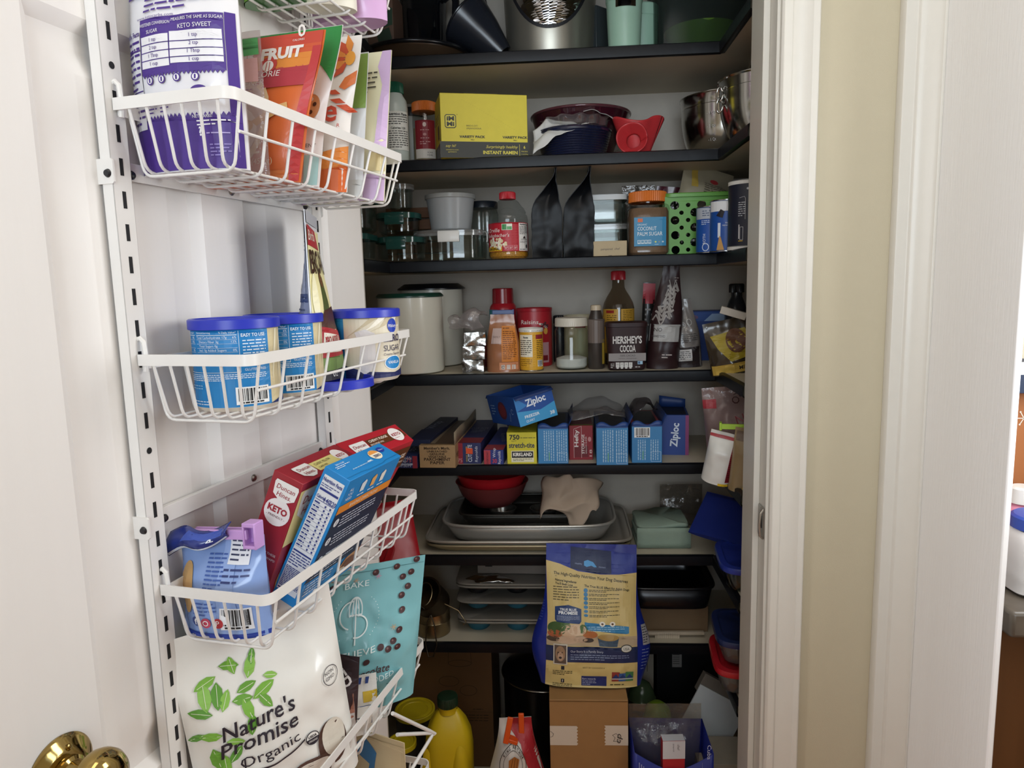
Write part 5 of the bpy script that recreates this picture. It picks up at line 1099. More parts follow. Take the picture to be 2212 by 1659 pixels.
t = thing('zip_bag', 'small clear bag sticking up behind the orange-capped jar', 'bag', (.2, 1.80, Z))
Pouch(.08, .175, .05, seal=.2, crumple=.012, seed=85).mesh(film('clear_bag_film2', '#d8d4d0', .25, .08, .3, '#8a8480', .7)).done('bag_body', t, smooth=60)
pouch_thing('snack_bag', 'dark red foil packet peeking out behind the sugar jar', 'bag', T(.262, 1.835, Z) @ RY(.1), Pouch(.06, .175, .04, seal=.15, crumple=.008, seed=86), FOIL('#5a1f2c', .25))
CANB = '#1c4fa0'
t = can_thing('broth_can', 'blue and grey can next to the green basket', 'can', .338, 1.618, Z, .032, .1, CANB)
a = Art(cyl_map(.0322), .006); a.rect(-.045, .073, .06, .097, '#aeb4bd', 1); a.lines(-.026, .078, .0, .092, 3, '#4a5a78', 2); a.lines(-.028, .06, -.01, .071, 3, '#cfdcee', 2); a.text('BROTH', -.018, .028, .006, '#dfe8f2', 2, rot=math.pi / 2, w=.026); a.ell(-.018, .013, .0075, .0085, '#dfe8f2', 2); a.ell(-.018, .013, .006, .007, CANB, 3); a.poly([(-.006, .003), (.012, .003), (.004, .03), (.001, .03)], '#d9b05a', 2); a.done('label_print', t)
t = can_thing('broth_can', 'blue can with a white top band beside the navy canister', 'can', .361, 1.572, Z, .034, .108, CANB)
a = Art(cyl_map(.0342), .006); a.rect(-.05, .084, .06, .105, '#e6e8ea', 1); a.poly([(-.03, .075), (-.02, .088), (-.012, .083), (-.016, .07)], '#1a1a24', 3); a.text('MADE WITH', -.002, .058, .0028, '#dfe8f2', 3, w=.016); a.text('FREE RANGE CHICKEN', -.002, .053, .0028, '#dfe8f2', 3, w=.028); a.poly([(-.004, .048), (.002, .05), (-.001, .044)], '#e6eef6', 3); a.rect(-.026, .03, -.02, .06, '#dfe8f2', 2); a.poly([(-.028, .004), (-.012, .004), (-.019, .03), (-.022, .034)], '#c99a5a', 3); a.done('label_print', t)
t = can_thing('tea_canister', 'tall navy canister with white end bands at the right jamb', 'canister', .392, 1.505, Z, .043, .138, '#1d2133', rim=None)
a = Art(cyl_map(.0432), .006); a.rect(-.13, .129, .13, .137, '#e6e4df', 1); a.rect(-.13, 0.001, .13, .0085, '#e6e4df', 1); a.ell(-.016, .119, .0022, None, '#c9ccd2', 2); a.lines(-.034, .065, -.02, .095, 7, '#c9ccd2', 2); a.stroke([(-.032, .102), (-.022, .104), (-.02, .1), (-.02, .06)], .0006, '#c9ccd2', 2); a.stroke([(-.03, .02), (-.024, .02), (-.024, .045), (-.03, .045), (-.03, .02)], .0007, '#d9dadd', 2); a.rect(-.033, .022, -.031, .05, '#d9dadd', 2); a.rect(-.033, .026 - .009, -.024, .0185, '#d9b030', 2); a.done('label_print', t)
# ---------------------------------------------------------------- shelf 4
Z = SZ[4]
ENAM = mat('white_enamel', '#d5d3c6', .25, noise_amt=.03, coat=.2)
for lab, X, Y, r, h, lc in (('white metal canister with a thin green lid, in front', -.353, 1.688, .077, .182, '#143b30'), ('white metal canister with a black lid, behind the other canister', -.328, 1.846, .079, .198, '#12151c')):
    t = thing('canister', lab, 'canister', (X, Y, Z), group='white metal canisters')
    b = MB(); b.lathe([(0, .001), (r - .008, .001), (r - .002, .004), (r, .010), (r, h), (0, h)], ENAM, 72); b.done('canister', t)
    b = MB(); e = .003 if lc == '#143b30' else .009
    b.lathe([(0, e + .004), (r - e, e + .004), (r + e, .001), (r + e, -.002), (r, -.003), (0, 0)], plastic(lc, .3), 72, c=(0, 0, h)); b.done('lid', t)
SILV = mat('silver_foil', '#b9b9b6', .22, 1, noise_amt=.1, bump=.6, bscale=70)
for i in range(3):
    t = thing('foil_brick', ['silver foil brick, bottom of the stack of three', 'silver foil brick, middle of the stack of three', 'silver foil brick, top of the stack of three'][i], 'packet', (-.199 + .001 * i, 1.672, Z + i * .0325), .06 * (i - 1), group='stacked silver foil bricks')
    b = MB()
    def fb(p, s=i): return p + Vector((noise.noise(p * 70 + Vector((s * 5, 0, 0))), noise.noise(p * 70 + Vector((0, s * 5, 9))), noise.noise(p * 60 + Vector((4, s, 2))))) * .0022
    w_, d_, h_ = .05, .068, .031
    b.grid(lambda u, v: fb(Vector(((u - .5) * w_, -d_ / 2 - .002 + .005 * abs(abs(u - .5) - abs(v - .5)), v * h_))), 12, 10, SILV)
    b.grid(lambda u, v: fb(Vector((w_ / 2, (u - .5) * d_, v * h_))), 12, 8, SILV); b.grid(lambda u, v: fb(Vector((-w_ / 2, (.5 - u) * d_, v * h_))), 12, 8, SILV)
    b.grid(lambda u, v: fb(Vector(((u - .5) * w_, (v - .5) * d_, h_))), 12, 10, SILV); b.grid(lambda u, v: fb(Vector(((.5 - u) * w_, d_ / 2, v * h_))), 12, 8, SILV); b.grid(lambda u, v: fb(Vector(((.5 - u) * w_, (v - .5) * d_, .0025))), 12, 8, SILV)
    b.done('foil', t, smooth=50)
crumple_M = T(-.2, 1.662, Z + .098)
o = crumple('plastic_bag', CLEAR, lambda u, v: (-.045 + .075 * u - .012 * math.sin(v * 3), -.03 + .05 * v, .006 + .045 * math.sin(v * 2.4) * (.6 + .4 * u)), 26, 24, .016, 34, 4, M=crumple_M)
tag(o, 'crumpled clear plastic bag on top of the silver foil bricks', 'plastic bag')
t = thing('spray_can', 'red-capped red and teal baking spray can at the back', 'can', (-.14, 1.815, Z))
b = MB(); b.lathe([(0, 0), (.034, 0), (.035, .003), (.035, .142), (.033, .15), (.028, .157), (0, .158)], plastic('#b01f2b', .3), 48); b.done('can', t)
b = MB(); b.lathe([(0, .038), (.024, .038), (.0265, .036), (.0275, .0), (0, 0)], plastic('#8e1822', .25), 56, c=(0, 0, .157)); b.done('cap', t)
a = Art(cyl_map(.0352), .006); a.poly([(-.06, .06), (-.005, .06), (-.012, .142), (-.06, .142)], '#3f93a0', 1); a.text('ULTRA', .006, .124, .009, '#efe6e2', 3, w=.03, bold=.03); a.lines(.0, .136, .025, .139, 1, '#efe6e2', 3); a.done('label_print', t)
def art_rice(a, w, h):
    a.rect(-w * .02, h * .18, w * .46, h * .8, '#cf7f34', 1); a.lines(w * .02, h * .22, w * .42, h * .72, 15, '#6e3a18', 2); a.lines(w * .02, h * .74, w * .42, h * .78, 1, '#6e3a18', 2)
    a.rect(-w * .34, h * .5, -w * .02, h * .76, '#c4aaa2', 2); a.text('FAMILY', -w * .18, h * .6, .004, '#7a6058', 3); a.rect(-w * .1, h * .04, w * .46, h * .17, '#d08a62', 1)
    for i in range(3): a.rect(-w * .04 + i * w * .16, h * .05, w * .07 + i * w * .16, h * .13, '#cfc2b8', 2)
    a.arc(w * .015, h * .09, .003, 20, 330, .001, '#33302c', 3, 10)
pouch_thing('rice_bag', 'brown lentil bag with an orange nutrition label and blue clip', 'bag', T(-.132, 1.672, Z), Pouch(.078, .135, .05, gus=.85, full=.5, seal=.12, topw=.72, crumple=.004, seed=91), FOIL('#a06a4a', .25), art_rice)
t = thing('bag_clip', 'dark blue clip across the top of the brown lentil bag', 'clip', (-.13, 1.672, Z + .136)); b = MB()
for y in (-.0035, .0035): b.box((0, y, .004), (.05, .004, .010), plastic('#2a4278', .35))
b.box((.0245, 0, .004), (.004, .011, .012), plastic('#2a4278', .35)); b.done('clip_bar', t, bevel=.001)
t = can_thing('baking_powder_can', 'small yellow can with a nutrition label and white lid', 'can', -.0655, 1.683, Z, .028, .096, '#d9a32c', lid='#dcdad2')
a = Art(cyl_map(.0282), .006); a.rect(-.05, .01, .012, .088, '#d9a32c', 0); a.rect(-.03, .034, .004, .086, '#e9e2cc', 1); a.text('Facts', -.012, .078, .004, '#1b1b1b', 3, bold=.03); a.lines(-.028, .038, .002, .075, 8, '#3b3328', 3); a.text('0', -.004, .056, .005, '#1b1b1b', 4); a.rect(.012, .076, .034, .086, '#8e2330', 2); a.lines(.014, .03, .032, .074, 10, '#5a4420', 2); a.lines(-.03, .012, .002, .03, 4, '#8a6418', 2); a.bars(.016, .011, .032, .026); a.done('label_print', t)
t = can_thing('raisin_canister', 'red raisin canister behind the small yellow can', 'canister', -.06, 1.79, Z, .0435, .14, '#b0232f', rim=None, lid='#a81c2a')
a = Art(cyl_map(.0437), .006); a.text('Raisins', -.012, .106, .0098, '#f0e2da', 3, w=.046, shear=.1, bold=.01)
for i in range(16): a.ell(.024 + rr_.uniform(-.012, .012), .1 + rr_.uniform(-.009, .009), .0035, .0026, rr_.choice(('#3a2028', '#4e2c34', '#e3d6ce')), 3, 8)
a.rect(-.03, .082, .01, .096, '#cfa9a2', 2); a.lines(-.028, .084, .008, .094, 2, '#6e2a30', 3); a.ell(.03, .088, .006, .008, '#d9a24a', 4); a.rect(.008, .01, .04, .06, '#c2939a', 1); a.rect(.022, .015, .036, .028, '#7a1c26', 2); a.done('label_print', t)
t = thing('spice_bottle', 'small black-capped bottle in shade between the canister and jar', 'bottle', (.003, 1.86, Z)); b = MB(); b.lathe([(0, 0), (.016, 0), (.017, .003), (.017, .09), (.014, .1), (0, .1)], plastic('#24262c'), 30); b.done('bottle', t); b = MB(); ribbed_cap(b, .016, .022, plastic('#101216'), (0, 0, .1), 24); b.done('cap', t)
t = can_thing('cream_canister', 'cream canister with a small red emblem behind the glass jar', 'canister', .055, 1.83, Z, .041, .118, '#c9bd92', rim=None, lid='#cfc6a8')
a = Art(cyl_map(.0413), .006); a.rect(-.014, .092, .012, .112, '#9c2a2c', 1); a.ell(-.001, .102, .007, .007, '#2c1e1c', 2); a.ell(-.001, .103, .003, .004, '#c9a08a', 3); a.done('label_print', t)
t = thing('glass_jar', 'glass jar with a white lid and a little white powder', 'jar', (.03, 1.70, Z))
b = MB(); b.lathe([(0, .001), (.034, .001), (.0385, .005), (.039, .092), (.0355, .1), (.034, .103)], GLASS, 56); b.done('jar', t)
b = MB(); b.lathe([(0, .004), (.033, .004), (.0365, .008), (.0365, .026), (.02, .031), (0, .029)], mat('white_powder', '#e2e0da', .9, noise_amt=.03, bump=.3), 44); b.done('powder', t)
b = MB(); ribbed_cap(b, .0385, .0205, plastic('#d3cdbf', .4), (0, 0, .102), 60, .0003); b.done('lid', t)
t = thing('syrup_bottle', 'dark squeeze bottle with a beige cap left of the cocoa', 'bottle', (.0885, 1.695, Z))
b = MB(); b.lathe([(0, 0), (.018, 0), (.0195, .003), (.0198, .1), (.018, .118), (.013, .134), (.012, .138), (0, .138)], mat('brown_bottle', '#3b3430', .3, noise_amt=.1, coat=.3), 40); b.done('bottle', t); b = MB(); ribbed_cap(b, .0125, .013, plastic('#c3b49c'), (0, 0, .138), 20, .0003); b.done('cap', t)
a = Art(cyl_map(.02), .006); a.rect(.014, .012, .03, .07, '#b89a3a', 1); a.rect(-.025, .062, .03, .118, '#6d615a', 1); a.done('label_print', t)
t = thing('vanilla_bottle', 'big clear vanilla bottle with a red cap and yellow label', 'bottle', (.149, 1.785, Z))
b = MB(); b.lathe([(0, .001), (.034, .001), (.0385, .005), (.039, .14), (.036, .152), (.028, .168), (.019, .182), (.0155, .19), (.0148, .208)], film('amberish_glass', '#cfc4b4', .16, .04, .12, '#8a8074'), 56); b.done('bottle', t)
b = MB(); b.lathe([(0, .004), (.033, .004), (.0365, .008), (.037, .05), (0, .051)], mat('vanilla_liquid', '#4a2c14', .15, noise_amt=.02), 44); b.done('liquid', t)
b = MB(); ribbed_cap(b, .0172, .0225, plastic('#b3242f', .35), (0, 0, .208), 34); b.done('cap', t)
a = Art(cyl_map(.0393), .006); a.rect(-.05, .03, -.004, .138, '#cf9f3a', 1); a.rect(.003, .03, .05, .138, '#cf9f3a', 1); a.rect(-.036, .128, -.014, .135, '#9c2a22', 2); a.lines(-.034, .095, -.008, .125, 6, '#6a4a18', 2); a.lines(.008, .11, .034, .135, 6, '#6a4a18', 2); a.rect(.01, .1, .034, .107, '#a8442a', 2); a.done('label_print', t)
t = thing('cocoa_tub', "dark brown cocoa tub with large silver lettering", 'tub', (.1565, 1.668, Z)); CO = mat('cocoa_plastic', '#2f1c1d', .45, noise_amt=.05, spec=.25)
b = MB(); rbox(b, [(-1, .001), (-.008, .001), (-.004, .004), (.0, .1), (0, .101), (-1, .101)], .046, .032, CO, 5.5); b.done('tub', t)
b = MB(); rbox(b, [(-1, .011), (-.004, .011), (.0015, .009), (.002, .0), (0, -.001), (-1, 0)], .046, .032, CO, 5.5, c=(0, 0, .101)); b.done('lid', t)
a = Art(lambda u, v, o: (u, -.0285 - .0035 * min(1, v / .1) - o + (max(0, abs(u) - .03) * 16) ** 4 * .012, v), .008); W_ = '#d5d2cf'
a.text("HERSHEY'S", 0, .0635, .0155, W_, 3, w=.066, bold=.03); a.text('COCOA', .001, .044, .0145, W_, 3, w=.036, bold=.03); a.rect(-.0425, .0225, .0425, .0405, '#8f8a89', 1); a.text('100% CACAO', .001, .033, .0042, '#3a2c2c', 3, w=.034); a.text('NATURAL UNSWEETENED', .001, .027, .0026, '#5a4a4a', 3, w=.042)
for i in range(4): x = -.022 + i * .0098; a.rect(x - .0042, .008, x + .0042, .0195, W_, 2); a.text(('10', '0', '5', '1')[i], x, .0135, .0035, '#2f1c1d', 3); a.ell(x, .0065, .003, .0018, W_, 2)
a.rect(.0235, .0145, .035, .022, '#9cc0d6', 2); a.rect(.025, .016, .029, .021, '#3a5a8a', 3); a.lines(.018, .006, .036, .011, 1, W_, 3); a.lines(-.038, .006, -.03, .018, 3, W_, 3); a.done('front_print', t)
pouch_thing('snack_packet', 'narrow black packet with a coral top beside the brown bag', 'packet', T(.219, 1.80, Z) @ RY(.04), Pouch(.03, .2, .02, gus=.9, full=.7, seal=.06, crumple=.002, seed=93), FOIL('#22201f', .35), lambda a, w, h: (a.rect(-w * .5, h * .74, w * .5, h * .99, '#b8404a', 1), a.lines(-w * .3, h * .45, w * .3, h * .7, 4, '#8a8580', 1), a.rect(w * .4, h * .1, w * .48, h * .74, '#b9b2aa', 1)))
def art_choc(a, w, h):
    a.rect(-w * .5, h * .26, w * .5, h * .42, '#a9a8a6', 1); a.text('NO', -w * .4, h * .355, .008, '#4a4442', 3, 'L'); a.text('UNSWEETENED', -w * .46, h * .3, .005, '#4a4442', 3, 'L', w=.03)
    rg2 = random.Random(2)
    for i in range(9):
        y = h * (.46 + .04 * i); x0 = -w * .46 + w * .05 * i; pts = [(x0 + w * .075 * k, y + .012 * math.sin(k * 1.5 + i)) for k in range(7)]; a.stroke(pts, .0045 if i % 2 else .003, '#8f8a86', 2)
    a.lines(-w * .1, h * .1, w * .22, h * .15, 2, '#b9aeaa', 2); a.lines(w * .2, h * .82, w * .42, h * .86, 2, '#8f8480', 2)
pouch_thing('chocolate_chip_bag', 'tall dark brown chip bag with a silver band, right of the cocoa', 'bag', T(.241, 1.675, Z) @ RY(.04), Pouch(.074, .247, .048, gus=.85, full=.35, seal=.04, topw=.5, shx=.012, crumple=.004, seed=95, freq=30), mat('brown_bag_film', '#2e1c1e', .38, noise_amt=.05, spec=.35), art_choc)
def art_silver(a, w, h):
    a.rect(-w * .5, 0, w * .5, h * .3, '#2b2224', 1); a.rect(-w * .38, h * .1, w * .12, h * .27, '#bdbab8', 2); a.lines(-w * .34, h * .12, w * .08, h * .25, 5, '#3a3434', 3); a.lines(-w * .3, h * .36, w * .4, h * .5, 5, '#4a4644', 2); a.arc(-w * .1, h * .62, .007, 0, 360, .0016, '#b9b6b2', 2, 14); a.arc(w * .16, h * .66, .007, 0, 360, .0016, '#b9b6b2', 2, 14)
pouch_thing('chocolate_chip_bag', 'grey and brown chip bag leaning behind the tall brown bag', 'bag', T(.304, 1.70, Z) @ RY(-.08), Pouch(.068, .16, .045, gus=.85, full=.35, seal=.06, topw=.55, crumple=.007, seed=97, freq=34), FOIL('#77726f', .28), art_silver)
t, f = carton_thing('tea_box', 'blue box with a printed mountain scene at the back right', .385, 1.865, Z, .17, .08, .125, '#26448a', .03)
a = Art(f['front'], 0); a.rect(-.083, .1, .083, .122, '#35579e', 1); a.poly([(-.02, .1), (.0, .118), (.03, .118), (.05, .1)], '#9db8dc', 2); a.ell(-.05, .11, .016, .006, '#7a5a80', 2); a.done('front_print', t)
t = thing('sauce_bottle', 'dark bottle with a black cap at the far right of the shelf', 'bottle', (.44, 1.80, Z)); b = MB(); b.lathe([(0, 0), (.026, 0), (.028, .004), (.028, .12), (.018, .15), (.0135, .16), (.0135, .17), (0, .17)], plastic('#2b2c30', .2), 36); b.done('bottle', t); b = MB(); ribbed_cap(b, .0175, .022, plastic('#0f1014'), (0, 0, .17), 30); b.done('cap', t)
def art_gold(a, w, h):
    a.poly([(-w * .4, h * .75), (w * .3, h * .8), (w * .42, h * .5), (w * .25, h * .28), (-w * .1, h * .24), (-w * .3, h * .5)], '#a8942a', 1); a.ell(w * .08, h * .6, .022, .026, '#5f3a26', 2); a.rect(-w * .48, h * .02, w * .48, h * .2, '#c9a84c', 1); a.text('MILK', w * .15, h * .07, .008, '#2b2016', 3, bold=.02)
pouch_thing('candy_bag', 'dark bag with a yellow window and gold hem on the side shelf', 'bag', T(.392, 1.585, Z) @ RZ(-.12) @ RY(-.2), Pouch(.108, .118, .055, gus=.85, full=.4, seal=.08, crumple=.007, seed=99, freq=30), FOIL('#3d3428', .22), art_gold)
t, f = carton_thing('small_white_box', 'tiny off-white box lying on top of the yellow-windowed bag', 0, 0, 0, .055, .03, .016, '#c5bdb0', M=T(.379, 1.585, Z + .122) @ RZ(-.25) @ RY(.3), group=None)
# ================================================================ lower half
Z = SZ[5]
def longbox(name, label, xl, xr, ytop, ybase, Yf, L, col, rz, top=None, group='wrap boxes on end', openflap=False):
    cx_, w = xw(xl, xr, ybase, Yf); h = PY((xl + xr) / 2, ytop, Yf).z - Z
    c = Vector((cx_, Yf, 0)) + Vector((-math.sin(rz) * L / 2, math.cos(rz) * L / 2, 0))
    t, f = carton_thing(name, label, c.x, c.y, Z, w, L, h, col, rz, group, open_top=openflap)
    return t, f, w, h, L
t, f, w, h, L = longbox('foil_box', 'dark blue heavy duty foil box half hidden by the brownie box', 846, 903, 985, 1026, 1.60, .31, '#23305e', -.045)
a = Art(f['front'], 0); a.rect(w * .32, 0, w * .5, h, '#8e2b3a', 1); a.text('Reynolds', -w * .02, h * .72, .007, '#cfd6e6', 3, w=w * .62, shear=.1); a.text('Wrap', -w * .1, h * .5, .007, '#cfd6e6', 3); a.text('75', w * .18, h * .5, .009, '#d9707a', 3); a.rect(-w * .5, h * .26, w * .32, h * .4, '#aeb9cf', 2); a.text('EXTRA WIDE', -w * .08, h * .3, .0042, '#23305e', 3, w=w * .6); a.text('HEAVY DUTY', -w * .06, h * .1, .0048, '#cfd6e6', 3, w=w * .68, shear=.2); a.done('end_print', t)
a = Art(f['top'], 0); a.text('Reynolds', 0, -.05, .02, '#aab6cf', 2, rot=-math.pi / 2, w=.12); a.done('top_print', t)
t, f = carton_thing('foil_box', 'long dark navy box lying on the heavy duty foil box', -.318, 1.765, Z + .047, .05, .29, .016, '#1c2545', -.09)
a = Art(f['top'], 0); a.text('Wrap', 0, .03, .02, '#8a94b0', 2, rot=math.pi / 2, w=.1); a.done('top_print', t)
KR = mat('kraft_card', '#a98a62', .6, noise_amt=.12, nscale=50, bump=.06)
t, f, w, h, L = longbox('parchment_box', 'kraft parchment paper box with its top torn open', 907, 985, 962, 1018, 1.60, .305, '#a98a62', -.05)
a = Art(f['front'], 0); K = '#3a2a1c'
for s, y, hh, ww in (("Member's Mark.", .82, .006, .72), ('UNBLEACHED', .69, .0045, .56), ('GENUINE', .575, .0045, .42), ('VEGETABLE', .46, .0045, .5), ('PARCHMENT', .32, .0068, .74), ('PAPER', .17, .0068, .4)): a.text(s, 0, h * y, hh, K, 2, w=w * ww, bold=.015)
a.done('end_print', t); a = Art(f['right'], 0); a.text('MEMBERS MARK', -.08, h * .4, .012, '#5a3f26', 2, w=.12); a.done('side_print', t)
a = Art(f['top'], 0); a.rect(-w * .42, -L * .46, w * .42, L * .48, '#5d4a38', 1); a.rect(-w * .38, -L * .44, -w * .1, L * .46, '#8a7a64', 2); a.done('open_slot', t)
b = MB(); b.grid(lambda u, v: (w / 2 - .001 + .0 * v, (u - .5) * L, h + v * .03 + .002 * math.sin(u * 8)), 10, 2, card('#9a8a74')); b.done('torn_flap', t, solid=.0008)
t, f, w, h, L = longbox('wax_paper_box', 'navy and red wax paper box with an orange price sticker', 988, 1040, 957, 1003, 1.635, .29, '#2b3161', -.05)
a = Art(f['front'], 0); a.rect(-w * .5, 0, -w * .26, h, '#8f2735', 1); a.text('Reynolds', w * .36, h * .1, .0065, '#d5dbe8', 3, 'L', rot=math.pi / 2, w=h * .75, shear=.1); a.text('CUT-RITE', w * .12, h * .1, .009, '#d5dbe8', 3, 'L', rot=math.pi / 2, w=h * .82, bold=.02); a.text('WAX PAPER', -w * .06, h * .1, .004, '#d9c24a', 3, 'L', rot=math.pi / 2, w=h * .75); a.text('75', -w * .38, h * .08, .009, '#d5a0a6', 3, w=w * .18, rot=0); a.poly([(-w * .12, h * .5), (w * .16, h * .48), (w * .16, h * .75), (-w * .12, h * .77)], '#e2572f', 5); a.done('end_print', t)
a = Art(f['top'], 0); a.rect(-w * .5, -L * .5, w * .5, -L * .3, '#8a3038', 1); a.text('CUT-RITE', 0, .02, .014, '#8d95ad', 2, w=w * .8); a.lines(-w * .3, -.03, w * .3, .01, 3, '#7d86a0', 2); a.done('top_print', t)
t, f, w, h, L = longbox('foil_box', 'small red and blue foil box standing left of the yellow box', 1046, 1088, 972, 1008, 1.625, .27, '#2a3a82', -.06)
a = Art(f['front'], 0); a.rect(-w * .5, 0, w * .5, h, '#2a3a82', 0); a.rect(-w * .5, 0, -w * .16, h * .98, '#b8404c', 1); a.text('EVERYDAY', -w * .27, h * .06, .0046, '#3a1c28', 3, 'L', rot=math.pi / 2, w=h * .84); a.text('Reynolds', w * .36, h * .06, .0066, '#e2e6f0', 3, 'L', rot=math.pi / 2, w=h * .86); a.text('Wrap', w * .1, h * .5, .0066, '#e2e6f0', 3, 'L', rot=math.pi / 2); a.text('30', w * .05, h * .12, .010, '#c94454', 4, w=w * .24, bold=.02); a.done('end_print', t)
a = Art(f['top'], 0); a.rect(-w * .5, -L * .5, w * .5, -L * .3, '#a5404a', 1); a.text('Reynolds', 0, .0, .012, '#8d95ad', 2, rot=-1.4, w=.1); a.done('top_print', t)
t, f, w, h, L = longbox('plastic_wrap_box', 'yellow stretch film box with a torn navy flap', 1096, 1160, 934, 1001, 1.63, .22, '#d8cc34', 0)
a = Art(f['front'], 0); K = '#20242c'
a.text('750', -w * .24, h * .78, .0108, K, 3, w=w * .34, bold=.03); a.text('SQ FT', -w * .26, h * .71, .003, K, 3); a.lines(-w * .04, h * .8, w * .46, h * .86, 1, '#6a6424', 3, last=1); a.text('stretch-tite', 0, h * .52, .0118, '#2a3550', 3, w=w * .86, bold=.02); a.rect(-w * .36, h * .06, w * .4, h * .42, '#efe9c8', 2); a.rect(-w * .34, h * .2, w * .38, h * .4, '#1d1d1f', 3); a.text('KIRKLAND', w * .02, h * .255, .0078, '#efece4', 4, w=w * .64, bold=.04); a.lines(-w * .3, h * .09, w * .34, h * .18, 2, '#4a4636', 3); a.done('end_print', t)
crumple('torn_flap', card('#222c58'), lambda u, v: ((u - .5) * w * .98, -L / 2 + .01 + .07 * v, h + .004 + .016 * abs(math.sin(u * 5)) * (1 - v) + .006), 14, 8, .004, 60, 2, parent=t)
LB = '#3d85bd'
def zip_end(a, w, h, bar=False, seed=1):
    if bar: a.bars(-w * .42, h * .68, w * .1, h * .95)
    e = h * (.62 if bar else .92)
    for k in (-.3, .12): 
        for i in range(5 if not bar else 4):
            x = w * (k + .075 * i)
            rgz = random.Random(seed * 9 + i); y = h * .08
            while y < e: q = min(e, y + rgz.uniform(.003, .008)); a.rect(x, y, x + w * .03, q, '#a9cbe2', 2); y = q + .0015
    a.stroke([(w * .14, h * .04), (w * .46, h * .04), (w * .46, h * .3), (w * .14, h * .3), (w * .14, h * .04)], .0006, '#cfe2ee', 3); a.rect(-w * .14, h * .1, -w * .12, h * .32, '#7fc06a', 3); a.rect(-w * .5, h * .97, w * .5, h, '#23407e', 1)
for (xl, xr, yt, yb, Yf, lab, bar) in ((1163, 1228, 924, 1004, 1.63, 'open blue bag box right of the yellow stretch film box', 0), (1289, 1357, 922, 1009, 1.612, 'blue bag box nearest the shelf edge, under a clear bag', 0), (1365, 1430, 919, 998, 1.63, 'blue bag box with a white barcode corner', 1)):
    t, f, w, h, L = longbox('freezer_bag_box', lab, xl, xr, yt, yb, Yf, .2, LB, -.02, group='blue freezer bag boxes')
    a = Art(f['front'], 0); zip_end(a, w, h, bar, int(xl)); a.done('end_print', t)
    a = Art(f['top'], 0); a.rect(-w * .5, -L * .5, w * .5, L * .5, '#20345f' if not bar else '#8f3a44', 1); a.rect(-w * .38, -L * .42, w * .4, L * .42, '#171a22', 2); a.done('open_slot', t)
    b = MB(); b.grid(lambda u, v: (w / 2 - .001 + .012 * v, (u - .5) * L, h + v * .024), 6, 2, card('#223a72')); b.done('side_flap', t, solid=.0008)
    b = MB(); b.grid(lambda u, v: ((u - .5) * w, -L / 2 + .001 + .004 * v, h + v * (.006 + .005 * math.sin(u * 9))), 12, 2, card('#2a4a8a')); b.done('torn_edge', t, solid=.0008)
t, f, w, h, L = longbox('storage_bag_box', 'red storage bag box between two blue boxes', 1230, 1281, 919, 988, 1.665, .2, '#8f1f2b', 0)
a = Art(f['front'], 0); a.stroke([(-w * .3, h * .06), (-w * .3, h * .9), (w * .02, h * .98), (w * .02, h * .06)], .0012, '#c9a0a0', 2); a.rect(-w * .3, h * .08, w * .3, h * .4, '#6f1622', 1); a.text('Hefty', -w * .12, h * .38, .0088, '#e6dcd8', 3, 'L', rot=math.pi / 2, w=h * .5, bold=.03); a.text('STORAGE', w * .14, h * .18, .006, '#e6dcd8', 3, 'L', rot=math.pi / 2, w=h * .56, bold=.02); a.text('GALLON SLIDER', w * .24, h * .18, .003, '#e6dcd8', 3, 'L', rot=math.pi / 2, w=h * .5); a.text('18', w * .46, h * .1, .006, '#e6c9c4', 3, 'L', rot=math.pi / 2, w=h * .2); a.ell(w * .36, h * .6, .004, .006, '#c98a8a', 3); a.done('end_print', t)
a = Art(f['top'], 0); a.rect(-w * .5, -L * .5, w * .5, L * .5, '#5d1822', 1); a.rect(-w * .5, -L * .5, w * .5, -L * .46, '#7a8f3a', 2); a.done('top_print', t)
ZM = T(-.086, 1.683, 1.041 + .0) @ Euler((-.107, -.198, .484), 'XYZ').to_matrix().to_4x4()
w, d, h = .098, .173, .070
t, f = carton_thing('freezer_bag_box', 'open blue freezer bag box tilted on top of the yellow box', 0, 0, 0, w, d, h, '#1f4f9c', M=ZM, open_top=True, group=None)
def zip_logo(a, x, y, k, rot, ww): a.text('Ziploc', x, y, k, '#dfe8f4', 4, w=ww, rot=rot, bold=.03)
a = Art(f['front'], 0); a.poly([(-w * .5, 0), (w * .5, 0), (w * .5, h * .5), (w * .1, h * .36), (-w * .5, h * .5)], '#3f9ad0', 1); a.poly([(-w * .5, h * .5), (-w * .2, h * .62), (-w * .5, h)], '#2f7cc0', 1); zip_logo(a, .003, h * .6, .0155, .06, .052); a.text('FREEZER', -w * .14, h * .22, .0062, '#e6f0f6', 3, w=.038, bold=.02); a.text('QUART', -w * .21, h * .08, .0052, '#e6f0f6', 3, w=.022); a.text('38', w * .38, h * .1, .0078, '#e6f0f6', 3, w=.012, bold=.02); a.done('front_print', t)
a = Art(f['left'], 0); a.ell(.0, h * .5, .026, .022, '#5a2a3a', 1); a.ell(.0, h * .5, .02, .016, '#7a2f38', 2); a.text('Freezer', .045, h * .3, .005, '#a9c4e0', 3, rot=1.3); a.lines(-.07, h * .3, -.04, h * .7, 4, '#8fb0d6', 3); a.arc(.062, h * .5, .006, 30, 320, .0014, '#a9c4e0', 3, 12); a.done('side_print', t)
b = MB()
for s in (-1, 1): b.grid(lambda u, v: ((u - .5) * w, s * (d / 2 - .001) + s * v * .01, h - v * .008 + .0), 6, 2, card('#1a3266'))
b.done('flap', t, solid=.0008)
zc = xw(1430, 1490, 965, 1.70)
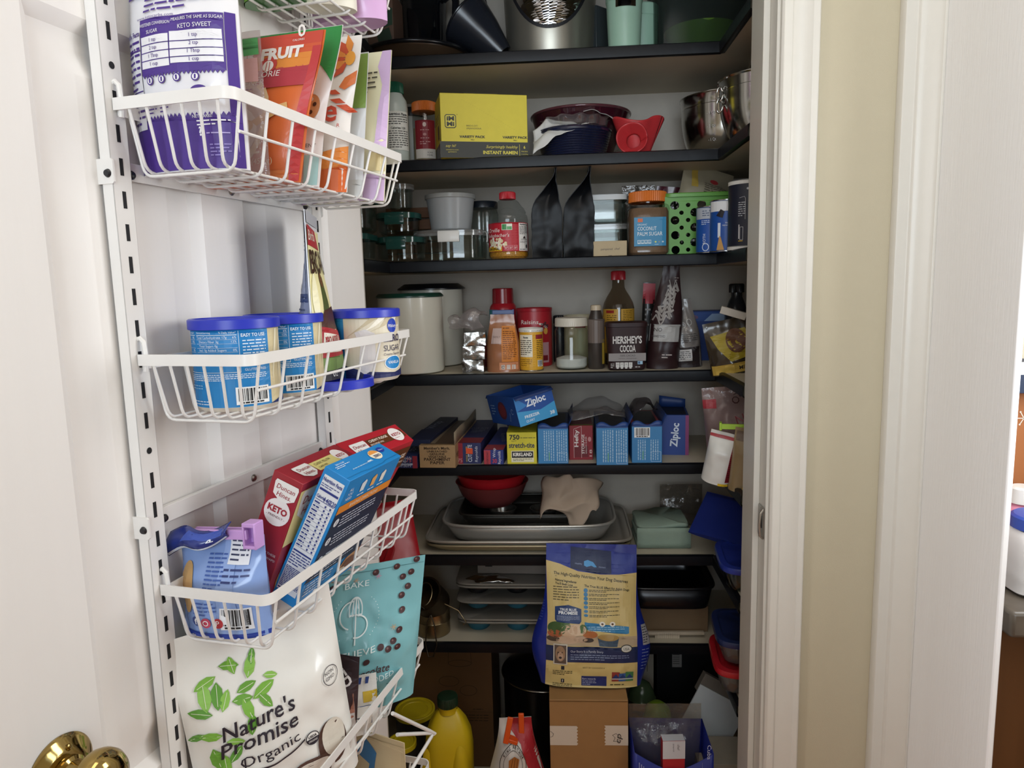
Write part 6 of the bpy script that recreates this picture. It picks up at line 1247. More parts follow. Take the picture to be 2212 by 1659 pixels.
t, f = carton_thing('freezer_bag_box', 'blue and magenta bag box with its name running upwards, at right', zc[0] + .004, 1.765, Z, .066, .12, .098, '#2a4a94', -.1, group=None)
w, h = .066, .098; a = Art(f['front'], 0); a.rect(w * .38, 0, w * .5, h, '#8a3a72', 2); a.poly([(-w * .5, 0), (w * .38, 0), (w * .42, h * .5), (w * .38, h), (-w * .5, h)], '#23428c', 1); a.text('Ziploc', w * .08, h * .2, .0165, '#dfe8f4', 4, 'L', rot=math.pi / 2 - .08, w=h * .6, bold=.03); a.done('front_print', t)
a = Art(f['top'], 0); a.rect(-.028, -.05, .028, .055, '#171a24', 1); a.done('open_slot', t)
b = MB(); b.grid(lambda u, v: ((u - .5) * w, .058 - .002 * v, h + v * .03 * (1 - .3 * u)), 6, 2, card('#1f3a72')); b.done('back_flap', t, solid=.0008)
tag(crumple('plastic_bag', film('clear_bag_film3', '#f2f2f3', .16, .06, .1, '#d9d9db', .6), lambda u, v: (-.06 + .13 * u, -.06 + .1 * v, .01 + .02 * math.sin(u * 3) * (.4 + v) + .006 * math.sin(v * 8)), 28, 22, .010, 26, 6, M=T(.085, 1.68, Z + .098)), 'loose clear plastic bag spilling over the red and blue boxes', 'plastic bag')
tag(crumple('plastic_bag', film('grey_bag_film', '#c9c3c6', .16, .1, .3, '#8d8688', .6), lambda u, v: (-.03 + .06 * u, -.03 + .1 * v, .008 + .03 * math.sin(u * 3)), 20, 18, .012, 30, 9, M=T(.205, 1.73, Z + .09)), 'dark crumpled plastic bag on the barcode-cornered blue box', 'plastic bag')
# right side of shelf 5
def art_groc(a, w, h):
    a.rect(-w * .5, h * .72, -w * .3, h * .84, '#a83a44', 1); a.text('OX', w * .05, h * .84, .016, '#4a2226', 2, rot=1.2, w=.03); a.text('N', w * .05, h * .52, .02, '#9a4a52', 2, rot=.3); a.lines(-w * .3, h * .3, w * .4, h * .36, 1, '#a9777a', 2)
pouch_thing('grocery_bag', 'pale pink plastic grocery bag filling the right side shelf', 'bag', T(.41, 1.60, Z + .018) @ RZ(-.25) @ RY(-.1), Pouch(.15, .165, .09, gus=.9, full=.45, seal=.04, crumple=.012, seed=101, freq=28), film('pink_bag_film', '#d9b9b6', .2, .25, .85, '#c4a9a6', .5), art_groc)
def art_salt(a, w, h): a.rect(w * .3, h * .08, w * .42, h * .85, '#8e2430', 2); a.rect(-w * .5, h * .88, w * .3, h * .94, '#a83a40', 1); a.lines(w * .31, h * .1, w * .41, h * .83, 18, '#4a1418', 3, last=1); a.rect(w * .1, 0, w * .5, h * .05, '#d9b62c', 2)
pouch_thing('sugar_bag', 'bright white bag with a red ladder stripe hanging over the corner', 'bag', T(.325, 1.475, Z - .0) @ RZ(-.35) @ RX(.12) @ RY(.2), Pouch(.062, .11, .048, gus=.95, full=.6, seal=.06, crumple=.005, seed=103), mat('white_bag', '#dcdad4', .35, noise_amt=.03, coat=.1), art_salt)
pouch_thing('brown_sugar_bag', 'tan sugar bag with yellow corners beside the red-striped bag', 'bag', T(.375, 1.43, Z - .01) @ RZ(-.3) @ RY(.1), Pouch(.07, .13, .045, gus=.95, full=.6, seal=.08, crumple=.005, seed=105), FOIL('#8f7a58', .35), lambda a, w, h: (a.rect(-w * .45, h * .8, w * .5, h * .95, '#6d5a4a', 1), a.rect(-w * .1, 0, w * .15, h * .1, '#d9b62c', 1)))
t = thing('bag_clip', 'lime green clip on the bags at the right jamb', 'clip', M=T(.352, 1.452, Z + .122) @ RZ(-.2)); LIME = plastic('#a3c83a', .35); b = MB()
b.box((.012, -.012, 0), (.07, .004, .011), LIME); b.box((.012, -.0005, -.001), (.07, .004, .009), LIME); b.box((-.024, -.006, 0), (.005, .018, .016), LIME); b.done('clip_bar', t, bevel=.001)
# far left of shelf 5
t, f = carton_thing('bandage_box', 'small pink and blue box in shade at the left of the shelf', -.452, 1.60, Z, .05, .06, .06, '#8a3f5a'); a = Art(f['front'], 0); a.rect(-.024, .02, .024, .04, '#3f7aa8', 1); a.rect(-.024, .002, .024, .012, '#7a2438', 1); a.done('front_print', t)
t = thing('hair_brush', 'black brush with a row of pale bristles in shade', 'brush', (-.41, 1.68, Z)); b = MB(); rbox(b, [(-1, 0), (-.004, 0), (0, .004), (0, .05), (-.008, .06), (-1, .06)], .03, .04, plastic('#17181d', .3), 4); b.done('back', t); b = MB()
for i in range(10): b.tube([(-.03 + i * .0055, -.038, .05 + i * .002), (-.034 + i * .0055, -.042, .064 + i * .003)], .0013, plastic('#8a8a88'), 6)
b.done('bristles', t)
# ---------------------------------------------------------------- shelf 6: pans
Z = SZ[6]
def pan(name, label, X, Y, z, hx, hy, h, mt, e=7., flare=.012, rim=.0035, group=None):
    t = thing(name, label, 'pan', (X, Y, z), group=group); b = MB()
    rbox(b, [(-1, .0008), (-flare - .008, .0008), (-flare - .002, .004), (0, h - .001)], hx, hy, mt, e, 72); b.done('pan', t, solid=.0012)
    b = MB(); n = 72; fn = sq(hx + .002, hy + .002, e); b.tube([fn(Vector((math.cos(2 * math.pi * i / n), math.sin(2 * math.pi * i / n), h)), 2 * math.pi * i / n) for i in range(n)], rim, mt, 8, True); b.done('rim', t, smooth=70)
    return t
ALU = mat('aluminium', '#b9b3a8', .35, .55, noise_amt=.1, nscale=10); ALU2 = mat('worn_aluminium', '#a39678', .4, .5, noise_amt=.2, nscale=10)
pan('sheet_pan', 'lower of the two rimmed sheet pans', -.083, 1.775, Z, .247, .145, .02, ALU2, 9, group='sheet pans'); pan('sheet_pan', 'upper of the two rimmed sheet pans', -.083, 1.773, Z + .0105, .25, .146, .021, ALU, 9, group='sheet pans')
pan('roasting_pan', 'deep steel roasting pan standing in the sheet pans', -.083, 1.775, Z + .0135, .213, .125, .048, mat('roaster_steel', '#c2bfb8', .28, .55, noise_amt=.1, nscale=8), 5, .02, .004)
DARK = mat('dark_nonstick', '#3a3834', .3, .6, noise_amt=.1)
t = pan('muffin_pan', 'dark muffin pan resting across the roasting pan', -.1, 1.775, Z + .052, .155, .088, .026, DARK, 8, .008, .003)
for x in (-.05, .055):
    b = MB(); b.lathe([(0, .002), (.026, .002), (.034, .026), (.036, .027)], mat('muffin_cup', '#6d6a64', .25, .8), 32, c=(x, -.03, 0)); b.done('muffin_cup', t, solid=.001)
t = thing('plastic_bowl', 'red plastic bowl nested in a clear pink-tinged one', 'bowl', (-.178, 1.775, Z + .077)); b = MB()
b.lathe([(0, .001), (.03, .001), (.055, .008), (.08, .035), (.091, .062), (.094, .066), (.09, .066), (.078, .037), (.048, .011), (0, .004)], film('pinkish_plastic', '#d98a8a', .14, .2, .7, '#a85a5c'), 56); b.done('outer_bowl', t)
b = MB(); b.lathe([(0, .02), (.04, .02), (.075, .05), (.087, .078), (.093, .09), (.095, .092), (.091, .092), (.082, .076), (.06, .05), (0, .026)], plastic('#b01f2a', .3), 56); b.done('inner_bowl', t)
tag(crumple('coffee_filter_paper', mat('unbleached_paper', '#b39f8c', .8, noise_amt=.05, bump=.1), lambda u, v: (-.06 + .14 * u, -.03 + .01 * v + .05 * (u - .5) ** 2 * 4 * v, .0 + .115 * v * (1 - .5 * abs(u - .45)) + .02 * math.sin(u * 8) * (1 - v)), 26, 22, .02, 22, 12, M=T(.012, 1.70, Z + .072) @ RZ(-.15), solid=.001), 'crumpled beige baking paper standing on the roasting pan', 'baking paper')
CLO = mat('sage_cloth', '#8fa293', .8, noise_amt=.08, bump=.2); t = thing('folded_cloth', 'folded sage green cloth right of the sheet pans', 'cloth', (.245, 1.735, Z)); b = MB()
for i in range(5): rbox(b, [(-1, 0), (-.003, 0), (0, .004), (0, .008), (-.003, .0115), (-1, .0115)], .066 - i * .0006, .07, CLO, 7, c=(.0015 * (i % 2), .001 * i, i * .0116))
b.v = [(p[0] + .004 * noise.noise(Vector(p) * 22), p[1] + .004 * noise.noise(Vector(p) * 25 + Vector((9, 0, 0))), p[2] * (1 + .22 * noise.noise(Vector((p[0] * 14, p[1] * 14, 3))))) for p in b.v]
b.done('folds', t, smooth=50); b = MB(); b.grid(lambda u, v: (-.064 + .128 * u, -.072 - .001 * v, .003 + .05 * v), 4, 4, CLO); b.done('front_fold', t, solid=.003)
pouch_thing('zip_bag', 'clear empty bag standing behind the sage cloth', 'bag', T(.315, 1.84, Z), Pouch(.11, .11, .02, seal=.3, crumple=.006, seed=111), film('clear_bag_film4', '#d9d6d2', .15, .1, .12, '#a9a6a2', .5))
def lidded(name, label, X, Y, z, hx, hy, h, body, lidm, rz=0., tilt=None, e=5.):
    M = T(X, Y, z) @ RZ(rz) @ (tilt or Matrix()); t = thing(name, label, 'container', M=M); b = MB(); rbox(b, [(-1, .001), (-.02, .001), (-.012, .006), (0, h)], hx, hy, body, e); b.done('container', t, solid=.0015)
    b = MB(); rbox(b, [(-1, .006), (-.012, .006), (-.008, .009), (.003, .008), (.005, .002), (.004, -.004), (.002, -.004), (0, 0), (-1, .002)], hx, hy, lidm, e, c=(0, 0, h)); b.done('lid', t); return t
lidded('food_container', 'dark container with a royal blue lid tilted on the right side shelf', .435, 1.475, Z + .0, .1, .085, .05, GLASS, plastic('#22358f', .3), -.1, None)
pouch_thing('blue_lid', 'large loose blue lid leaning over the side shelf edge', 'lid', T(.365, 1.56, Z + .055) @ RZ(-.35) @ RX(-1.0) @ RY(.2), Pouch(.17, .13, .012, gus=1, full=.9, seal=.01, crumple=.001, seed=113), plastic('#1f2f78', .25), bodyname='lid')
lidded('food_container', 'dark container with a red lid on the left side shelf', -.475, 1.5, Z, .09, .08, .04, GLASS, plastic('#a81f28', .3), .1)
t = pouch_thing('red_lid', 'large loose red lid standing at the left of the sheet pans', 'lid', T(-.385, 1.555, Z + .002) @ RZ(.5) @ RX(-.5), Pouch(.12, .15, .012, gus=1, full=.92, seal=.01, crumple=.001, seed=115), plastic('#b01f2a', .3), bodyname='lid')
# ---------------------------------------------------------------- shelf 7
Z = SZ[7]
TIN = mat('tinplate', '#9a8a6c', .3, .95, noise_amt=.2, nscale=12)
t = thing('flour_sifter', 'old tin flour sifter with a wire handle hanging down', 'sifter', (-.327, 1.678, Z)); b = MB(); b.lathe([(0, .001), (.039, .001), (.041, .003), (.041, .034), (.042, .036), (.041, .038), (.041, .08), (.042, .082)], TIN, 56); b.done('can', t, solid=.0012)
b = MB(); M_ = T(.002, .0, .075) @ RX(.75) @ RY(-.25); b.lathe([(.043, 0), (.043, .06), (.0445, .062), (.04, .062), (.039, .002), (0, .002)], mat('dark_tin', '#54493a', .35, .9, noise_amt=.2), 56); b.done('upper_cup', t, M_)
b = MB(); b.tube([(.02 * math.cos(i * .35), .03 * math.sin(i * .35), .058) for i in range(18)], .0012, TIN, 6, True); b.done('agitator', t, M_)
b = MB(); b.tube([(.006, -.04, .082), (.004, -.05, .07), (-.006, -.054, .05), (-.01, -.064, .0), (-.004, -.069, -.03), (.009, -.07, -.03), (.018, -.065, -.002), (.012, -.056, .045), (.003, -.05, .07), (-.02, -.042, .085)], .0016, mat('dark_wire', '#4d463c', .4, .9), 7); b.tube([(.03, -.03, .09), (.07, -.04, .075), (.09, -.05, .05), (.082, -.05, .043)], .0016, TIN, 7); b.done('wire_handle', t, smooth=70)
TCUP = mat('teal_silicone', '#2f6f86', .5, noise_amt=.05)
for k, (z, cup, lab) in enumerate(((.0, True, 'bottom muffin tin with teal silicone cups'), (.058, True, 'middle muffin tin over the teal cups'), (.098, False, 'upper dark muffin tin under the foil'))):
    t = thing('muffin_tin', lab, 'pan', (-.1, 1.775, Z + z), group='stacked muffin tins'); zz = .032 if k == 0 else .026; b = MB()
    for q in ((0, .0045) if k != 1 else (0,)): rbox(b, [(-1, zz + q), (-.004, zz + q), (.0, zz + q), (.003, zz + q + .003), (.0, zz + q + .0055), (-1, zz + q + .0055)], .165, .12, mat('tin_frame', '#8f8a82', .4, .35), 9, c=(0, 0, q * .6))
    b.done('frame', t)
    for x in (-.115, -.015, .085):
        for y in (-.065, .045):
            b = MB(); b.lathe([(0, .001), (.024, .001), (.027, .004), (.034, zz)], TCUP if cup else mat('dark_cup', '#24262c', .25, .6), 32, c=(x, y, 0)); b.done('muffin_cup', t, solid=.001)
t, f = carton_thing('foil_roll_box', 'pale torn foil box lying on the muffin tins', -.095, 1.74, Z + .1385, .24, .055, .034, '#8a8078', -.03)
a = Art(f['front'], 0); a.rect(-.1, .018, -.082, .034, '#17171b', 1); a.done('label_mark', t)
tag(crumple('foil_sheet', SILV, lambda u, v: (-.07 + .26 * u * (1 - .3 * v), -.04 + .03 * v, -.006 + .006 * v + .01 * math.sin(u * 5)), 26, 8, .006, 50, 5, M=T(-.17, 1.7, Z + .136), solid=.0004), 'crumpled strip of foil under the pale foil box', 'foil')
BLK2 = mat('black_nonstick', '#131317', .25, .3, noise_amt=.1)
pan('roasting_pan', 'large black tray at the right of the lowest shelf', .262, 1.775, Z + .07, .105, .13, .06, BLK2, 7, .008)
t, f = carton_thing('cardboard_box', 'brown cardboard box under the black tray', .262, 1.785, Z, .19, .2, .068, '#7a644b')
t = thing('pastry_brush', 'white plastic brush with short bristles in front of the cardboard', 'brush', (.272, 1.655, Z + .0), .02); b = MB(); b.box((0, 0, .012), (.14, .012, .008), plastic('#b8ab98', .4)); b.done('handle', t, bevel=.002); b = MB()
for i in range(12): b.box((-.042 + i * .0045, 0, .008 + .0), (.0024, .012, .014), plastic('#cfc2ae'))
b.done('bristles', t); b = MB(); b.box((-.02, 0, .004), (.06, .01, .008), plastic('#b8ab98', .4)); b.done('head', t)
lidded('food_container', 'clear container with a red lid at the bottom of the side stack', .415, 1.475, Z + .0, .09, .085, .05, film('clear_food', '#d9d2cc', .18, .06, .1), plastic('#b01f2a', .3), -.1)
lidded('food_container', 'clear container with a navy lid on the red-lidded one', .415, 1.48, Z + .06, .085, .08, .05, film('clear_food', '#d9d2cc', .18, .06, .1), plastic('#1d2a55', .3), -.1)
# ---------------------------------------------------------------- pantry bottom
Z = .11
BRK = mat('brown_cardboard', '#7a5636', .65, noise_amt=.12, nscale=40, bump=.05)
t, f = carton_thing('appliance_box', 'large brown box printed with line drawings of a pot', -.298, 1.80, Z, .225, .2, .36, '#6b4c30')
a = Art(f['front'], .0); K = '#3b2818'
for (cx_, cz, rx, rz_) in ((.03, .33, .028, .008), (.03, .29, .03, .009), (.0, .24, .026, .014), (.05, .215, .022, .014)): a.arc(cx_, cz, rx, 0, 360, .0012, K, 1, 26, rz_)
a.stroke([(.0, .29), (.002, .33)], .001, K, 1); a.stroke([(.06, .29), (.058, .33)], .001, K, 1); a.lines(.06, .16, .105, .166, 1, K, 1); a.lines(-.06, .12, .1, .15, 4, K, 1, .3); a.rect(-.112, .155, .112, .156, '#4a3420', 1); a.done('front_print', t)
YEL = plastic('#cdb81e', .4)
for lab, px, py, Y, r in (('tall tub with a yellow lid behind the cleaning jug', 896, 1530, 1.62, .05), ('lower tub with a yellow lid at the basket corner', 868, 1600, 1.50, .034)):
    p = PY(px, py, Y); t = thing('storage_tub', lab, 'tub', (p.x, Y, Z), group='yellow-lidded tubs'); h = p.z - Z; b = MB(); b.lathe([(0, .001), (r * .85, .001), (r * .88, .005), (r * .96, h - .006), (0, h - .006)], mat('dark_tub', '#2b2a26', .4), 44); b.done('tub', t); b = MB(); b.lathe(lid_prof(r, .012), YEL, 48, c=(0, 0, h - .012)); b.done('lid', t)
t = thing('cleaning_jug', 'yellow cleaning jug with a dark green cap and moulded handle', 'bottle', (-.268, 1.5, Z), .12); JY = plastic('#d9bd1f', .35)
b = MB(); rbox(b, [(-1, .001), (-.008, .001), (-.001, .008), (0, .2), (-.004, .235), (-.014, .262), (-.026, .282), (-.034, .292)], .056, .044, JY, 3.2, 64); b.lathe([(.0215, .286), (.021, .296), (.0215, .297), (.021, .304), (.0, .304)], JY, 40); b.done('bottle', t, smooth=50)
b = MB()
for s in (1,):
    b.grid(lambda u, v: (s * (.026 + .02 * math.cos(u * 2 * math.pi) * v), -.0415 - .010 * (1 - v ** 3), .15 + .075 * math.sin(u * 2 * math.pi) * v), 40, 8, JY); b.grid(lambda u, v: (-.05 + .012 * math.cos(u * 2 * math.pi) * v, -.036 - .003 * (1 - v ** 3), .15 + .07 * math.sin(u * 2 * math.pi) * v), 40, 6, JY)
b.done('grip_panel', t, smooth=60); b = MB(); ribbed_cap(b, .023, .024, plastic('#17301f', .4), (0, 0, .301), 40); b.done('cap', t)
def art_ka(a, w, h):
    a.poly([(-w * .14, h), (-w * .16, h * .93), (w * .12, h * .86), (w * .3, h * .6), (w * .5, h * .6), (w * .5, h)], '#a8242e', 1); a.poly([(w * .3, 0), (w * .5, 0), (w * .5, h * .62), (w * .3, h * .62)], '#b02830', 1); cx_, cz = -.012, h * .74; K = '#2a2220'
    for r_, ww in ((.04, .0014), (.029, .001)): a.arc(cx_, cz, r_, 0, 360, ww, K, 3, 36)
    word = 'KING ARTHUR'
    for i, ch in enumerate(word): an = math.radians(150 - i * 12.5); a.text(ch, cx_ + .0318 * math.cos(an), cz + .0318 * math.sin(an), .0055, K, 4, rot=an - math.pi / 2, bold=.03)
    for i, ch in enumerate('BAKING'): an = math.radians(205 + i * 13); a.text(ch, cx_ + .0375 * math.cos(an), cz + .0375 * math.sin(an), .0045, K, 4, rot=an + math.pi / 2)
    a.poly([(cx_ - .012, cz - .012), (cx_ + .014, cz - .01), (cx_ + .02, cz + .012), (cx_ + .004, cz + .018), (cx_ - .014, cz + .01)], '#a8682e', 4)
    for k in (-.006, .002, .010): a.stroke([(cx_ + k, cz - .01), (cx_ + k + .005, cz + .014)], .0012, '#5a3216', 5)
pouch_thing('flour_bag', 'white and red flour bag folded shut with an orange clip', 'bag', T(-.108, 1.43, Z) @ RZ(.1), Pouch(.14, .318, .075, gus=.95, full=.8, seal=.03, topw=.5, crumple=.006, seed=121), FOIL('#cfcac4', .4), art_ka)
t = thing('bag_clip', 'orange plastic clip on top of the white and red flour bag', 'clip', M=T(-.11, 1.412, Z + .318) @ RY(.35)); ORG = plastic('#d9541f', .35); b = MB()
b.box((-.008, -.016, -.012), (.012, .005, .062), ORG, R3('Y', -.15)); b.done('front_jaw', t, bevel=.0015); b = MB(); b.box((.018, .008, -.004), (.012, .005, .052), ORG, R3('Y', -.35)); b.done('back_jaw', t, bevel=.0015); b = MB(); b.box((.006, -.004, -.036), (.03, .022, .008), ORG); b.done('hinge', t, bevel=.001)
t = thing('stock_pot', 'black stock pot with a shiny lid ring deep in the pantry', 'pot', (-.055, 1.76, Z)); b = MB(); b.lathe([(0, 0), (.1, 0), (.104, .004), (.105, .235), (.1, .238), (0, .238)], BLK2, 64); b.done('pot', t); b = MB(); b.lathe([(.104, .0), (.108, .002), (.108, .008), (.103, .010), (.06, .026), (.0, .032)], BLK2, 64, c=(0, 0, .238)); b.done('lid', t); b = MB(); b.tube([(.109 * math.cos(i * .1), .109 * math.sin(i * .1), .242) for i in range(63)], .0022, metal('#b9b4a8', .2), 7, True); b.done('rim', t, smooth=70)
w, d, h = .167, .15, .372
t, f = carton_thing('shipping_carton', 'tall brown carton with white torn tape holding up the kibble bag', .05, 1.487, Z, w, d, h, '#9a7347', .01, mt=mat('corrugated_card', '#9a7347', .6, noise_amt=.08, nscale=50, bump=.05))
a = Art(f['front'], 0, .0004); hh = h
def torn(x0, x1, y0, y1, side):
    pts = [(x0, y0), (x1, y0), (x1, y1), (x0, y1)]; n = 12; e = [(x1 if side > 0 else x0) + (.0018 if i % 2 else -.0012) for i in range(n + 1)]
    if side > 0: pts = [(x0, y0)] + [(e[i], y0 + (y1 - y0) * i / n) for i in range(n + 1)] + [(x0, y1)]
    else: pts = [(x1, y1)] + [(e[i], y1 + (y0 - y1) * i / n) for i in range(n + 1)] + [(x1, y0)]
    a.poly(pts, '#cfc3b3', 1)
torn(-w / 2, -.025, h - .105, h - .06, 1); torn(.034, w / 2, h - .104, h - .058, -1)
a.text('cp', .068, h - .088, .012, '#2f2a28', 3, rot=math.pi / 2 - .1, w=.022, shear=.2)
a.stroke([(.052, h - .094), (.056, h - .086), (.05, h - .08), (.058, h - .076), (.064, h - .082), (.064, h - .094), (.052, h - .094)], .0008, '#4a443f', 3); a.stroke([(-w / 2 + .001, h - .072), (-w / 2 + .008, h - .078), (-w / 2 + .006, h - .084), (-w / 2 + .001, h - .086)], .0008, '#4a443f', 3)
a.rect(-w / 2, h - .0035, w / 2, h - .0022, '#5f4526', 2); a.done('tape_print', t)
# kibble bag on the carton
KZ = Z + h
BLUE = FOIL('#1a2a86', .3)
def art_kib(a, w, h):
    q = lambda x, y: ((x - .5) * w * .77, (1 - y) * h); Ye, N_, K = '#cfb878', '#18264f', '#2b2a20'
    top = [q(0, .12), q(.15, .145), q(.35, .195), q(.6, .215), q(.8, .215), q(1, .2)]
    a.poly([q(0, 1), q(1, 1), q(.985, .5), q(1, .2)] + top[::-1][1:] + [q(.02, .5)], Ye, 0)
    a.poly([q(.0, .0), q(1, .07), q(1, .2), q(.8, .215), q(.6, .215), q(.35, .195), q(.15, .145), q(0, .12)], '#22358f', 0); a.poly([q(.27, .02), q(.72, .05), q(.72, .21), q(.55, .21), q(.27, .175)], N_, 1)
    a.poly([q(.42, .125), q(.46, .115), q(.52, .13), q(.56, .165), q(.53, .165), q(.5, .155), q(.45, .165), q(.42, .155)], '#4a9ad6', 2); a.text('Healthy', *q(.36, .148), .0035, '#8fa0c4', 2, rot=-.06); a.text('Holistic', *q(.62, .17), .0035, '#8fa0c4', 2, rot=-.06)
    a.text('The High-Quality Nutrition Your Dog Deserves', *q(.49, .245), .0062, K, 3, w=w * .63, rot=-.1, bold=.012); a.stroke([q(.1, .23), q(.9, .295)], .0007, K, 2)
    a.text('Natural Ingredients', *q(.1, .262), .0045, K, 3, 'L', w=w * .18, rot=-.1, bold=.02); a.text("You'll Both Love", *q(.1, .285), .0045, K, 3, 'L', w=w * .15, rot=-.1, bold=.02); a.text('The True BLUE Effect for Adult Dogs', *q(.42, .3), .0045, K, 3, 'L', w=w * .38, rot=-.08, bold=.015)
    a.lines(*q(.08, .4), *q(.36, .295), 6, '#5a4f30', 3, .35)
    for i in range(7): yy = .325 + i * .0275; a.ell(*q(.435, yy), .0046, .0046 - .0003 * i, '#3a7fae', 3); a.lines(q(.47, 0)[0], q(0, yy + .012)[1], q(.8, 0)[0], q(0, yy - .008)[1], 2, '#4a4228', 3, .42, i)
    x0, y0 = q(.1, .54); x1, y1 = q(.385, .43); a.poly([(x0, y0 + .004), (x0 + .004, y0), (x1 - .004, y0 - .003), (x1, y0 + .002), (x1, y1 - .006), ((x0 + x1) / 2, y1 + .002), (x0, y1 - .003)], '#1d3a6e', 3); a.text('TRUE BLUE', (x0 + x1) / 2, y1 - .010, .0046, '#e2e6ea', 5, w=w * .14, bold=.03); a.text('PROMISE', (x0 + x1) / 2, y1 - .0175, .006, '#e2e6ea', 5, w=w * .16, bold=.04); a.lines(x0 + .004, y0 + .003, x1 - .004, y1 - .02, 5, '#aab6cc', 5, .3)
    a.poly([q(.42, .535), q(.9, .565), q(.9, .61), q(.87, .615), q(.42, .585)], '#2f7fb0', 2); a.lines(q(.46, 0)[0], q(0, .6)[1], q(.86, 0)[0], q(0, .56)[1], 3, '#a9d0e6', 3, .3)
    for x in (.61, .72): a.ell(*q(x, .545), .0062, .005, '#e6e2d6', 4); a.ell(*q(x, .545), .0025, .0022, '#5a3a20', 5)
    a.rect(*q(0.01, .7), *q(.99, .63), '#b3a083', 1)
    for (x, y, rx, ry, c) in ((.12, .585, .02, .014, '#3f5a2c'), (.2, .565, .014, .010, '#4a6a34'), (.1, .62, .016, .008, '#a85a34'), (.26, .6, .02, .014, '#c9a98a'), (.34, .59, .02, .012, '#d6bc9e'), (.4, .585, .010, .010, '#4a6a34'), (.48, .62, .016, .008, '#b06a3a'), (.08, .655, .014, .006, '#4a3a2c'), (.25, .66, .028, .008, '#c2a58a'), (.38, .655, .016, .007, '#b59a80'), (.46, .66, .012, .005, '#3a2f28')): a.ell(*q(x, y), rx, ry, c, 2)
    a.poly([q(.56, .64), q(.79, .635), q(.77, .7), q(.58, .7)], '#3a4f63', 3); a.ell(*q(.675, .637), .023, .007, '#a88a50', 4)
    a.rect(*q(0.005, .815), *q(.995, .705), N_, 2); a.text('Our Story Is a Family Story', *q(.27, .745), .0045, '#c2c9d9', 4, 'L', w=w * .27); a.lines(q(.27, 0)[0], q(0, .8)[1], q(.9, 0)[0], q(0, .755)[1], 3, '#8d99b8', 4, .3); a.ell(*q(.87, .715), .013, .0085, '#2b2a28', 3); a.ell(*q(.87, .715), .011, .0068, '#c9c6bc', 4); a.text('USA', *q(.87, .725), .005, '#2b2a28', 5)
    a.rect(*q(.085, .835), *q(.235, .69), '#c9c4b8', 4); a.rect(*q(.097, .828), *q(.223, .698), '#5a4a40', 5); a.ell(*q(.16, .757), .0105, .017, '#9a7a5e', 6); a.ell(*q(.16, .775), .006, .010, '#b3927a', 7); a.ell(*q(.16, .785), .0032, .0025, '#332622', 8)
    for x in (.14, .18): a.ell(*q(x, .748), .0013, None, '#2a201c', 8)
    for y in (.86, .955): a.rect(*q(.17, y + .014), *q(.205, y - .014), '#1d2230', 3); a.lines(q(.08, 0)[0], q(0, y + .055)[1], q(.29, 0)[0], q(0, y + .018)[1], 3, '#4a4228', 3, .4)
    a.text('?', *q(.187, .963), .005, '#e6e2d6', 5, bold=.03); a.text('BEST BY 02NOV2024', *q(.52, .858), .003, '#7a6c44', 3, w=w * .18)
    a.rect(*q(.39, .985), *q(.66, .915), '#1d2a66', 3); a.text('Earn rewards', *q(.4, .94), .0035, '#dfe2ea', 5, 'L', w=w * .11); a.lines(q(.4, 0)[0], q(0, .98)[1], q(.55, 0)[0], q(0, .945)[1], 3, '#aab2cc', 5, .35)
    for i, c in enumerate(('#8f3a34', '#3a5f9a', '#3f7a4a')): xx = .76 + .075 * i; a.rect(*q(xx - .045, .95), *q(xx + .04, .88 + .01 * (i == 1)), c, 4 + i); a.poly([q(xx - .04, .925), q(xx + .035, .925), q(xx, .895)], '#24407a', 7); a.rect(*q(xx - .045, .935), *q(xx + .04, .928), '#c9c9c4', 7)
    a.lines(q(.7, 0)[0], q(0, .985)[1], q(.95, 0)[0], q(0, .965)[1], 1, '#4a4228', 3); a.poly([q(0, 1), q(1, 1), q(1, .99), q(.5, .985), q(0, .985)], '#dcc98c', 2)
    # side gusset print
    a.rect(w * .43, h * .3, w * .495, h * .44, '#a9a8a8', 2); a.lines(w * .435, h * .31, w * .49, h * .43, 7, '#3a3a44', 3); a.lines(w * .42, h * .12, w * .485, h * .28, 7, '#7684b4', 2, .25); a.lines(-w * .49, h * .45, -w * .43, h * .6, 8, '#5a6aac', 2, .25)
class Kib(Pouch):
    @staticmethod
    def k(q): return .77 + .23 * math.exp(-((q - .27) / .24) ** 2)
    def pt(s, u, v, o, sgn):
        p = Pouch.pt(s, u, v, o, sgn); q = max(0, min(1, v / s.h))
        return (p[0] * s.k(q), p[1], p[2])
    def front(s, u, v, o):            # the cream panel keeps its width while the blue flanks bulge
        q = max(0, min(1, v / s.h)); k = s.k(q); e = s.w * .385; e2 = min(e / k, s.w / 2); uu = max(-s.w / 2, min(s.w / 2, u / k)) if abs(u) <= e else math.copysign(e2 + (abs(u) - e) * (s.w / 2 - e2) / (s.w / 2 - e), u)
        return s.pt(uu, v, o, -1)
pouch_thing('dog_food_bag', 'yellow and blue dog food bag sitting on the tall carton', 'bag', T(.058, 1.475, KZ + .001) @ RZ(.03) @ RX(-.2) @ RY(.03), Kib(.262, .305, .075, gus=.7, full=.35, seal=.06, crumple=.0045, seed=131, side=3.), BLUE, art_kib, nu=60, nv=72, seg=.008)
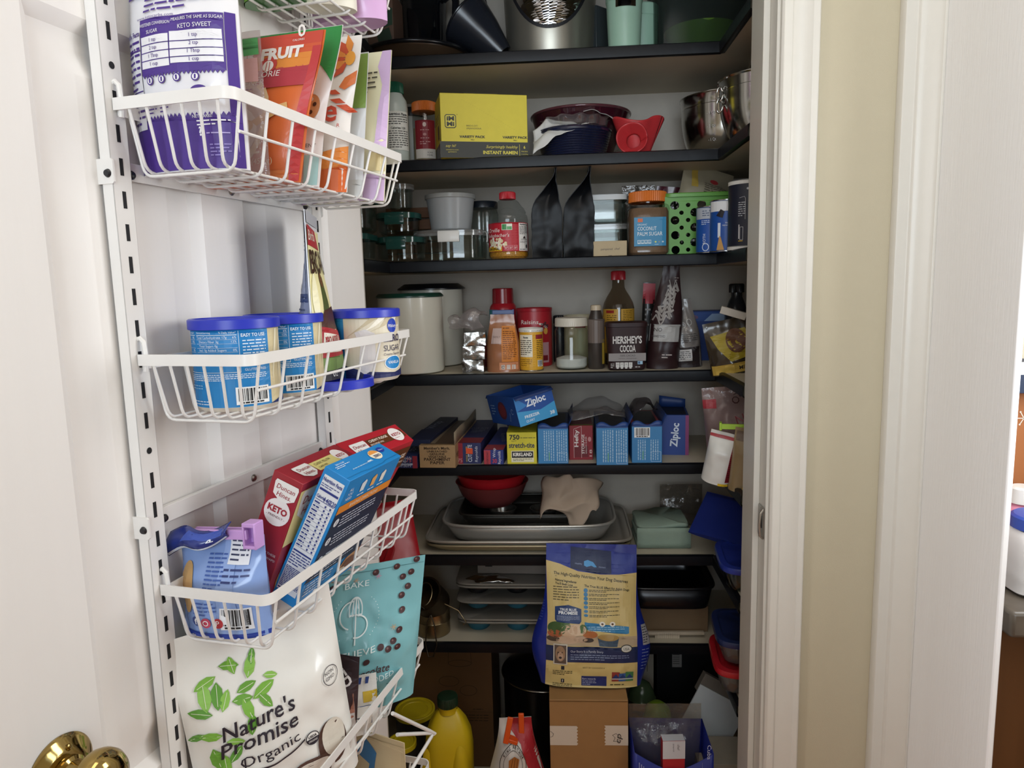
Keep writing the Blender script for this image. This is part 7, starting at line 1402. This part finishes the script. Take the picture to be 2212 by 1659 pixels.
# right bottom corner
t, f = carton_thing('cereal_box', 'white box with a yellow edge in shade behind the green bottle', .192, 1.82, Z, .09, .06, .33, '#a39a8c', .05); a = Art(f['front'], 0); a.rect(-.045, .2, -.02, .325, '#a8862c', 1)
for i in range(5): a.rect(-.005 + i * .008, .22, -.0035 + i * .008, .29 - .01 * (i % 3), '#4a4238', 1)
a.done('front_print', t)
t, f = carton_thing('appliance_box', 'black box with a small white barcode sticker in the corner', .33, 1.83, Z, .17, .1, .35, '#0f0f13'); a = Art(f['front'], 0); a.rect(-.045, .24, -.02, .29, '#8f8c8a', 1)
for i in range(6): a.rect(-.043, .25 + i * .006, -.026, .2515 + i * .006, '#3a3836', 2)
a.done('sticker_print', t)
t = thing('squeeze_bottle', 'dark green bottle with a pale green dome cap', 'bottle', (.196, 1.70, Z)); b = MB(); b.lathe([(0, 0), (.03, 0), (.034, .004), (.034, .18), (.03, .205), (0, .206)], mat('olive_bottle', '#3c4630', .3), 44); b.done('bottle', t); b = MB(); b.lathe([(.034, 0), (.036, .002), (.033, .006), (.03, .02), (.022, .036), (.012, .044), (0, .046)], film('pale_green', '#a9c49a', .12, .2, .7, '#6f8a66'), 44, c=(0, 0, .202)); b.done('cap', t)
t = thing('plastic_funnel', 'lime green scoop sticking up behind the clear bag', 'scoop', M=T(.222, 1.60, Z)); b = MB(); b.lathe([(0, 0), (.022, 0), (.026, .004), (.028, .18), (.034, .215), (.028, .238), (.014, .25), (0, .252)], plastic('#6f8f22', .4), 40); b.done('body', t)
WC = mat('white_card', '#8f959a', .55, noise_amt=.04)
t = thing('white_folder', 'white card folder leaning diagonally in the right corner', 'folder', M=T(.352, 1.575, .35) @ RY(.52) @ RX(-.18)); b = MB(); b.box((0, 0, -.02), (.125, .004, .13), mat('white_card', '#c5ccd0', .55, noise_amt=.04)); b.done('panel', t); b = MB(); b.box((0, .012, .05), (.125, .02, .045), mat('grey_card', '#6d665e', .6)); b.done('edge', t); b = MB(); b.box((.02, .02, -.16), (.1, .03, .2), mat('grey_card', '#6d665e', .6)); b.done('backing', t)
t, f = carton_thing('cardboard_box', 'pale box with green leaf prints at the bottom right', .345, 1.5, Z, .11, .1, .2, '#a59c8c'); a = Art(f['front'], 0); a.rect(-.045, .06, -.015, .14, '#5a6e4a', 1); a.ell(.025, .12, .02, .014, '#4a6040', 1); a.ell(.03, .07, .016, .012, '#5a6e4a', 1); a.done('front_print', t)
bx = (.224, 1.43); w, d = .162, .12
t = thing('tea_box', 'open royal blue box with a curved torn front, bottom right', 'box', (bx[0], bx[1], Z)); BC = card('#1f2c86'); Hb = .282; b = MB()
dip = lambda u: Hb - .042 * (1 - abs(2 * u - 1) ** 1.3)
b.grid(lambda u, v: ((u - .5) * w, -d / 2, v * dip(u)), 24, 6, BC); b.grid(lambda u, v: ((u - .5) * w, d / 2, v * Hb), 4, 2, BC)
for s in (-1, 1): b.grid(lambda u, v: (s * w / 2, (u - .5) * d, v * Hb), 4, 2, BC)
b.box((0, 0, .001), (w, d, .002), BC); b.done('carton', t, solid=.0012)
a = Art(lambda u, v, o: (u, -d / 2 - .0008 - o, v), 0); a.text('Cuba', w * .42, Hb - .012, .008, '#c9cfe6', 2, 'R', rot=-math.pi / 2, w=.032); a.stroke([(w * .36, Hb - .02), (w * .36, Hb - .08)], .0006, '#8f9acc', 2); a.bars(-.028, Hb - .09, .012, Hb - .034)
for i in range(6): a.rect(-.072 + i * .0045, Hb - .07, -.07 + i * .0045, Hb - .022 - .004 * i, '#8f9acc', 2)
a.done('front_print', t)
pouch_thing('zip_bag', 'big clear zip bag bulging out of the open blue box', 'bag', T(bx[0], bx[1] + .005, Z + .004) @ T(0, .02, 0) @ RY(-.02), Pouch(.14, .335, .06, gus=.9, full=.7, seal=.08, topw=1.12, crumple=.008, seed=141, freq=26), film('clear_zip_film', '#f2f0ec', .14, .06, .14, '#d9d1c8', .5))
t, f = carton_thing('small_red_box', 'small red and white box standing inside the open blue box', bx[0] + .0, bx[1] - .046, Z + .195, .046, .022, .112, '#b32630', .06, M=None); a = Art(f['front'], 0); a.rect(-.0232, .072, .0232, .112, '#cfd2da', 1); a.text('chef', .007, .104, .005, '#4a4a52', 2, 'L', rot=-math.pi / 2, shear=.2); a.text('pampered', -.002, .106, .003, '#6a6a72', 2, 'L', rot=-math.pi / 2); a.done('front_print', t)
a = Art(f['top'], 0); a.rect(-.023, -.011, .023, .011, '#cfd2da', 1); a.done('white_top', t)
t, f = carton_thing('tea_packet_box', 'plain card box standing inside the open blue box as support', bx[0], bx[1] - .044, Z + .002, .05, .03, .192, '#8a8276')
# wire stand at the lowest basket
ws = [PD(937, 1583, .16), PD(848, 1541, .16), PD(890, 1660, .16), PD(858, 1587, .15)]
t = thing('wire_hook', 'bent white wire loop standing out past the lowest basket', 'wire rack', M=DM); b = MB()
e = ws[0]; b.tube([ws[1], ws[1].lerp(e, .9), e + Vector((0, .004, -.004)), e.lerp(ws[2], .1), ws[2], ws[2] + (ws[2] - e) * .6], .0028, WHITE, 8); b.tube([ws[3], ws[3].lerp(e, .9), e.lerp(ws[1], .12)], .0028, WHITE, 8); b.done('wire', t, smooth=70)
# ================================================================ kitchen corner beyond the white panel
t = thing('kitchen_counter', 'brown kitchen counter with a dark stone top beyond the white panel', 'counter', (.95, 0, 0)); ST = mat('dark_stone', '#5d554b', .3, noise_amt=.3, nscale=60)
b = MB(); b.box((0, 1.10, .867), (.64, .225, .04), ST); b.done('worktop', t, bevel=.006)
b = MB(); b.box((0, 1.115, .423), (.63, .19, .846), mat('walnut_cabinet', '#5a3a20', .4, noise_amt=.25, nscale=6, stretch=(8, 8, .6))); b.done('cabinet', t)
b = MB(); b.box((.02, 1.018, .45), (.55, .008, .74), mat('walnut_cabinet2', '#5f3d22', .4, noise_amt=.25, nscale=6, stretch=(8, 8, .6))); b.done('cabinet_door', t, bevel=.002)
t = thing('splash_board', 'orange-brown board with white snowflakes behind the counter', 'board', (.95, 1.205, .888)); b = MB(); b.box((0, 0, .14), (.62, .012, .28), mat('gingerbread_board', '#a5673c', .5, noise_amt=.12, nscale=8)); b.done('board', t)
a = Art(lambda u, v, o: (u, -.006 - o, v), 0); rs = random.Random(8)
for i in range(90): a.ell(rs.uniform(-.3, .3), rs.uniform(.01, .27), rs.uniform(.0006, .0014), None, '#efe2d2', 1, 8)
for x, y in ((-.19, .235), (-.14, .12), (0, .2), (.1, .1)):
    for k in range(6): an = k * math.pi / 3; a.stroke([(x, y), (x + .011 * math.cos(an), y + .011 * math.sin(an))], .0014, '#efe2d2', 2); a.ell(x + .012 * math.cos(an), y + .012 * math.sin(an), .0016, None, '#efe2d2', 2, 8)
a.done('snowflakes', t)
t, f = carton_thing('tin_box', 'dark blue box standing on top of the snowflake board', .95, 1.188, 1.17, .6, .05, .05, '#1d2b44'); a = Art(f['front'], 0); a.rect(-.3, .03, .3, .05, '#e0ded8', 1); a.done('white_band', t)
t = thing('wipes_tub', 'white cleaning bottle with a blue cap on the dark counter', 'bottle', (.712, 1.06, .8872)); b = MB(); rbox(b, [(-1, .001), (-.006, .001), (-.001, .005), (-.003, .02), (0, .032), (-.003, .045), (0, .058), (-.002, .075), (-.003, .088), (-.008, .096), (-1, .098)], .047, .036, plastic('#d9d6d4', .3), 4); b.done('bottle', t)
b = MB(); b.lathe([(0, .019), (.038, .019), (.042, .016), (.043, 0), (0, 0)], plastic('#2644a0', .35), 40, c=(0, 0, .098)); b.done('cap', t)
a = Art(lambda u, v, o: (u, -.0365 - o + (max(0, abs(u) - .034) * 14) ** 3 * .02, v), .01); a.stroke([(-.036, .012), (-.01, .012), (-.016, .086), (-.032, .086), (-.036, .012)], .0006, '#4a4a4c', 2); a.lines(-.033, .042, -.018, .083, 8, '#4a4a4c', 2); a.rect(-.036, .014, -.012, .036, '#d9d6d4', 1)
for i in range(8): a.rect(-.034, .015 + i * .0026, -.016, .0163 + i * .0026, '#2b3a6a', 2)
a.done('label_print', t)
t = thing('spray_bottle', 'pink bottle with a white cap behind the blue-capped bottle', 'bottle', (.731, 1.14, .8872)); b = MB(); b.lathe([(0, 0), (.03, 0), (.032, .004), (.032, .07), (.028, .09), (.022, .104), (.014, .112), (0, .113)], plastic('#d98aa4', .3), 44); b.done('bottle', t); b = MB(); b.lathe([(0, .026), (.016, .026), (.019, .023), (.02, 0), (0, 0)], plastic('#e6e2dc', .35), 36, c=(0, 0, .112)); b.done('cap', t)
tag((lambda b: (b.box((0, 0, .003), (.05, .02, .006), plastic('#d3cdc2')), b.done('soap_dish', None, T(.70, 1.005, .888), bevel=.002))[1])(MB()), 'small pale soap dish at the counter edge', 'dish')
